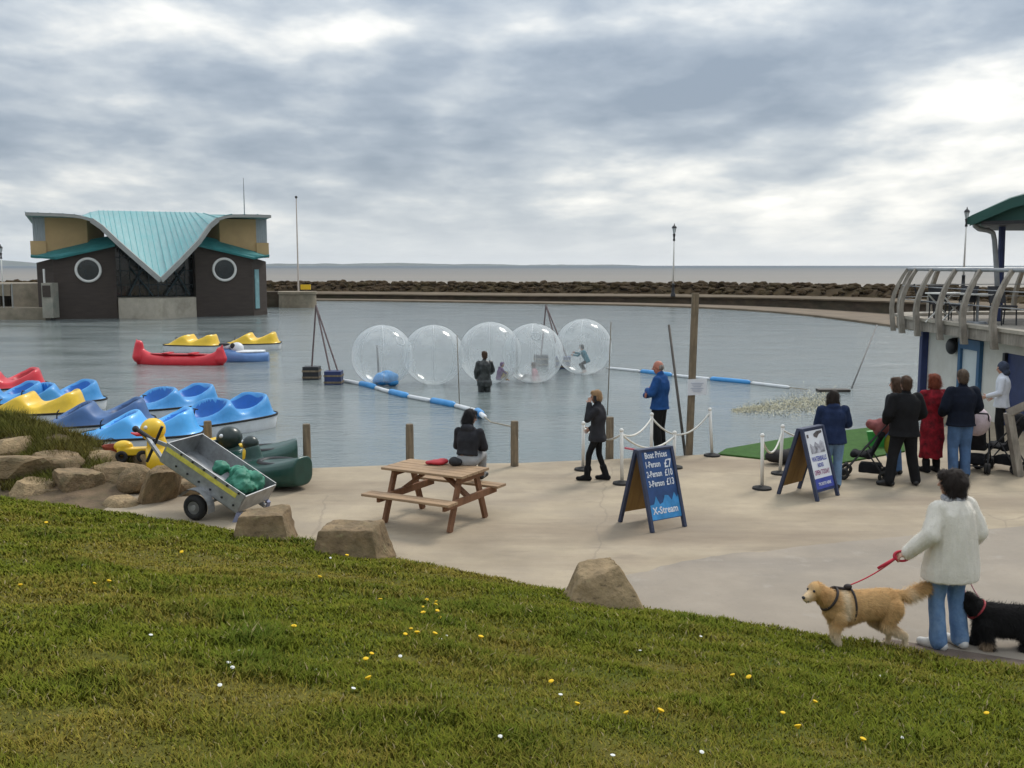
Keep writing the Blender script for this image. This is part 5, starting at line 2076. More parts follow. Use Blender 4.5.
# ------------------------------------------------------------------ water balls, floats, poles
def film_mat():
    m, nt, b_, N, L = new_mat('clear_pvc_film')
    N.remove(b_)
    out = N['Material Output']
    lw = N.new('ShaderNodeLayerWeight'); lw.inputs[0].default_value = .5
    tc = N.new('ShaderNodeTexCoord')
    n = N.new('ShaderNodeTexNoise'); n.inputs['Scale'].default_value = 1.1; n.inputs['Detail'].default_value = 4; n.inputs['Distortion'].default_value = .8
    L.new(tc.outputs['Object'], n.inputs[0])
    cr = N.new('ShaderNodeValToRGB'); cr.color_ramp.elements[0].position = .50; cr.color_ramp.elements[1].position = .72
    cr.color_ramp.elements[0].color = (.15,) * 3 + (1,); cr.color_ramp.elements[1].color = (.42,) * 3 + (1,)
    L.new(n.outputs[0], cr.inputs[0])
    pw = N.new('ShaderNodeMath'); pw.operation = 'POWER'; pw.inputs[1].default_value = 2.6
    L.new(lw.outputs['Facing'], pw.inputs[0])
    ma = N.new('ShaderNodeMath'); ma.operation = 'MULTIPLY_ADD'; ma.inputs[1].default_value = .62; ma.use_clamp = True
    L.new(pw.outputs[0], ma.inputs[0]); L.new(cr.outputs[0], ma.inputs[2])
    tr = N.new('ShaderNodeBsdfTransparent'); tr.inputs[0].default_value = (.97, .98, .985, 1)
    df = N.new('ShaderNodeBsdfDiffuse'); df.inputs[0].default_value = (.82, .84, .84, 1)
    tl = N.new('ShaderNodeBsdfTranslucent'); tl.inputs[0].default_value = (.82, .84, .84, 1)
    ad = N.new('ShaderNodeMixShader'); ad.inputs[0].default_value = .5
    L.new(df.outputs[0], ad.inputs[1]); L.new(tl.outputs[0], ad.inputs[2])
    mx = N.new('ShaderNodeMixShader')
    L.new(ma.outputs[0], mx.inputs[0]); L.new(tr.outputs[0], mx.inputs[1]); L.new(ad.outputs[0], mx.inputs[2])
    gl = N.new('ShaderNodeBsdfGlossy'); gl.inputs['Roughness'].default_value = .12
    m2 = N.new('ShaderNodeMixShader')
    gm = N.new('ShaderNodeMath'); gm.operation = 'MULTIPLY_ADD'; gm.inputs[1].default_value = .16; gm.inputs[2].default_value = .025
    L.new(pw.outputs[0], gm.inputs[0]); L.new(gm.outputs[0], m2.inputs[0]); L.new(mx.outputs[0], m2.inputs[1]); L.new(gl.outputs[0], m2.inputs[2])
    L.new(m2.outputs[0], out.inputs[0])
    return m


film = film_mat()
seam_m = mat('cloudy_pvc', (.66, .68, .68), .4, .1, 5)
BALLS = [(381.5, 386, 31, 'clear water ball with a blue inflatable inside, leftmost of the five'), (433, 385, 30.5, 'empty clear water ball between the leftmost one and the man in waders'),
         (490, 384, 31.5, 'clear water ball behind the man in waders'), (533.5, 383.5, 30.5, 'clear water ball with a child in pink sitting inside'),
         (584, 375, 28.5, 'clear water ball with a crouching child in teal inside')]
ball_pos = []
for i, (px, py, r, lab) in enumerate(BALLS):
    p = G(px, py, WATER_Z)
    rr = r / 1000 * p.y
    c = V((p.x, p.y + rr * .35, WATER_Z + rr * .96))
    ball_pos.append((c, rr))
    bt = thing('water_ball', lab, 'water ball', c, R(40 * i + 10), 'inflatable water balls on the pool')
    mb = MB(); mb.ell((0, 0, 0), (rr, rr, rr * .985), None, 56, 36)
    for q_, vv in enumerate(mb.v):
        v_ = V(vv)
        mb.v[q_] = v_ * (1 + .012 * mnoise.noise(v_ * 2.2 + V((i * 5, 0, 0))))
    mb.build('film', film, bt, smooth=True)
    mb = MB()
    for k in range(4):
        a = k * PI / 4
        rot = Matrix.Rotation(a, 3, 'Z') @ Matrix.Rotation(PI / 2, 3, 'X')
        mb.torus((0, 0, 0), rr * .996, .006, rot, 48, 4)
    mb.build('seam', seam_m, bt, smooth=True)
    mb = MB(); mb.torus((rr * .55, -rr * .6, rr * .52), .16, .02, V((.55, -.6, .52)).to_track_quat('Z', 'Y').to_matrix(), 20, 6); mb.build('zip_port', seam_m, bt, smooth=True)
c, rr = ball_pos[0]
mb = MB()
for a, b_, d, s in ((-.1, -.2, .05, .24), (.18, -.1, .1, .22), (.05, .1, .1, .24), (.25, -.15, -.05, .16), (-.25, -.15, -.02, .15)):
    mb.ell((a, b_, d), (s * 1.2, s, s * .9))
o = link('blue_inflatable', fuse(mb, .025, 3, folds=.04, fscale=5), p_blue, None, True)
o.location = c + V((.12, -.15, -rr + .22))
tag(o, 'crumpled blue inflatable lying inside the leftmost water ball', 'inflatable')

# float frames (leaning poles on two floating boxes)
def pole_raft(label, apex, fa, fb, Y0):
    root = thing('pole_raft', label, 'pole raft', (fa.x, fa.y, WATER_Z), 0, 'leaning pole frames on floating boxes')
    o_ = V((fa.x, fa.y, WATER_Z))
    ap = apex - o_
    for q_, m_ in ((fa, 0), (fb, 1)):
        q_ = q_ - o_
        mb = MB(); mb.box((q_.x, q_.y, .14), (.56, .5, .62)); fl = mb.build('float_box', black_m if m_ == 0 else navy_paint, root)
        mb = MB()
        for zz in (.30, .08):
            mb.box((q_.x, q_.y, zz), (.60, .54, .06))
        mb.build('timber_band', timber, fl)
    a, c = fa - o_, fb - o_
    for s0, s1 in ((a, ap), (c + V((-.12, 0, 0)), ap), (c + V((.15, 0, 0)), ap)):
        mb = MB(); mb.tube([s0 + V((0, 0, .4)), s1], .03, 6); mb.build('pole', mat('rusty_pole', (.07, .045, .045), .7, .4, 6), root)
    return root


fa, fb = G(312, 379, WATER_Z), G(334, 384, WATER_Z)
pole_raft('raft of dark leaning poles left of the leftmost water ball', AT(316, 305.5, 36.5), fa, fb, 36)
fa, fb = G(541, 366, WATER_Z), G(563, 368, WATER_Z)
pole_raft('raft of dark leaning poles behind the pair of right hand water balls', AT(546, 305, 42), fa, fb, 42)

pole_m = mat('slim_dark_pole', (.075, .065, .055), .7, .3, 8)
pole_l = mat('slim_brown_pole', (.20, .17, .13), .8, .3, 8)
for (px, py, qx, qy, r, m_, lab) in (
        (379, 372, 377, 345, .045, pole_m, 'dark pole standing inside the outline of the leftmost water ball'),
        (517.5, 369, 516.5, 333, .055, pole_m, 'dark pole between the two middle right water balls'),
        (460, 408, 457, 335, .015, pole_l, 'slim brown pole left of the man in waders'),
        (607, 415, 611, 322, .016, pole_l, 'slim brown pole right of the rightmost water ball'),
        (691, 436, 669, 325, .032, pole_m, 'dark leaning pole between the man in blue and the tall timber post'),
        (846, 391, 877, 325, .028, mat('grey_pole', (.17, .165, .16), .8, .2, 8), 'long grey pole slanting over the water beyond the seated group'),
        (938, 356, 939, 330, .04, pole_m, 'short dark pole in the water under the cafe deck corner')):
    a = G(px, py, WATER_Z)
    if px == 691:
        a = AT(px, py, 19.2)
        a.z = WATER_Z
        t = AT(qx, qy, 20.2)
    elif px == 846:
        t = AT(qx, qy, a.y + 4)
    else:
        t = AT(qx, qy, a.y + .05)
    mb = MB(); mb.tube([a - V((0, 0, .4)), t], [r, r * .8], 7)
    tag(mb.build('water_pole', m_, None, smooth=True), lab, 'pole', 'poles standing in the pool')
a = G(833, 391.5, WATER_Z)
mb = MB(); mb.box((a.x, a.y, WATER_Z + .02), (1.0, .35, .12)); tag(mb.build('mooring_float', pole_m), 'flat dark float at the foot of the slanting grey pole', 'float')


def float_line(label, pts, seg, r, stop=1e9):
    root = thing('float_line', label, 'float line', (0, 0, 0), 0, 'blue and white float lines')
    mb = MB(); mb.tube(pts, .015, 6); mb.build('rope', rope_g, root)
    # walk along
    L_ = [0]
    for i in range(1, len(pts)):
        L_.append(L_[-1] + (pts[i] - pts[i - 1]).length)

    def at(s):
        for i in range(1, len(pts)):
            if s <= L_[i]:
                return pts[i - 1].lerp(pts[i], (s - L_[i - 1]) / (L_[i] - L_[i - 1]))
        return pts[-1]
    s, k = 0.1, 0
    while s + seg < min(L_[-1], stop):
        mb = MB(); rr_ = r * (1.0 if k % 2 else .62)
        mb.tube([at(s), at(s + .08), at(s + seg * .5), at(s + seg - .08), at(s + seg)], [rr_ * .5, rr_, rr_, rr_, rr_ * .5], 10)
        mb.build('float', MATS['blue_plastic'] if k % 2 else MATS['white_plastic'], root, smooth=True)
        s += seg + .04
        k += 1
    return root


p0, p1 = G(341, 380, WATER_Z + .05), G(478, 411.5, WATER_Z + .05)
bp = G(514.5, 466); bp.z = .70
mid = p1.lerp(bp, .45) - V((0, 0, .12))
float_line('blue and white float line running from the pole raft to the quay bollard', [p0] + [p0.lerp(p1, t) + V((.15 * math.sin(t * 9), 0, 0)) for t in (.2, .4, .6, .8)] + [p1, mid, bp], 1.22, .105, (p1 - p0).length + 2.4)
p0, p1 = G(606, 368, WATER_Z + .04), G(806, 389, WATER_Z + .04)
float_line('blue and white float line running right from the rightmost water ball', [p0.lerp(p1, t) + V((0, .15 * math.sin(t * 11), 0)) for t in np.linspace(0, 1, 9)], 1.6, .095)

# pale weed drifting at the surface
n = 5200
cx, cy = [], []
tt = RNG.random(n)
px_ = 732 + 105 * RNG.random(n) ** .8
py_ = 411 - (px_ - 732) * .10 + RNG.normal(0, 4.2, n) * np.clip((px_ - 715) / 60, .2, 1.3)
pts = np.array([G(float(a), float(c), WATER_Z)[:] for a, c in zip(px_, py_)])
cc = np.array([0.43, 0.40, 0.28]) * np.ones((n, 3))
tufts('water_weed', 'pale straw coloured weed drifting at the pool surface', pts, .028, cc, MATS['grass_blade'], .014, 5.5)
# ------------------------------------------------------------------ people
def cloth(name, col, var=.22, **k):
    return mat('cloth_' + name, col, .92, var, k.pop('scale', 7), .35, 90, spec=.15, **k)


skin_m = mat('skin', (.46, .26, .185), .55, .10, 12, spec=.35)
skin_ruddy = mat('ruddy_skin', (.44, .17, .115), .55, .15, 12, spec=.35)
eye_m = mat('dark_eye', (.02, .016, .014), .2, .1, 5)
lip_m = mat('lip', (.33, .12, .10), .5, .1, 5)

BASE = dict(pelvis=(0, 0, .93), chest=(0, -.015, 1.25), neck=(0, .0, 1.475), head=(0, .03, 1.625),
            shL=(-.185, 0, 1.42), shR=(.185, 0, 1.42), elL=(-.235, -.03, 1.13), elR=(.235, -.03, 1.13), wrL=(-.235, .07, .89), wrR=(.235, .07, .89),
            hipL=(-.09, 0, .90), hipR=(.09, 0, .90), knL=(-.10, .025, .50), knR=(.10, .025, .50), anL=(-.10, -.03, .085), anR=(.10, -.03, .085),
            toeL=(-.125, .15, .03), toeR=(.125, .15, .03))


def fur(name, me, root, n, length, wid, col_fn, flow, m, droop=.3, nout=.38, mess=.22):
    """short hairs over a body mesh; flow(p) gives the lie of the coat"""
    nv = len(me.polygons)
    cen = np.zeros(nv * 3); me.polygons.foreach_get('center', cen); cen = cen.reshape(-1, 3)
    nor = np.zeros(nv * 3); me.polygons.foreach_get('normal', nor); nor = nor.reshape(-1, 3)
    area = np.zeros(nv); me.polygons.foreach_get('area', area)
    idx = RNG.choice(nv, n, p=area / area.sum())
    p = cen[idx] + RNG.normal(0, .004, (n, 3))
    nm = nor[idx]
    fl = flow(p)
    d = fl + nm * nout + RNG.normal(0, mess, (n, 3))
    d[:, 2] -= droop
    d -= nm * np.minimum((d * nm).sum(1, keepdims=True) - .10, 0)
    d /= np.linalg.norm(d, axis=1, keepdims=True)
    L = length(p) * RNG.uniform(.6, 1.2, n)
    s = np.cross(d, nm)
    s /= np.linalg.norm(s, axis=1, keepdims=True) + 1e-6
    vs = np.zeros((n, 3, 3))
    vs[:, 0] = p - s * wid
    vs[:, 1] = p + s * wid
    vs[:, 2] = p + d * L[:, None]
    f = bpy.data.meshes.new(name)
    f.from_pydata(vs.reshape(-1, 3).tolist(), [], np.arange(n * 3).reshape(-1, 3).tolist())
    c = col_fn(p) * RNG.uniform(.75, 1.25, (n, 1))
    ca = f.color_attributes.new('Col', 'FLOAT_COLOR', 'POINT')
    ca.data.foreach_set('color', np.repeat(np.concatenate([c, np.ones((n, 1))], 1).astype(np.float32)[:, None], 3, 1).ravel())
    o = link(name, f, m, root)
    return o


strand_m = mat_attr('hair_strand', .7, .3)


class Person:
    def __init__(self, label, loc, face, H=1.72, pose=None, girth=1.0, head_yaw=0.0, head_pitch=0.0, skin=None, near=False):
        self.s = H / 1.75
        self.J = {k: V(v) * self.s for k, v in BASE.items()}
        for k, v in (pose or {}).items():
            self.J[k] = V(v) * self.s
        self.g = girth
        self.root = thing('person', label, 'person', loc, R(face))
        self.hr = Matrix.Rotation(R(head_yaw), 3, 'Z') @ Matrix.Rotation(R(head_pitch), 3, 'X')
        self.skin = skin or skin_m
        self.near = near
        self.vox = .0075 if near else .010
        self.seed = random.random() * 50

    def H(self, x, y, z):
        return self.J['head'] + self.hr @ (V((x, y, z)) * self.s)

    def torso_secs(self, ext=0.0, low=None, straight=False, cut=False):
        J, s, g = self.J, self.s, self.g
        hx = (J['hipR'] - J['hipL']).normalized()
        sx = (J['shR'] - J['shL']).normalized()
        P, C, Nk = J['pelvis'], J['chest'], J['neck']
        up = (C - P).normalized()
        up2 = (Nk - C).normalized()
        out = []

        def sec(c, ax, u, rx, ry):
            ay = u.cross(ax).normalized()
            ax2 = ay.cross(u).normalized()
            out.append((c, ax2, rx * s * g + ext, ay, ry * s * g + ext))
        if low:
            for c, rx, ry in low:
                sec(V(c) * s, hx, V((0, 0, 1)), rx, ry)
        else:
            sec(P - up * .10 * s, hx, up, .13, .10)
        if cut:
            out.clear()
        elif not straight:
            sec(P - up * .03 * s, hx, up, .168, .12)
        if not straight:
            sec(P + up * .06 * s, hx, up, .16, .112)
            sec(P.lerp(C, .5), (hx + sx).normalized(), up, .142, .10)
        sec(C, sx, up, .165, .118)
        sec(C.lerp(Nk, .45), sx, up2, .168, .11)
        sec(C.lerp(Nk, .78), sx, up2, .115, .085)
        sec(Nk + up2 * .0, sx, up2, .062, .062)
        return out

    def hand(self, mb_body, mb_f, side, curl=.5, dirv=None, palm_n=None, spread=.10):
        J, s = self.J, self.s
        w, e = J['wr' + side], J['el' + side]
        d = V(dirv).normalized() if dirv else (w - e).normalized()
        inner = V((1 if side == 'L' else -1, 0, 0))
        pn = V(palm_n).normalized() if palm_n else inner
        pn = (pn - d * pn.dot(d))
        if pn.length < .1:
            pn = V((0, 1, .1)) - d * d.y
        pn.normalize()
        ac = d.cross(pn)          # across the knuckles
        thumb_side = ac if ac.y > 0 or (abs(ac.y) < .2 and ac.z > 0) else -ac
        mb_body.cap(w - d * .01 * s, .027 * s, w + d * .03 * s, .03 * s)
        secs = []
        for t, rx, ry in ((.0, .026, .019), (.03, .036, .018), (.07, .041, .015), (.092, .038, .012)):
            secs.append((w + d * t * s, ac, rx * s, pn, ry * s))
        mb_body.loft(secs, 14)
        k0 = w + d * .088 * s
        for i in range(4):
            o = (-.030 + .020 * i)
            L = (.068, .078, .074, .058)[i] if thumb_side.dot(ac) < 0 else (.058, .074, .078, .068)[i]
            p = k0 + ac * o * s
            dd = (d + ac * (o * spread * 30)).normalized()
            a = curl * .5
            for q, (l, r0, r1) in enumerate(((.42, .0092, .0085), (.33, .0085, .0078), (.25, .0078, .0066))):
                dd = (dd * math.cos(a) + pn * math.sin(a)).normalized()
                p2 = p + dd * L * l * s
                mb_f.cap(p, r0 * s, p2, r1 * s, 8)
                p = p2
                a = curl * .95
        p = w + d * .03 * s + thumb_side * .03 * s
        dd = (thumb_side * .75 + d * .65 + pn * .25).normalized()
        for l, r0, r1 in ((.038, .0125, .0105), (.028, .0105, .008)):
            p2 = p + dd * l * s
            mb_f.cap(p, r0 * s, p2, r1 * s, 8)
            dd = (dd + d * .45 + pn * .35 * curl).normalized()
            p = p2

    def body(self, handL=None, handR=None):
        J, s = self.J, self.s
        mb, mf = MB(), MB()
        # head
        hr = self.hr
        mb.ell(self.H(0, -.012, .025), (.074 * s, .094 * s, .098 * s), hr)
        mb.ell(self.H(0, .018, -.045), (.058 * s, .068 * s, .072 * s), hr)
        mb.ell(self.H(0, .045, -.088), (.032 * s, .030 * s, .026 * s), hr)
        mb.cap(self.H(0, .082, .018), .010 * s, self.H(0, .104, -.022), .0145 * s)
        mb.ell(self.H(0, .074, .03), (.05 * s, .016 * s, .012 * s), hr)
        for q in (-1, 1):
            mb.ell(self.H(q * .076, -.012, -.01), (.012 * s, .020 * s, .033 * s), hr)
            mb.ell(self.H(q * .034, .066, -.02), (.022 * s, .018 * s, .02 * s), hr)
        mb.cap(J['neck'] - V((0, 0, .04)) * s, .062 * s, self.H(0, -.02, -.06), .052 * s)
        mb.loft(self.torso_secs(-.012), 18)
        for q in 'LR':
            mb.cap(J['sh' + q] - V((0, 0, .015)) * s, .036 * s, J['el' + q], .034 * s)
            mb.cap(J['el' + q], .034 * s, J['wr' + q], .026 * s)
            self.hand(mb, mf, q, **((handL if q == 'L' else handR) or {}))
            mb.cap(J['hip' + q], .068 * s, J['kn' + q], .045 * s)
            mb.cap(J['kn' + q], .044 * s, J['kn' + q].lerp(J['an' + q], .3), .042 * s)
            mb.cap(J['kn' + q].lerp(J['an' + q], .3), .042 * s, J['an' + q], .034 * s)
            mb.cap(J['an' + q], .038 * s, J['toe' + q], .028 * s)
        me = fuse(mb, self.vox, 2)
        # fingers stay crisp: joined to the palm of the same mesh
        f = mf.mesh('f')
        bm = bmesh.new()
        bm.from_mesh(me)
        bm.from_mesh(f)
        bm.to_mesh(me)
        bm.free()
        bpy.data.meshes.remove(f)
        o = link('body', me, self.skin, self.root, True)
        mb = MB()
        for q in (-1, 1):
            mb = MB(); mb.ell(self.H(q * .034, .0815, .004), (.0135 * s, .006 * s, .007 * s), hr, 10, 6); mb.build('eye', eye_m, o, smooth=True)
        mb = MB(); mb.ell(self.H(0, .083, -.056), (.024 * s, .008 * s, .0075 * s), hr, 10, 6); mb.build('mouth', lip_m, o, smooth=True)
        return o

    def garment(self, name, mb, m, vox=None, folds=.007, fscale=9.0, smooth=4, fst=(1, 1, .45)):
        me = fuse(mb, vox or (self.vox * 1.4), smooth, folds=folds * 1.5, fscale=fscale, seed=self.seed, stretch=fst)
        return link(name, me, m, self.root, True)

    def top(self, name, m, ext=.022, low=None, sleeve=1.0, sl=(.072, .058, .046), collar=0.0, hood=False, folds=.009, fscale=9.0, fst=(1, 1, .45), straight=False, cut=False):
        J, s = self.J, self.s
        mb = MB()
        mb.loft(self.torso_secs(ext, low, straight, cut), 22)
        for q in 'LR':
            mb.cap(J['sh' + q] + V((0, 0, -.02)) * s, sl[0] * s * self.g * .92, J['el' + q], sl[1] * s * self.g)
            e = J['el' + q].lerp(J['wr' + q], sleeve)
            mb.cap(J['el' + q], sl[1] * s * self.g, e, sl[2] * s * self.g)
        if collar:
            u = (J['neck'] - J['chest']).normalized()
            mb.cap(J['neck'] - u * .03, .075 * s, J['neck'] + u * collar, .068 * s)
        if hood:
            mb.ell(J['neck'] + V((0, -.085, -.01)) * s, (.125 * s, .075 * s, .075 * s))
        return self.garment(name, mb, m, folds=folds, fscale=fscale, fst=fst)

    def trousers(self, m, r=(.10, .072, .062), flare=0.0, to=1.0, name='trousers', folds=.007):
        J, s, g = self.J, self.s, self.g
        mb = MB()
        S = self.torso_secs(.012)[:3]
        P = J['pelvis']
        mb.loft(S, 20)
        for q in 'LR':
            mb.cap(J['hip' + q], r[0] * s * g, J['kn' + q], r[1] * s)
            e = J['kn' + q].lerp(J['an' + q], to)
            mb.cap(J['kn' + q], r[1] * s, e, (r[2] + flare) * s)
        return self.garment(name, mb, m, folds=folds)

    def shoes(self, m, r=.043, h=0.0, boot=0.0):
        J, s = self.J, self.s
        for q in 'LR':
            mb = MB()
            a, t = J['an' + q], J['toe' + q]
            d = (t - a)
            flat = V((d.x, d.y, 0)).normalized()
            heel = a - flat * .045 * s + V((0, 0, -.035)) * s
            mb.cap(heel, (r + .003) * s, t + V((0, 0, .012)) * s, (r - .004) * s)
            mb.cap(a, (r + .004) * s, a.lerp(t, .55), r * s)
            if boot:
                mb.cap(a, (r + .016) * s, a.lerp(J['kn' + q], boot), (r + .024) * s)
            zmin = min(a.z, t.z) - .04 * s
            self.garment('shoe', mb, m, vox=.009, folds=.002, smooth=2)

    def hair(self, m, style='short', folds=.012):
        s, hr = self.s, self.hr
        mb = MB()
        if style != 'hood':
            mb.ell(self.H(0, -.028, .045), (.084 * s, .098 * s, .094 * s), hr)
            mb.ell(self.H(0, -.055, -.01), (.078 * s, .072 * s, .085 * s), hr)
            mb.ell(self.H(0, .04, .098), (.058 * s, .045 * s, .028 * s), hr)
        if style == 'balding':
            mb = MB()
            mb.ell(self.H(0, -.05, -.0), (.083 * s, .066 * s, .07 * s), hr)
        if style == 'bob':
            mb.ell(self.H(0, -.055, -.04), (.096 * s, .075 * s, .11 * s), hr)
            for q in (-1, 1):
                mb.cap(self.H(q * .076, -.01, .04), .03 * s, self.H(q * .082, -.005, -.09), .028 * s)
        if style == 'bushy':
            mb.ell(self.H(0, -.04, .02), (.112 * s, .112 * s, .125 * s), hr)
            mb.ell(self.H(0, -.06, -.07), (.105 * s, .08 * s, .085 * s), hr)
            mb.ell(self.H(0, .05, .09), (.075 * s, .05 * s, .04 * s), hr)
            for q in (-1, 1):
                mb.cap(self.H(q * .085, -.02, .03), .034 * s, self.H(q * .085, -.03, -.10), .034 * s)
        if style == 'long':
            mb.cap(self.H(0, -.06, 0), .082 * s, self.J['neck'] + V((0, -.075, -.10)) * s, .06 * s)
            for q in (-1, 1):
                mb.cap(self.H(q * .074, -.02, .04), .03 * s, self.H(q * .078, -.03, -.12), .03 * s)
        if style == 'bun':
            mb.ell(self.H(0, -.13, .04), .045 * s)
        if style == 'hood':
            mb.ell(self.H(0, -.03, .02), (.105 * s, .115 * s, .13 * s), hr)
            mb.ell(self.H(0, -.06, -.09), (.11 * s, .09 * s, .09 * s), hr)
        me = fuse(mb, .009, 2, folds=folds, fscale=26, stretch=(1, 1, .5), seed=self.seed)
        o = link('hair', me, m, self.root, True)
        col = HAIRCOL.get(m.name)
        if col is not None and style not in ('balding',):
            top = self.J['head'] + V((0, -.02, .06))

            def lie(p):
                d = p - np.array(top[:])
                d[:, 2] = -.12
                d[:, :2] *= 1.3
                return d / (np.linalg.norm(d, axis=1, keepdims=True) + 1e-6)
            ln = {'short': .028, 'bob': .055, 'bushy': .045, 'long': .06}.get(style, .04) * self.s
            fur('hair_strands', me, o, 9000 if self.near else 3000, lambda p: np.full(len(p), ln), .0022, lambda p: np.tile(np.array(col), (len(p), 1)), lie, strand_m, .45, .22, .25)
        return o


HAIRCOL = {}


def hairmat(name, c):
    HAIRCOL['hair_' + name] = c
    return mat('hair_' + name, c, .7, .45, 30, .5, 120, stretch=(1, 1, .3), spec=.3)


h_dark = hairmat('dark_brown', (.022, .014, .010))
h_brown = hairmat('brown', (.075, .040, .022))
h_black = hairmat('black', (.012, .010, .010))
h_red = hairmat('red', (.20, .045, .018))
h_blond = hairmat('blond', (.36, .22, .11))
h_grey = hairmat('grey', (.22, .19, .17))
jeans = cloth('blue_denim', (.12, .205, .355), .28, dirt=(.26, .36, .50), dirt_scale=3, dirt_amt=.7)
jeans_p = cloth('pale_denim', (.16, .25, .38), .2)
jeans_d = cloth('mid_denim', (.075, .135, .25), .25)
black_c = cloth('black', (.012, .012, .013), .3)
char_c = cloth('charcoal', (.030, .030, .034), .3)
navy_c = cloth('navy', (.009, .012, .022), .3)
navy2_c = cloth('blue_navy', (.017, .028, .068), .3)
grey_c = cloth('pale_grey', (.30, .30, .30), .15)
white_w = cloth('white_wool', (.74, .69, .61), .05, scale=9)
white_c = cloth('white_shirt', (.62, .64, .70), .1)
red_c = cloth('crimson', (.27, .016, .026), .4, dirt=(.035, .012, .014), dirt_scale=11, dirt_amt=.85)
teal_c = cloth('teal', (.05, .16, .20), .25)
pink_c = cloth('pink', (.52, .25, .28), .2)
royal_c = cloth('royal_blue', (.018, .065, .20), .3)
shoe_w = mat('trainer_white', (.62, .60, .56), .6, .15, 14, dirt=(.25, .25, .26), dirt_scale=14, dirt_amt=.6)
shoe_k = mat('black_leather', (.014, .013, .013), .5, .25, 10)
wader_m = mat('wet_wader', (.022, .024, .022), .35, .8, 6, .4, 20, dirt=(.11, .115, .11), dirt_scale=9, dirt_amt=.55)

# woman with the dogs
WF = G(946, 647)
wp = Person('woman in a baggy white jumper and jeans walking two dogs', (WF.x, WF.y, .004), 22, 1.66, dict(
    neck=(0, .01, 1.475), head=(-.005, .05, 1.63), elL=(-.30, -.03, 1.17), wrL=(-.415, .13, .965), elR=(.27, -.06, 1.15), wrR=(.30, .10, .95),
    hipL=(-.095, 0, .90), hipR=(.095, 0, .90), knL=(-.115, .04, .50), anL=(-.135, -.03, .085), toeL=(-.20, .13, .03), knR=(.09, .0, .50), anR=(.115, -.06, .085), toeR=(.13, .12, .03)),
    girth=1.08, head_yaw=42, near=True)
wp.body(handL=dict(curl=1.25, dirv=(-.75, .45, -.35), palm_n=(.3, .2, -.9)), handR=dict(curl=1.2, dirv=(-.3, .7, -.5)))
wp.top('jumper', white_w, ext=.048, low=[((0, -.005, .70), .225, .165), ((0, -.005, .80), .225, .165)], sl=(.092, .090, .064), collar=.02, folds=.013, fscale=11, fst=(1, 1, .2), straight=True)
fur('knit_fuzz', wp.root.children[-1].data, wp.root.children[-1], 26000, lambda p: np.full(len(p), .011), .0013, lambda p: np.tile(np.array([.74, .69, .61]), (len(p), 1)),
    lambda p: np.tile(np.array([0, 0, -.4]), (len(p), 1)), strand_m, .1, .9, .6)
wp.trousers(jeans, r=(.098, .078, .072), flare=.012, folds=.012)
wp.shoes(shoe_w, r=.048)
wp.hair(h_dark, 'bushy', .016)
mb = MB(); mb.torus(wp.J['neck'] + V((0, .0, .015)), .078, .032, None, 24, 10)
wp.garment('scarf', mb, mat('grey_scarf', (.34, .34, .36), .9, .6, 22), folds=.008, smooth=1)

# woman on the phone
p = G(597, 480.5)
pw_ = Person('slim person in a black jacket and fluffy boots holding a hand to the ear', p, 75, 1.50, dict(
    head=(0, .04, 1.63), elL=(-.24, .15, 1.22), wrL=(-.12, .14, 1.50), elR=(.23, -.01, 1.13), wrR=(.16, .17, .99),
    knL=(-.09, .15, .50), anL=(-.08, .18, .085), toeL=(-.09, .36, .03), knR=(.09, -.02, .50), anR=(.10, -.16, .085), toeR=(.11, .02, .03)), head_yaw=10, head_pitch=-6)
pw_.body(handL=dict(curl=.9, dirv=(.2, .0, .9), palm_n=(1, -.2, 0)), handR=dict(curl=.7))
pw_.top('jacket', navy_c if False else char_c, ext=.03, low=[((0, .0, .78), .18, .14), ((0, 0, .86), .185, .14)], sl=(.078, .064, .054), collar=.05)
pw_.trousers(black_c, r=(.085, .060, .048))
pw_.shoes(black_c, r=.046, boot=.42)
pw_.hair(h_blond, 'short')
mb = MB(); mb.box(pw_.H(-.098, .02, -.02), (.012, .05, .1)); mb.build('phone', black_m, pw_.root)

# man in blue, arms crossed
p = G(659, 454.5)
mn = Person('broad man in a blue jacket standing with folded arms by the post', (p.x, p.y, 0), 62, 1.78, dict(
    elL=(-.27, .06, 1.17), wrL=(.06, .26, 1.17), elR=(.27, .06, 1.15), wrR=(-.08, .24, 1.10), head=(0, .05, 1.62)), girth=1.12, head_yaw=12, head_pitch=-8, skin=skin_ruddy)
mn.body(handL=dict(curl=.6, dirv=(.8, -.1, .1), palm_n=(0, -1, 0)), handR=dict(curl=.6, dirv=(-.8, -.1, .1), palm_n=(0, -1, 0)))
mn.top('jacket', royal_c, ext=.028, low=[((0, 0, .86), .185, .14)], sl=(.085, .07, .056), collar=.03)
mn.trousers(black_c, r=(.105, .085, .072))
mn.shoes(shoe_k)
mn.hair(h_grey, 'balding', .006)

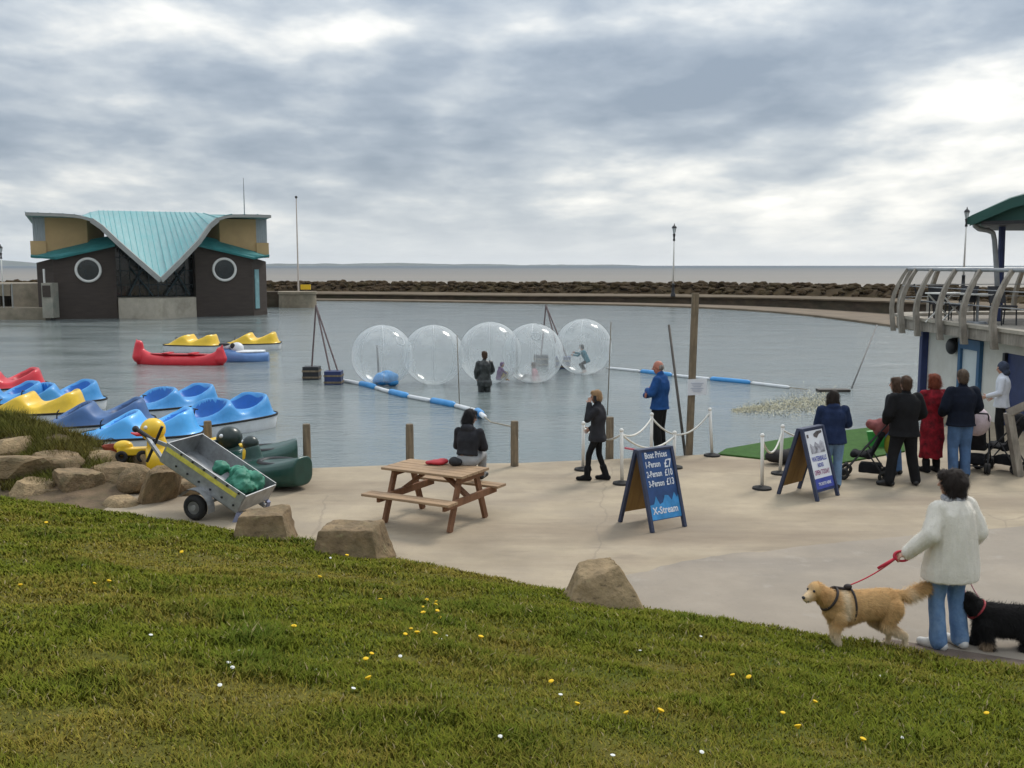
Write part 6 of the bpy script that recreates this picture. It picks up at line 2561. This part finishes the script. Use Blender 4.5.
# woman sitting on the picnic table
tl = pic.matrix_world
q = G(466.5, 466, .75)
sp = Person('seated woman in a black jacket on the far edge of the picnic table', (q.x, q.y + .10, .04), -18, 1.55, dict(
    pelvis=(0, 0, .885), chest=(0, .06, 1.17), neck=(0, .12, 1.39), head=(0, .18, 1.535), shL=(-.18, .10, 1.335), shR=(.18, .10, 1.335),
    elL=(-.235, .17, 1.06), elR=(.235, .17, 1.06), wrL=(-.10, .36, 1.00), wrR=(.10, .37, 1.01), hipL=(-.09, .02, .87), hipR=(.09, .02, .87),
    knL=(-.11, .42, .90), knR=(.11, .42, .90), anL=(-.10, .44, .56), anR=(.10, .44, .56), toeL=(-.11, .62, .52), toeR=(.11, .62, .52)), girth=.93, head_yaw=-48, head_pitch=-14)
sp.body(handL=dict(curl=.7), handR=dict(curl=.7))
sp.top('jacket', char_c, ext=.034, sl=(.085, .068, .055), collar=.03, hood=True, cut=True)
sp.trousers(grey_c, r=(.115, .078, .06))
sp.shoes(shoe_k)
sp.hair(h_black, 'bob')

# group by the water
p = G(831, 488)
gw = Person('dark haired person in a navy jacket and pale jeans behind the picture board', p, -6, 1.60, dict(
    chest=(0, .04, 1.22), neck=(0, .10, 1.44), head=(.01, .15, 1.585), shL=(-.19, .07, 1.39), shR=(.19, .07, 1.39), elL=(-.25, .10, 1.12), wrL=(-.16, .30, .98), elR=(.28, .14, 1.12), wrR=(.30, .38, 1.06)), girth=1.15, head_yaw=-12)
gw.body()
gw.top('jacket', navy2_c, ext=.03, low=[((0, 0, .80), .19, .15)], sl=(.088, .07, .056), hood=True)
gw.trousers(jeans_p, r=(.108, .08, .07))
gw.shoes(shoe_k)
gw.hair(h_dark, 'long')

p = G(902, 485.5)
gb = Person('man dressed all in black standing legs apart with his back turned', p, 8, 1.78, dict(
    elL=(-.29, .0, 1.16), wrL=(-.20, .21, 1.02), elR=(.29, .0, 1.16), wrR=(.20, .21, 1.02), knL=(-.16, .03, .50), anL=(-.235, -.02, .085), toeL=(-.36, .08, .03), knR=(.15, .03, .50), anR=(.215, -.02, .085), toeR=(.27, .14, .03)), girth=1.1, head_yaw=-8)
gb.body(handL=dict(curl=.8), handR=dict(curl=.8))
gb.top('jacket', black_c, ext=.045, low=[((0, 0, .80), .19, .15)], sl=(.098, .08, .064), collar=.03)
gb.trousers(black_c, r=(.11, .088, .078))
gb.shoes(shoe_k)
gb.hair(h_brown, 'short')

p = G(893, 474.5)
gc_ = Person('brown haired person in a dark coat half hidden behind the man in black', (p.x, p.y, 0), 30, 1.66, dict(anL=(-.05, -.03, .085), toeL=(-.07, .15, .03)), head_yaw=25)
gc_.body()
gc_.top('jacket', char_c, ext=.035, low=[((0, 0, .82), .18, .14)], sl=(.085, .068, .056))
gc_.trousers(jeans_d, r=(.10, .075, .068))
gc_.shoes(shoe_k)
gc_.hair(h_brown, 'bob')

p = G(930, 472)
gr_ = Person('red haired woman in a long crimson coat beside the navy jacketed man', p, 12, 1.70, dict(elL=(-.25, .03, 1.14), wrL=(-.16, .22, 1.04), elR=(.25, .03, 1.14), wrR=(.16, .22, 1.04)), girth=1.02, head_yaw=15)
gr_.body()
gr_.top('coat', red_c, ext=.028, low=[((0, 0, .26), .17, .15), ((0, 0, .5), .175, .15), ((0, 0, .78), .178, .145)], sl=(.088, .07, .058), collar=.06, folds=.02)
gr_.trousers(black_c, r=(.085, .062, .055))
gr_.shoes(black_c, r=.046, boot=.3)
gr_.hair(h_red, 'bob')

p = G(958, 477.5)
gm = Person('tall man in a navy jacket and blue jeans with his back turned', p, 4, 1.82, dict(elL=(-.28, .0, 1.16), wrL=(-.21, .20, 1.03), elR=(.28, .0, 1.16), wrR=(.22, .20, 1.03)), girth=1.1, head_yaw=-6)
gm.body(handL=dict(curl=.8), handR=dict(curl=.8))
gm.top('jacket', navy_c, ext=.042, low=[((0, 0, .85), .185, .145)], sl=(.096, .08, .066), collar=.04)
gm.trousers(jeans_d, r=(.108, .088, .08))
gm.shoes(shoe_k)
gm.hair(hairmat('mousy', (.10, .068, .045)), 'short')

p = G(999, 446)
gs = Person('woman in a white shirt and dark headscarf by the cafe door', p, 60, 1.66, dict(elL=(-.24, .02, 1.14), wrL=(-.18, .25, 1.05), elR=(.24, -.06, 1.13), wrR=(.22, .16, 1.0)), girth=1.0, head_yaw=18, head_pitch=-10)
gs.body()
gs.top('shirt', white_c, ext=.024, low=[((0, 0, .82), .17, .14)], sl=(.075, .062, .05), collar=.02)
gs.trousers(black_c, r=(.10, .08, .068))
gs.shoes(shoe_k)
hs = gs.hair(cloth('slate_scarf', (.045, .055, .085), .4), 'hood', .008)
hs.name = 'headscarf'

# man in waders standing in the pool
p = AT(484.5, 390, 31.5)
wd = Person('man in glossy dark waders standing thigh deep in the pool', (p.x, 31.5, -1.0), 14, 1.84, dict(elL=(-.26, -.02, 1.14), wrL=(-.22, .12, .95), elR=(.27, .06, 1.16), wrR=(.26, .30, 1.05)), girth=1.06, head_yaw=10)
wd.body()
wd.top('wader_jacket', wader_m, ext=.03, low=[((0, 0, .70), .19, .15), ((0, 0, .84), .19, .15)], sl=(.085, .07, .058), collar=.02)
wd.trousers(wader_m, r=(.115, .09, .08), name='waders')
wd.hair(h_brown, 'short')

# children inside the balls
c, rr = ball_pos[4]
k1 = Person('child in a teal top crouching inside the rightmost water ball', (c.x + .07, c.y, c.z - rr + .06), 68, 1.32, dict(
    pelvis=(0, -.10, .62), chest=(0, .06, .93), neck=(0, .14, 1.14), head=(0, .20, 1.28), shL=(-.18, .12, 1.09), shR=(.18, .12, 1.09), elL=(-.22, .30, .88), elR=(.22, .34, .94), wrL=(-.18, .55, .90), wrR=(.18, .58, .98),
    hipL=(-.10, -.08, .60), hipR=(.10, -.08, .60), knL=(-.13, .22, .44), knR=(.13, .22, .44), anL=(-.13, .0, .085), anR=(.13, .0, .085), toeL=(-.14, .17, .03), toeR=(.14, .17, .03)), girth=.95)
k1.body(); k1.top('top', teal_c, ext=.02); k1.trousers(char_c, r=(.09, .066, .055), to=.7); k1.hair(h_dark, 'short')
c, rr = ball_pos[3]
k2 = Person('child in a pink top sitting on the floor of a water ball', (c.x + .0, c.y - .05, c.z - rr + .07), 75, 1.2, dict(
    pelvis=(0, 0, .13), chest=(0, -.06, .46), neck=(0, -.03, .68), head=(0, .02, .83), shL=(-.18, -.04, .63), shR=(.18, -.04, .63), elL=(-.26, -.14, .38), elR=(.26, -.14, .38), wrL=(-.30, -.22, .14), wrR=(.30, -.22, .14),
    hipL=(-.10, .02, .12), hipR=(.10, .02, .12), knL=(-.14, .36, .34), knR=(.14, .36, .34), anL=(-.14, .62, .09), anR=(.14, .62, .09), toeL=(-.15, .74, .16), toeR=(.15, .74, .16)), girth=.95)
k2.body(); k2.top('top', pink_c, ext=.02); k2.trousers(grey_c, r=(.09, .066, .055)); k2.hair(h_brown, 'bob')
c, rr = ball_pos[2]
k3 = Person('child in purple huddled inside the water ball behind the man in waders', (c.x + .30, c.y - .05, c.z - rr + .10), -70, 1.2, dict(
    pelvis=(0, 0, .15), chest=(0, .06, .47), neck=(0, .12, .68), head=(0, .18, .82), shL=(-.18, .10, .63), shR=(.18, .10, .63), elL=(-.24, .26, .42), elR=(.24, .26, .42), wrL=(-.10, .40, .36), wrR=(.10, .40, .36),
    hipL=(-.10, .02, .14), hipR=(.10, .02, .14), knL=(-.12, .38, .42), knR=(.12, .38, .42), anL=(-.12, .34, .09), anR=(.12, .34, .09), toeL=(-.13, .50, .05), toeR=(.13, .50, .05)), girth=.95)
k3.body(); k3.top('top', cloth('purple', (.13, .05, .15), .3), ext=.025, hood=True); k3.trousers(mat('ochre_trouser', (.34, .22, .05), .9, .2, 8), r=(.09, .066, .055)); k3.hair(cloth('purple_hat', (.13, .05, .15), .3), 'short')

# ------------------------------------------------------------------ pushchairs
def pushchair(label, loc, rz, seat_m, hood_m, extra=None, hood_big=False):
    root = thing('pushchair', label, 'pushchair', loc, R(rz))
    # local: +y forward
    for s in (-1, 1):
        for y, nm in ((.34, 1), (-.30, 1)):
            mb = MB()
            for dx in (-.025, .025):
                mb.torus((s * .22 + dx, y, .095), .07, .026, Matrix.Rotation(PI / 2, 3, 'Y'), 18, 8)
            mb.tube([(s * .22 - .03, y, .095), (s * .22 + .03, y, .095)], .03, 8)
            mb.build('wheel', rubber, root, smooth=True)
    mb = MB()
    for s in (-1, 1):
        mb.tube([(s * .22, .34, .1), (s * .21, .05, .5), (s * .2, -.34, 1.0), (s * .19, -.46, 1.06)], .013, 6)
        mb.tube([(s * .22, -.30, .1), (s * .21, .0, .52)], .013, 6)
    mb.tube([(-.22, .34, .12), (.22, .34, .12)], .012, 6)
    mb.tube([(-.22, -.30, .12), (.22, -.30, .12)], .012, 6)
    mb.tube([(-.19, -.46, 1.06), (.19, -.46, 1.06)], .016, 6)
    mb.build('frame', black_m, root)
    mb = MB()
    mb.cap((-.12, .20, .42), .06, (.12, .20, .42), .06)
    mb.cap((-.12, -.04, .42), .07, (.12, -.04, .42), .07)
    mb.cap((-.12, -.22, .78), .06, (.12, -.22, .78), .06)
    mb.loft([(V((0, .2, .42)), V((1, 0, 0)), .18, V((0, 0, 1)), .05), (V((0, -.06, .41)), V((1, 0, 0)), .18, V((0, .3, 1)), .055), (V((0, -.24, .8)), V((1, 0, 0)), .17, V((0, 1, .3)), .045)], 16)
    mb.cap((-.1, .33, .22), .03, (.1, .33, .22), .03)
    o = link('seat', fuse(mb, .018, 3, folds=.01), seat_m, root, True)
    mb = MB()
    h = 1.15 if hood_big else .72
    mb.ell((0, -.20, .88), (.20 * h, .18 * h, .22 * h))
    mb.cap((-.1 * h, -.02, .95), .07 * h, (.1 * h, -.02, .95), .07 * h)
    mb.ell((0, -.1, .92), (.2 * h, .2 * h, .12 * h))
    o = link('hood', fuse(mb, .018, 3, folds=.012), hood_m, root, True)
    mb = MB(); mb.box((0, -.06, .2), (.34, .34, .14)); link('basket', fuse(mb, .02, 3, folds=.01), seat_m, root, True)
    if extra:
        mb = MB(); mb.ell((-.04, -.36, .62), (.16, .1, .18)); link('shopping_bag', fuse(mb, .018, 2, folds=.02), extra, root, True)
    return root


blk_fab = cloth('black_nylon', (.016, .016, .018), .3)
p = G(868, 480)
pushchair('pushchair with a faded coral hood and yellow green bag, beside the navy jacketed woman', (p.x, p.y + .1, 0), 65, blk_fab, cloth('coral', (.24, .085, .08), .3), cloth('yellow_green', (.26, .24, .03), .3))
p = G(984, 474)
pushchair('pushchair under a pale pink and white blanket, right of the man in jeans', (p.x, p.y + .35, 0), -30, blk_fab, cloth('pale_pink', (.58, .47, .50), .15, dirt=(.3, .24, .2), dirt_scale=4, dirt_amt=.6), None, True)
p = G(1012, 474)
pushchair('dark pushchair partly hidden by the wooden handrail', (p.x, p.y + .3, 0), 40, blk_fab, blk_fab)
# green tub boat drawn up beyond the group
p = G(882, 447)
gt = thing('green_tub', 'bright green plastic tub standing on the turf mat behind the pushchair', 'tub', (p.x, p.y, .02), R(10))
mb = MB(); mb.loft([(V((0, 0, 0.0)), V((1, 0, 0)), .38, V((0, 1, 0)), .24), (V((0, 0, .36)), V((1, 0, 0)), .45, V((0, 1, 0)), .3), (V((0, 0, .40)), V((1, 0, 0)), .47, V((0, 1, 0)), .32), (V((0, 0, .38)), V((1, 0, 0)), .42, V((0, 1, 0)), .27), (V((0, 0, .1)), V((1, 0, 0)), .35, V((0, 1, 0)), .2)], 28, power=4)
gt.scale = (.62, .62, .7)
mb.build('shell', mat('bright_green_plastic', (.04, .26, .05), .5, .15, 4), gt, auto=40)

# ------------------------------------------------------------------ dogs
coat_m = mat_attr('dog_coat', .85, .2)


def paint(me, fn):
    n = len(me.vertices)
    co = np.zeros(n * 3); me.vertices.foreach_get('co', co); co = co.reshape(-1, 3)
    c = fn(co)
    ca = me.color_attributes.new('Col', 'FLOAT_COLOR', 'POINT')
    ca.data.foreach_set('color', np.concatenate([c, np.ones((n, 1))], 1).astype(np.float32).ravel())


# golden retriever: +x is forward
GP = G(859, 651)
gd = thing('dog', 'golden long coated dog pulling ahead on the red lead', 'dog', (GP.x, GP.y, .0), R(180 + 8))
gd.scale = (.80, .9, .9)
mb = MB()
body = [(-.36, .0, .515, .115, .13), (-.22, 0, .50, .135, .150), (.0, 0, .49, .135, .150), (.18, 0, .475, .145, .175), (.32, 0, .50, .125, .155), (.42, 0, .545, .09, .115)]
mb.loft([(V((x, y, z)), V((0, 1, 0)), rx, V((0, 0, 1)), rz_) for x, y, z, rx, rz_ in body], 20)
mb.ell((-.36, 0, .515), (.09, .115, .125)); mb.ell((.36, 0, .47), (.10, .105, .12))
mb.cap((.36, 0, .55), .115, (.53, .0, .64), .085)                       # neck
HY = Matrix.Rotation(R(24), 3, 'Z')
HC = V((.56, .01, .665))


def hh(x, y, z):
    return HC + HY @ V((x, y, z))


mb.ell(hh(0, 0, .01), (.095, .085, .085), HY)
mb.cap(hh(.07, 0, -.02), .052, hh(.175, 0, -.045), .035)
mb.cap(hh(.06, 0, -.055), .04, hh(.15, 0, -.075), .024)
for s in (-1, 1):
    mb.ell(hh(-.015, s * .088, -.03), (.042, .018, .068), HY @ Matrix.Rotation(R(-14 * s), 3, 'X'))
    mb.ell(hh(-.02, s * .096, -.06), (.038, .016, .05), HY)
LEGS_G = [((.30, -.085, .42), (.27, -.09, .235), (.24, -.085, .10), (.20, -.085, .03), .07, .042), ((.30, .085, .42), (.36, .09, .25), (.31, .09, .12), (.30, .09, .035), .07, .042)]
for a, b_, c_, d_, r0, r1 in LEGS_G:
    mb.cap(a, r0, b_, r1 + .008); mb.cap(b_, r1 + .005, c_, r1 - .006); mb.cap(c_, r1 - .006, d_, r1 - .004); mb.cap(d_, .034, (d_[0] + .05, d_[1], .028), .026)
for s, kx, hx_, fx in ((-1, -.20, -.42, -.44), (1, -.26, -.50, -.56)):
    y = s * .085
    mb.cap((-.34, y, .47), .105, (kx, y, .30), .062); mb.cap((kx, y, .30), .056, (hx_, y, .17), .036); mb.cap((hx_, y, .17), .034, (fx + .04, y, .04), .028); mb.cap((fx + .04, y, .034), .032, (fx + .10, y, .028), .025)
tail = [(-.44, 0, .58), (-.55, .01, .575), (-.68, .0, .62), (-.82, -.01, .665), (-.90, -.01, .685)]
for i in range(4):
    mb.cap(tail[i], (.05, .042, .045, .035)[i], tail[i + 1], (.042, .045, .035, .02)[i])
me = fuse(mb, .009, 3)
GC, GPALE, GRED = np.array([.60, .375, .165]), np.array([.72, .585, .40]), np.array([.47, .25, .09])


def gold(p):
    n = len(p)
    t = np.clip((.34 - p[:, 2]) / .16, 0, 1)
    t = np.maximum(t, np.clip((-.50 - p[:, 0]) / .1, 0, 1) * np.clip((.66 - p[:, 2] - (-.55 - p[:, 0]) * .28) / .06, 0, 1) * .9)
    t = np.maximum(t, .55 * np.clip((p[:, 0] - .6) / .08, 0, 1))
    t = np.maximum(t, .8 * np.exp(-((p[:, 0] - .24) / .05) ** 2) * (p[:, 2] > .4))
    ear = (np.abs((p - np.array(HC[:])) @ np.array(HY.col[1][:])) > .084) & (p[:, 0] > .48) & (p[:, 2] > .52)
    t = np.where(ear, 0, t)
    f = fbm(p[:, 0] * 9 + 20, p[:, 2] * 9 + p[:, 1] * 7 + 20, 61, 3)
    r = np.maximum(np.clip((f - .45) * 2.5, 0, 1) * (1 - t), ear * 1.0)
    return GC * (1 - t)[:, None] * (1 - .6 * r)[:, None] + GRED * ((1 - t) * .6 * r)[:, None] + GPALE * t[:, None]


paint(me, gold)
gbody = link('body', me, coat_m, gd, True)


def flow_dog(p):
    d = np.tile(np.array([-.9, 0, -.35]), (len(p), 1))
    leg = p[:, 2] < .33
    d[leg] = (-.35, 0, -.9)
    hd_ = p[:, 0] > .5
    d[hd_] = (-.8, 0, -.4)
    tl_ = p[:, 0] < -.48
    d[tl_ & (p[:, 2] > .5)] = (-.7, 0, -.35)
    return d


def glen(p):
    L = np.full(len(p), .042)
    L[(p[:, 0] < -.48) & (p[:, 2] > .48)] = .10
    L[p[:, 0] > .55] = .012
    L[(p[:, 0] > .15) & (p[:, 0] < .5) & (p[:, 2] < .45) & (p[:, 2] > .3)] = .055
    L[(p[:, 0] < -.2) & (p[:, 2] < .42) & (p[:, 2] > .2)] = .05
    L[p[:, 2] < .16] = .014
    return L


fur('fur', me, gd, 42000, glen, .0024, gold, flow_dog, coat_m, .3, .45, .34)
mb = MB(); mb.ell(hh(.207, 0, -.035), (.017, .022, .016), HY); mb.build('nose', black_m, gd, smooth=True)
for s in (-1, 1):
    mb = MB(); mb.ell(hh(.084, s * .042, .022), (.013, .015, .014), HY); mb.build('eye', black_m, gd, smooth=True)
mb = MB(); mb.tube([hh(.15, -.03, -.078), hh(.19, 0, -.072), hh(.15, .03, -.078)], .007, 6); mb.build('mouth', black_m, gd, smooth=True)
strap = mat('dark_harness', (.03, .022, .02), .7, .3, 8)
mb = MB()
rot = V((.45, 0, .55)).to_track_quat('Z', 'X').to_matrix()
mb.torus((.39, 0, .575), .12, .014, V((.75, 0, .55)).to_track_quat('Z', 'X').to_matrix(), 28, 8, sx=1.1)
mb.torus((.14, 0, .49), .165, .013, Matrix.Rotation(PI / 2, 3, 'Y'), 28, 8, sx=1.08, sy=.93)
mb.tube([(.34, 0, .69), (.24, 0, .675), (.14, 0, .665)], .016, 6)
mb.ell((.17, .0, .69), (.05, .03, .03))
mb.build('harness', strap, gd, smooth=True)

# black shaggy dog
BP = G(1002, 648)
bd_ = thing('dog', 'small shaggy black dog with pale paws following on the pink lead', 'dog', (BP.x + .0, BP.y, .005), R(180 - 6))
bd_.scale = (.86, .9, .92)
mb = MB()
body = [(-.34, 0, .30, .10, .115), (-.2, 0, .30, .125, .14), (.0, 0, .30, .13, .145), (.16, 0, .31, .125, .15), (.26, 0, .33, .10, .12)]
mb.loft([(V((x, y, z)), V((0, 1, 0)), rx, V((0, 0, 1)), rz_) for x, y, z, rx, rz_ in body], 18)
mb.cap((.22, 0, .35), .105, (.33, 0, .42), .085)
mb.ell((.36, 0, .455), (.10, .095, .088)); mb.cap((.42, 0, .435), .058, (.50, 0, .415), .042)
for s in (-1, 1):
    mb.ell((.34, s * .095, .43), (.04, .022, .075)); mb.ell((.36, s * .05, .52), (.045, .04, .035))
for (x, s, dx) in ((.22, -1, .03), (.22, 1, -.05), (-.28, -1, -.04), (-.28, 1, .05)):
    y = s * .085
    if x > 0:
        mb.cap((x, y, .28), .065, (x + dx * .5, y, .15), .05); mb.cap((x + dx * .5, y, .15), .05, (x + dx, y, .045), .045)
    else:
        mb.cap((x, y, .29), .085, (x + .08 + dx, y, .20), .06); mb.cap((x + .08 + dx, y, .20), .055, (x - .05 + dx, y, .12), .045); mb.cap((x - .05 + dx, y, .12), .045, (x - .02 + dx, y, .045), .042)
    mb.cap((x + dx, y, .04), .045, (x + dx + .05, y, .035), .035)
for i, (a, c_) in enumerate((((-.36, 0, .38), (-.42, 0, .46)), ((-.42, 0, .46), (-.40, 0, .54)), ((-.40, 0, .54), (-.35, 0, .58)))):
    mb.cap(a, .04 - .006 * i, c_, .036 - .006 * i)
me = fuse(mb, .010, 3)


def blackc(p):
    t = np.clip((.13 - p[:, 2]) / .05, 0, 1) * (p[:, 0] > .16) * (p[:, 1] > 0)
    return np.array([.012, .011, .011]) * (1 - t)[:, None] + np.array([.24, .17, .11]) * t[:, None]


paint(me, blackc)
link('body', me, coat_m, bd_, True)
fur('fur', me, bd_, 26000, lambda p: np.where(p[:, 0] > .3, .05, .075), .0032, blackc, flow_dog, coat_m, .5, .6, .45)
mb = MB(); mb.ell((.535, 0, .43), (.018, .022, .016)); mb.build('nose', black_m, bd_, smooth=True)
for s in (-1, 1):
    mb = MB(); mb.ell((.44, s * .05, .475), .012); mb.build('eye', eye_m, bd_, smooth=True)
mb = MB(); mb.torus((.29, 0, .395), .115, .012, V((.7, 0, .6)).to_track_quat('Z', 'X').to_matrix(), 24, 8); mb.build('collar', mat('red_collar', (.38, .04, .05), .6, .2, 6), bd_, smooth=True)

bpy.context.view_layer.update()
hl = wp.root.matrix_world @ (wp.J['wrL'] + V((-.05, .05, -.04)))
hp_ = gd.matrix_world @ V((.17, 0, .70))
mb = MB(); mb.tube(sag(hl, hp_, .03, 10), .006, 6)
mb.tube([hl + V((.0, 0, .0)), hl.lerp(hp_, .42)], .014, 8)
mb.torus(hl + V((.015, -.01, 0)), .045, .011, Matrix.Rotation(R(70), 3, 'X'), 20, 6, sx=1.5)
tag(mb.build('dog_lead', mat('red_lead', (.50, .02, .045), .6, .15, 8), smooth=True), 'red lead held out to the golden dog', 'dog lead')
hr_ = wp.root.matrix_world @ (wp.J['wrR'] + V((-.03, .07, -.05)))
hq = bd_.matrix_world @ V((.26, 0, .50))
mb = MB(); mb.tube(sag(hr_, hq, .04, 10), .006, 6); mb.tube(sag(hr_ + V((.02, 0, 0)), hq + V((-.10, 0, 0)), .10, 10), .005, 6)
tag(mb.build('dog_lead', mat('pink_lead', (.60, .28, .30), .6, .1, 8), smooth=True), 'slack pink lead falling to the black dog', 'dog lead')

# ------------------------------------------------------------------ flowers in the turf
def bank_hit(px, py):
    d = ray(px, py)
    lo, hi = 1.5, 40.0
    for i in range(60):
        t = lo + (hi - lo) * i / 59
        p = EYE + d * t
        if p.z < float(bank_z(p.x, p.y)):
            a, b_ = t - (hi - lo) / 59, t
            for _ in range(25):
                m_ = (a + b_) / 2
                q = EYE + d * m_
                if q.z < float(bank_z(q.x, q.y)):
                    b_ = m_
                else:
                    a = m_
            return EYE + d * b_
    return None


dand = mat('dandelion_yellow', (.80, .50, .012), .8, .2, 60)
stem_m = mat('flower_stem', (.10, .16, .04), .7, .2, 10)
mb = MB()
rs = random.Random(5)
mb.lathe((0, 0, .055), [(.003, -.008), (.010, 0), (.019, .008), (.021, .012), (.014, .017), (.0, .018)], 14)
mb.tube([(0, 0, -.02), (0, 0, .05)], .003, 5, mi=1)
DM = mb.mesh('dandelion')
DM.materials.append(dand); DM.materials.append(stem_m)
DP = [(427, 605), (433, 611), (435, 618), (366, 667), (411, 635), (417, 641), (380, 606), (422, 612), (438, 607), (441, 622), (424, 620), (404, 640), (370, 660), (293, 635), (318, 583), (372, 688), (553, 688), (630, 721), (656, 721), (735, 683), (752, 684), (782, 720), (812, 709), (988, 720), (183, 556), (46, 528), (107, 588), (92, 589), (479, 645), (432, 641), (575, 712), (800, 738), (860, 748), (20, 592), (346, 561)]
for px, py in DP:
    p = bank_hit(px, py)
    if p is None:
        continue
    o = bpy.data.objects.new('dandelion', DM)
    COL.objects.link(o)
    k = rs.uniform(.75, 1.1)
    o.location = (p.x, p.y, p.z)
    o.scale = (k, k, k)
    o.rotation_euler = (rs.uniform(-.3, .5), rs.uniform(-.3, .3), rs.uniform(0, 6))
    tag(o, 'yellow dandelion flower in the grass of the bank', 'dandelion', 'dandelions on the grass bank')
mb = MB()
mb.lathe((0, 0, .035), [(.0, -.001), (.012, 0), (.013, .003), (.004, .006), (0, .007)], 12)
mb.tube([(0, 0, -.02), (0, 0, .034)], .002, 4, mi=1)
WM = mb.mesh('daisy')
WM.materials.append(mat('daisy_white', (.74, .74, .70), .8, .1, 40)); WM.materials.append(stem_m)
for px, py in [(240, 656), (232, 672), (228, 668), (220, 690), (440, 643), (446, 640), (315, 675), (84, 568), (352, 694), (500, 742), (640, 655), (612, 762), (700, 640), (900, 742), (560, 700), (700, 757), (150, 640), (400, 660), (330, 560), (880, 680)]:
    p = bank_hit(px, py)
    o = bpy.data.objects.new('daisy', WM)
    COL.objects.link(o)
    o.location = p
    o.rotation_euler = (rs.uniform(-.2, .5), rs.uniform(-.3, .3), 0)
    tag(o, 'tiny white daisy in the grass of the bank', 'daisy', 'daisies on the grass bank')
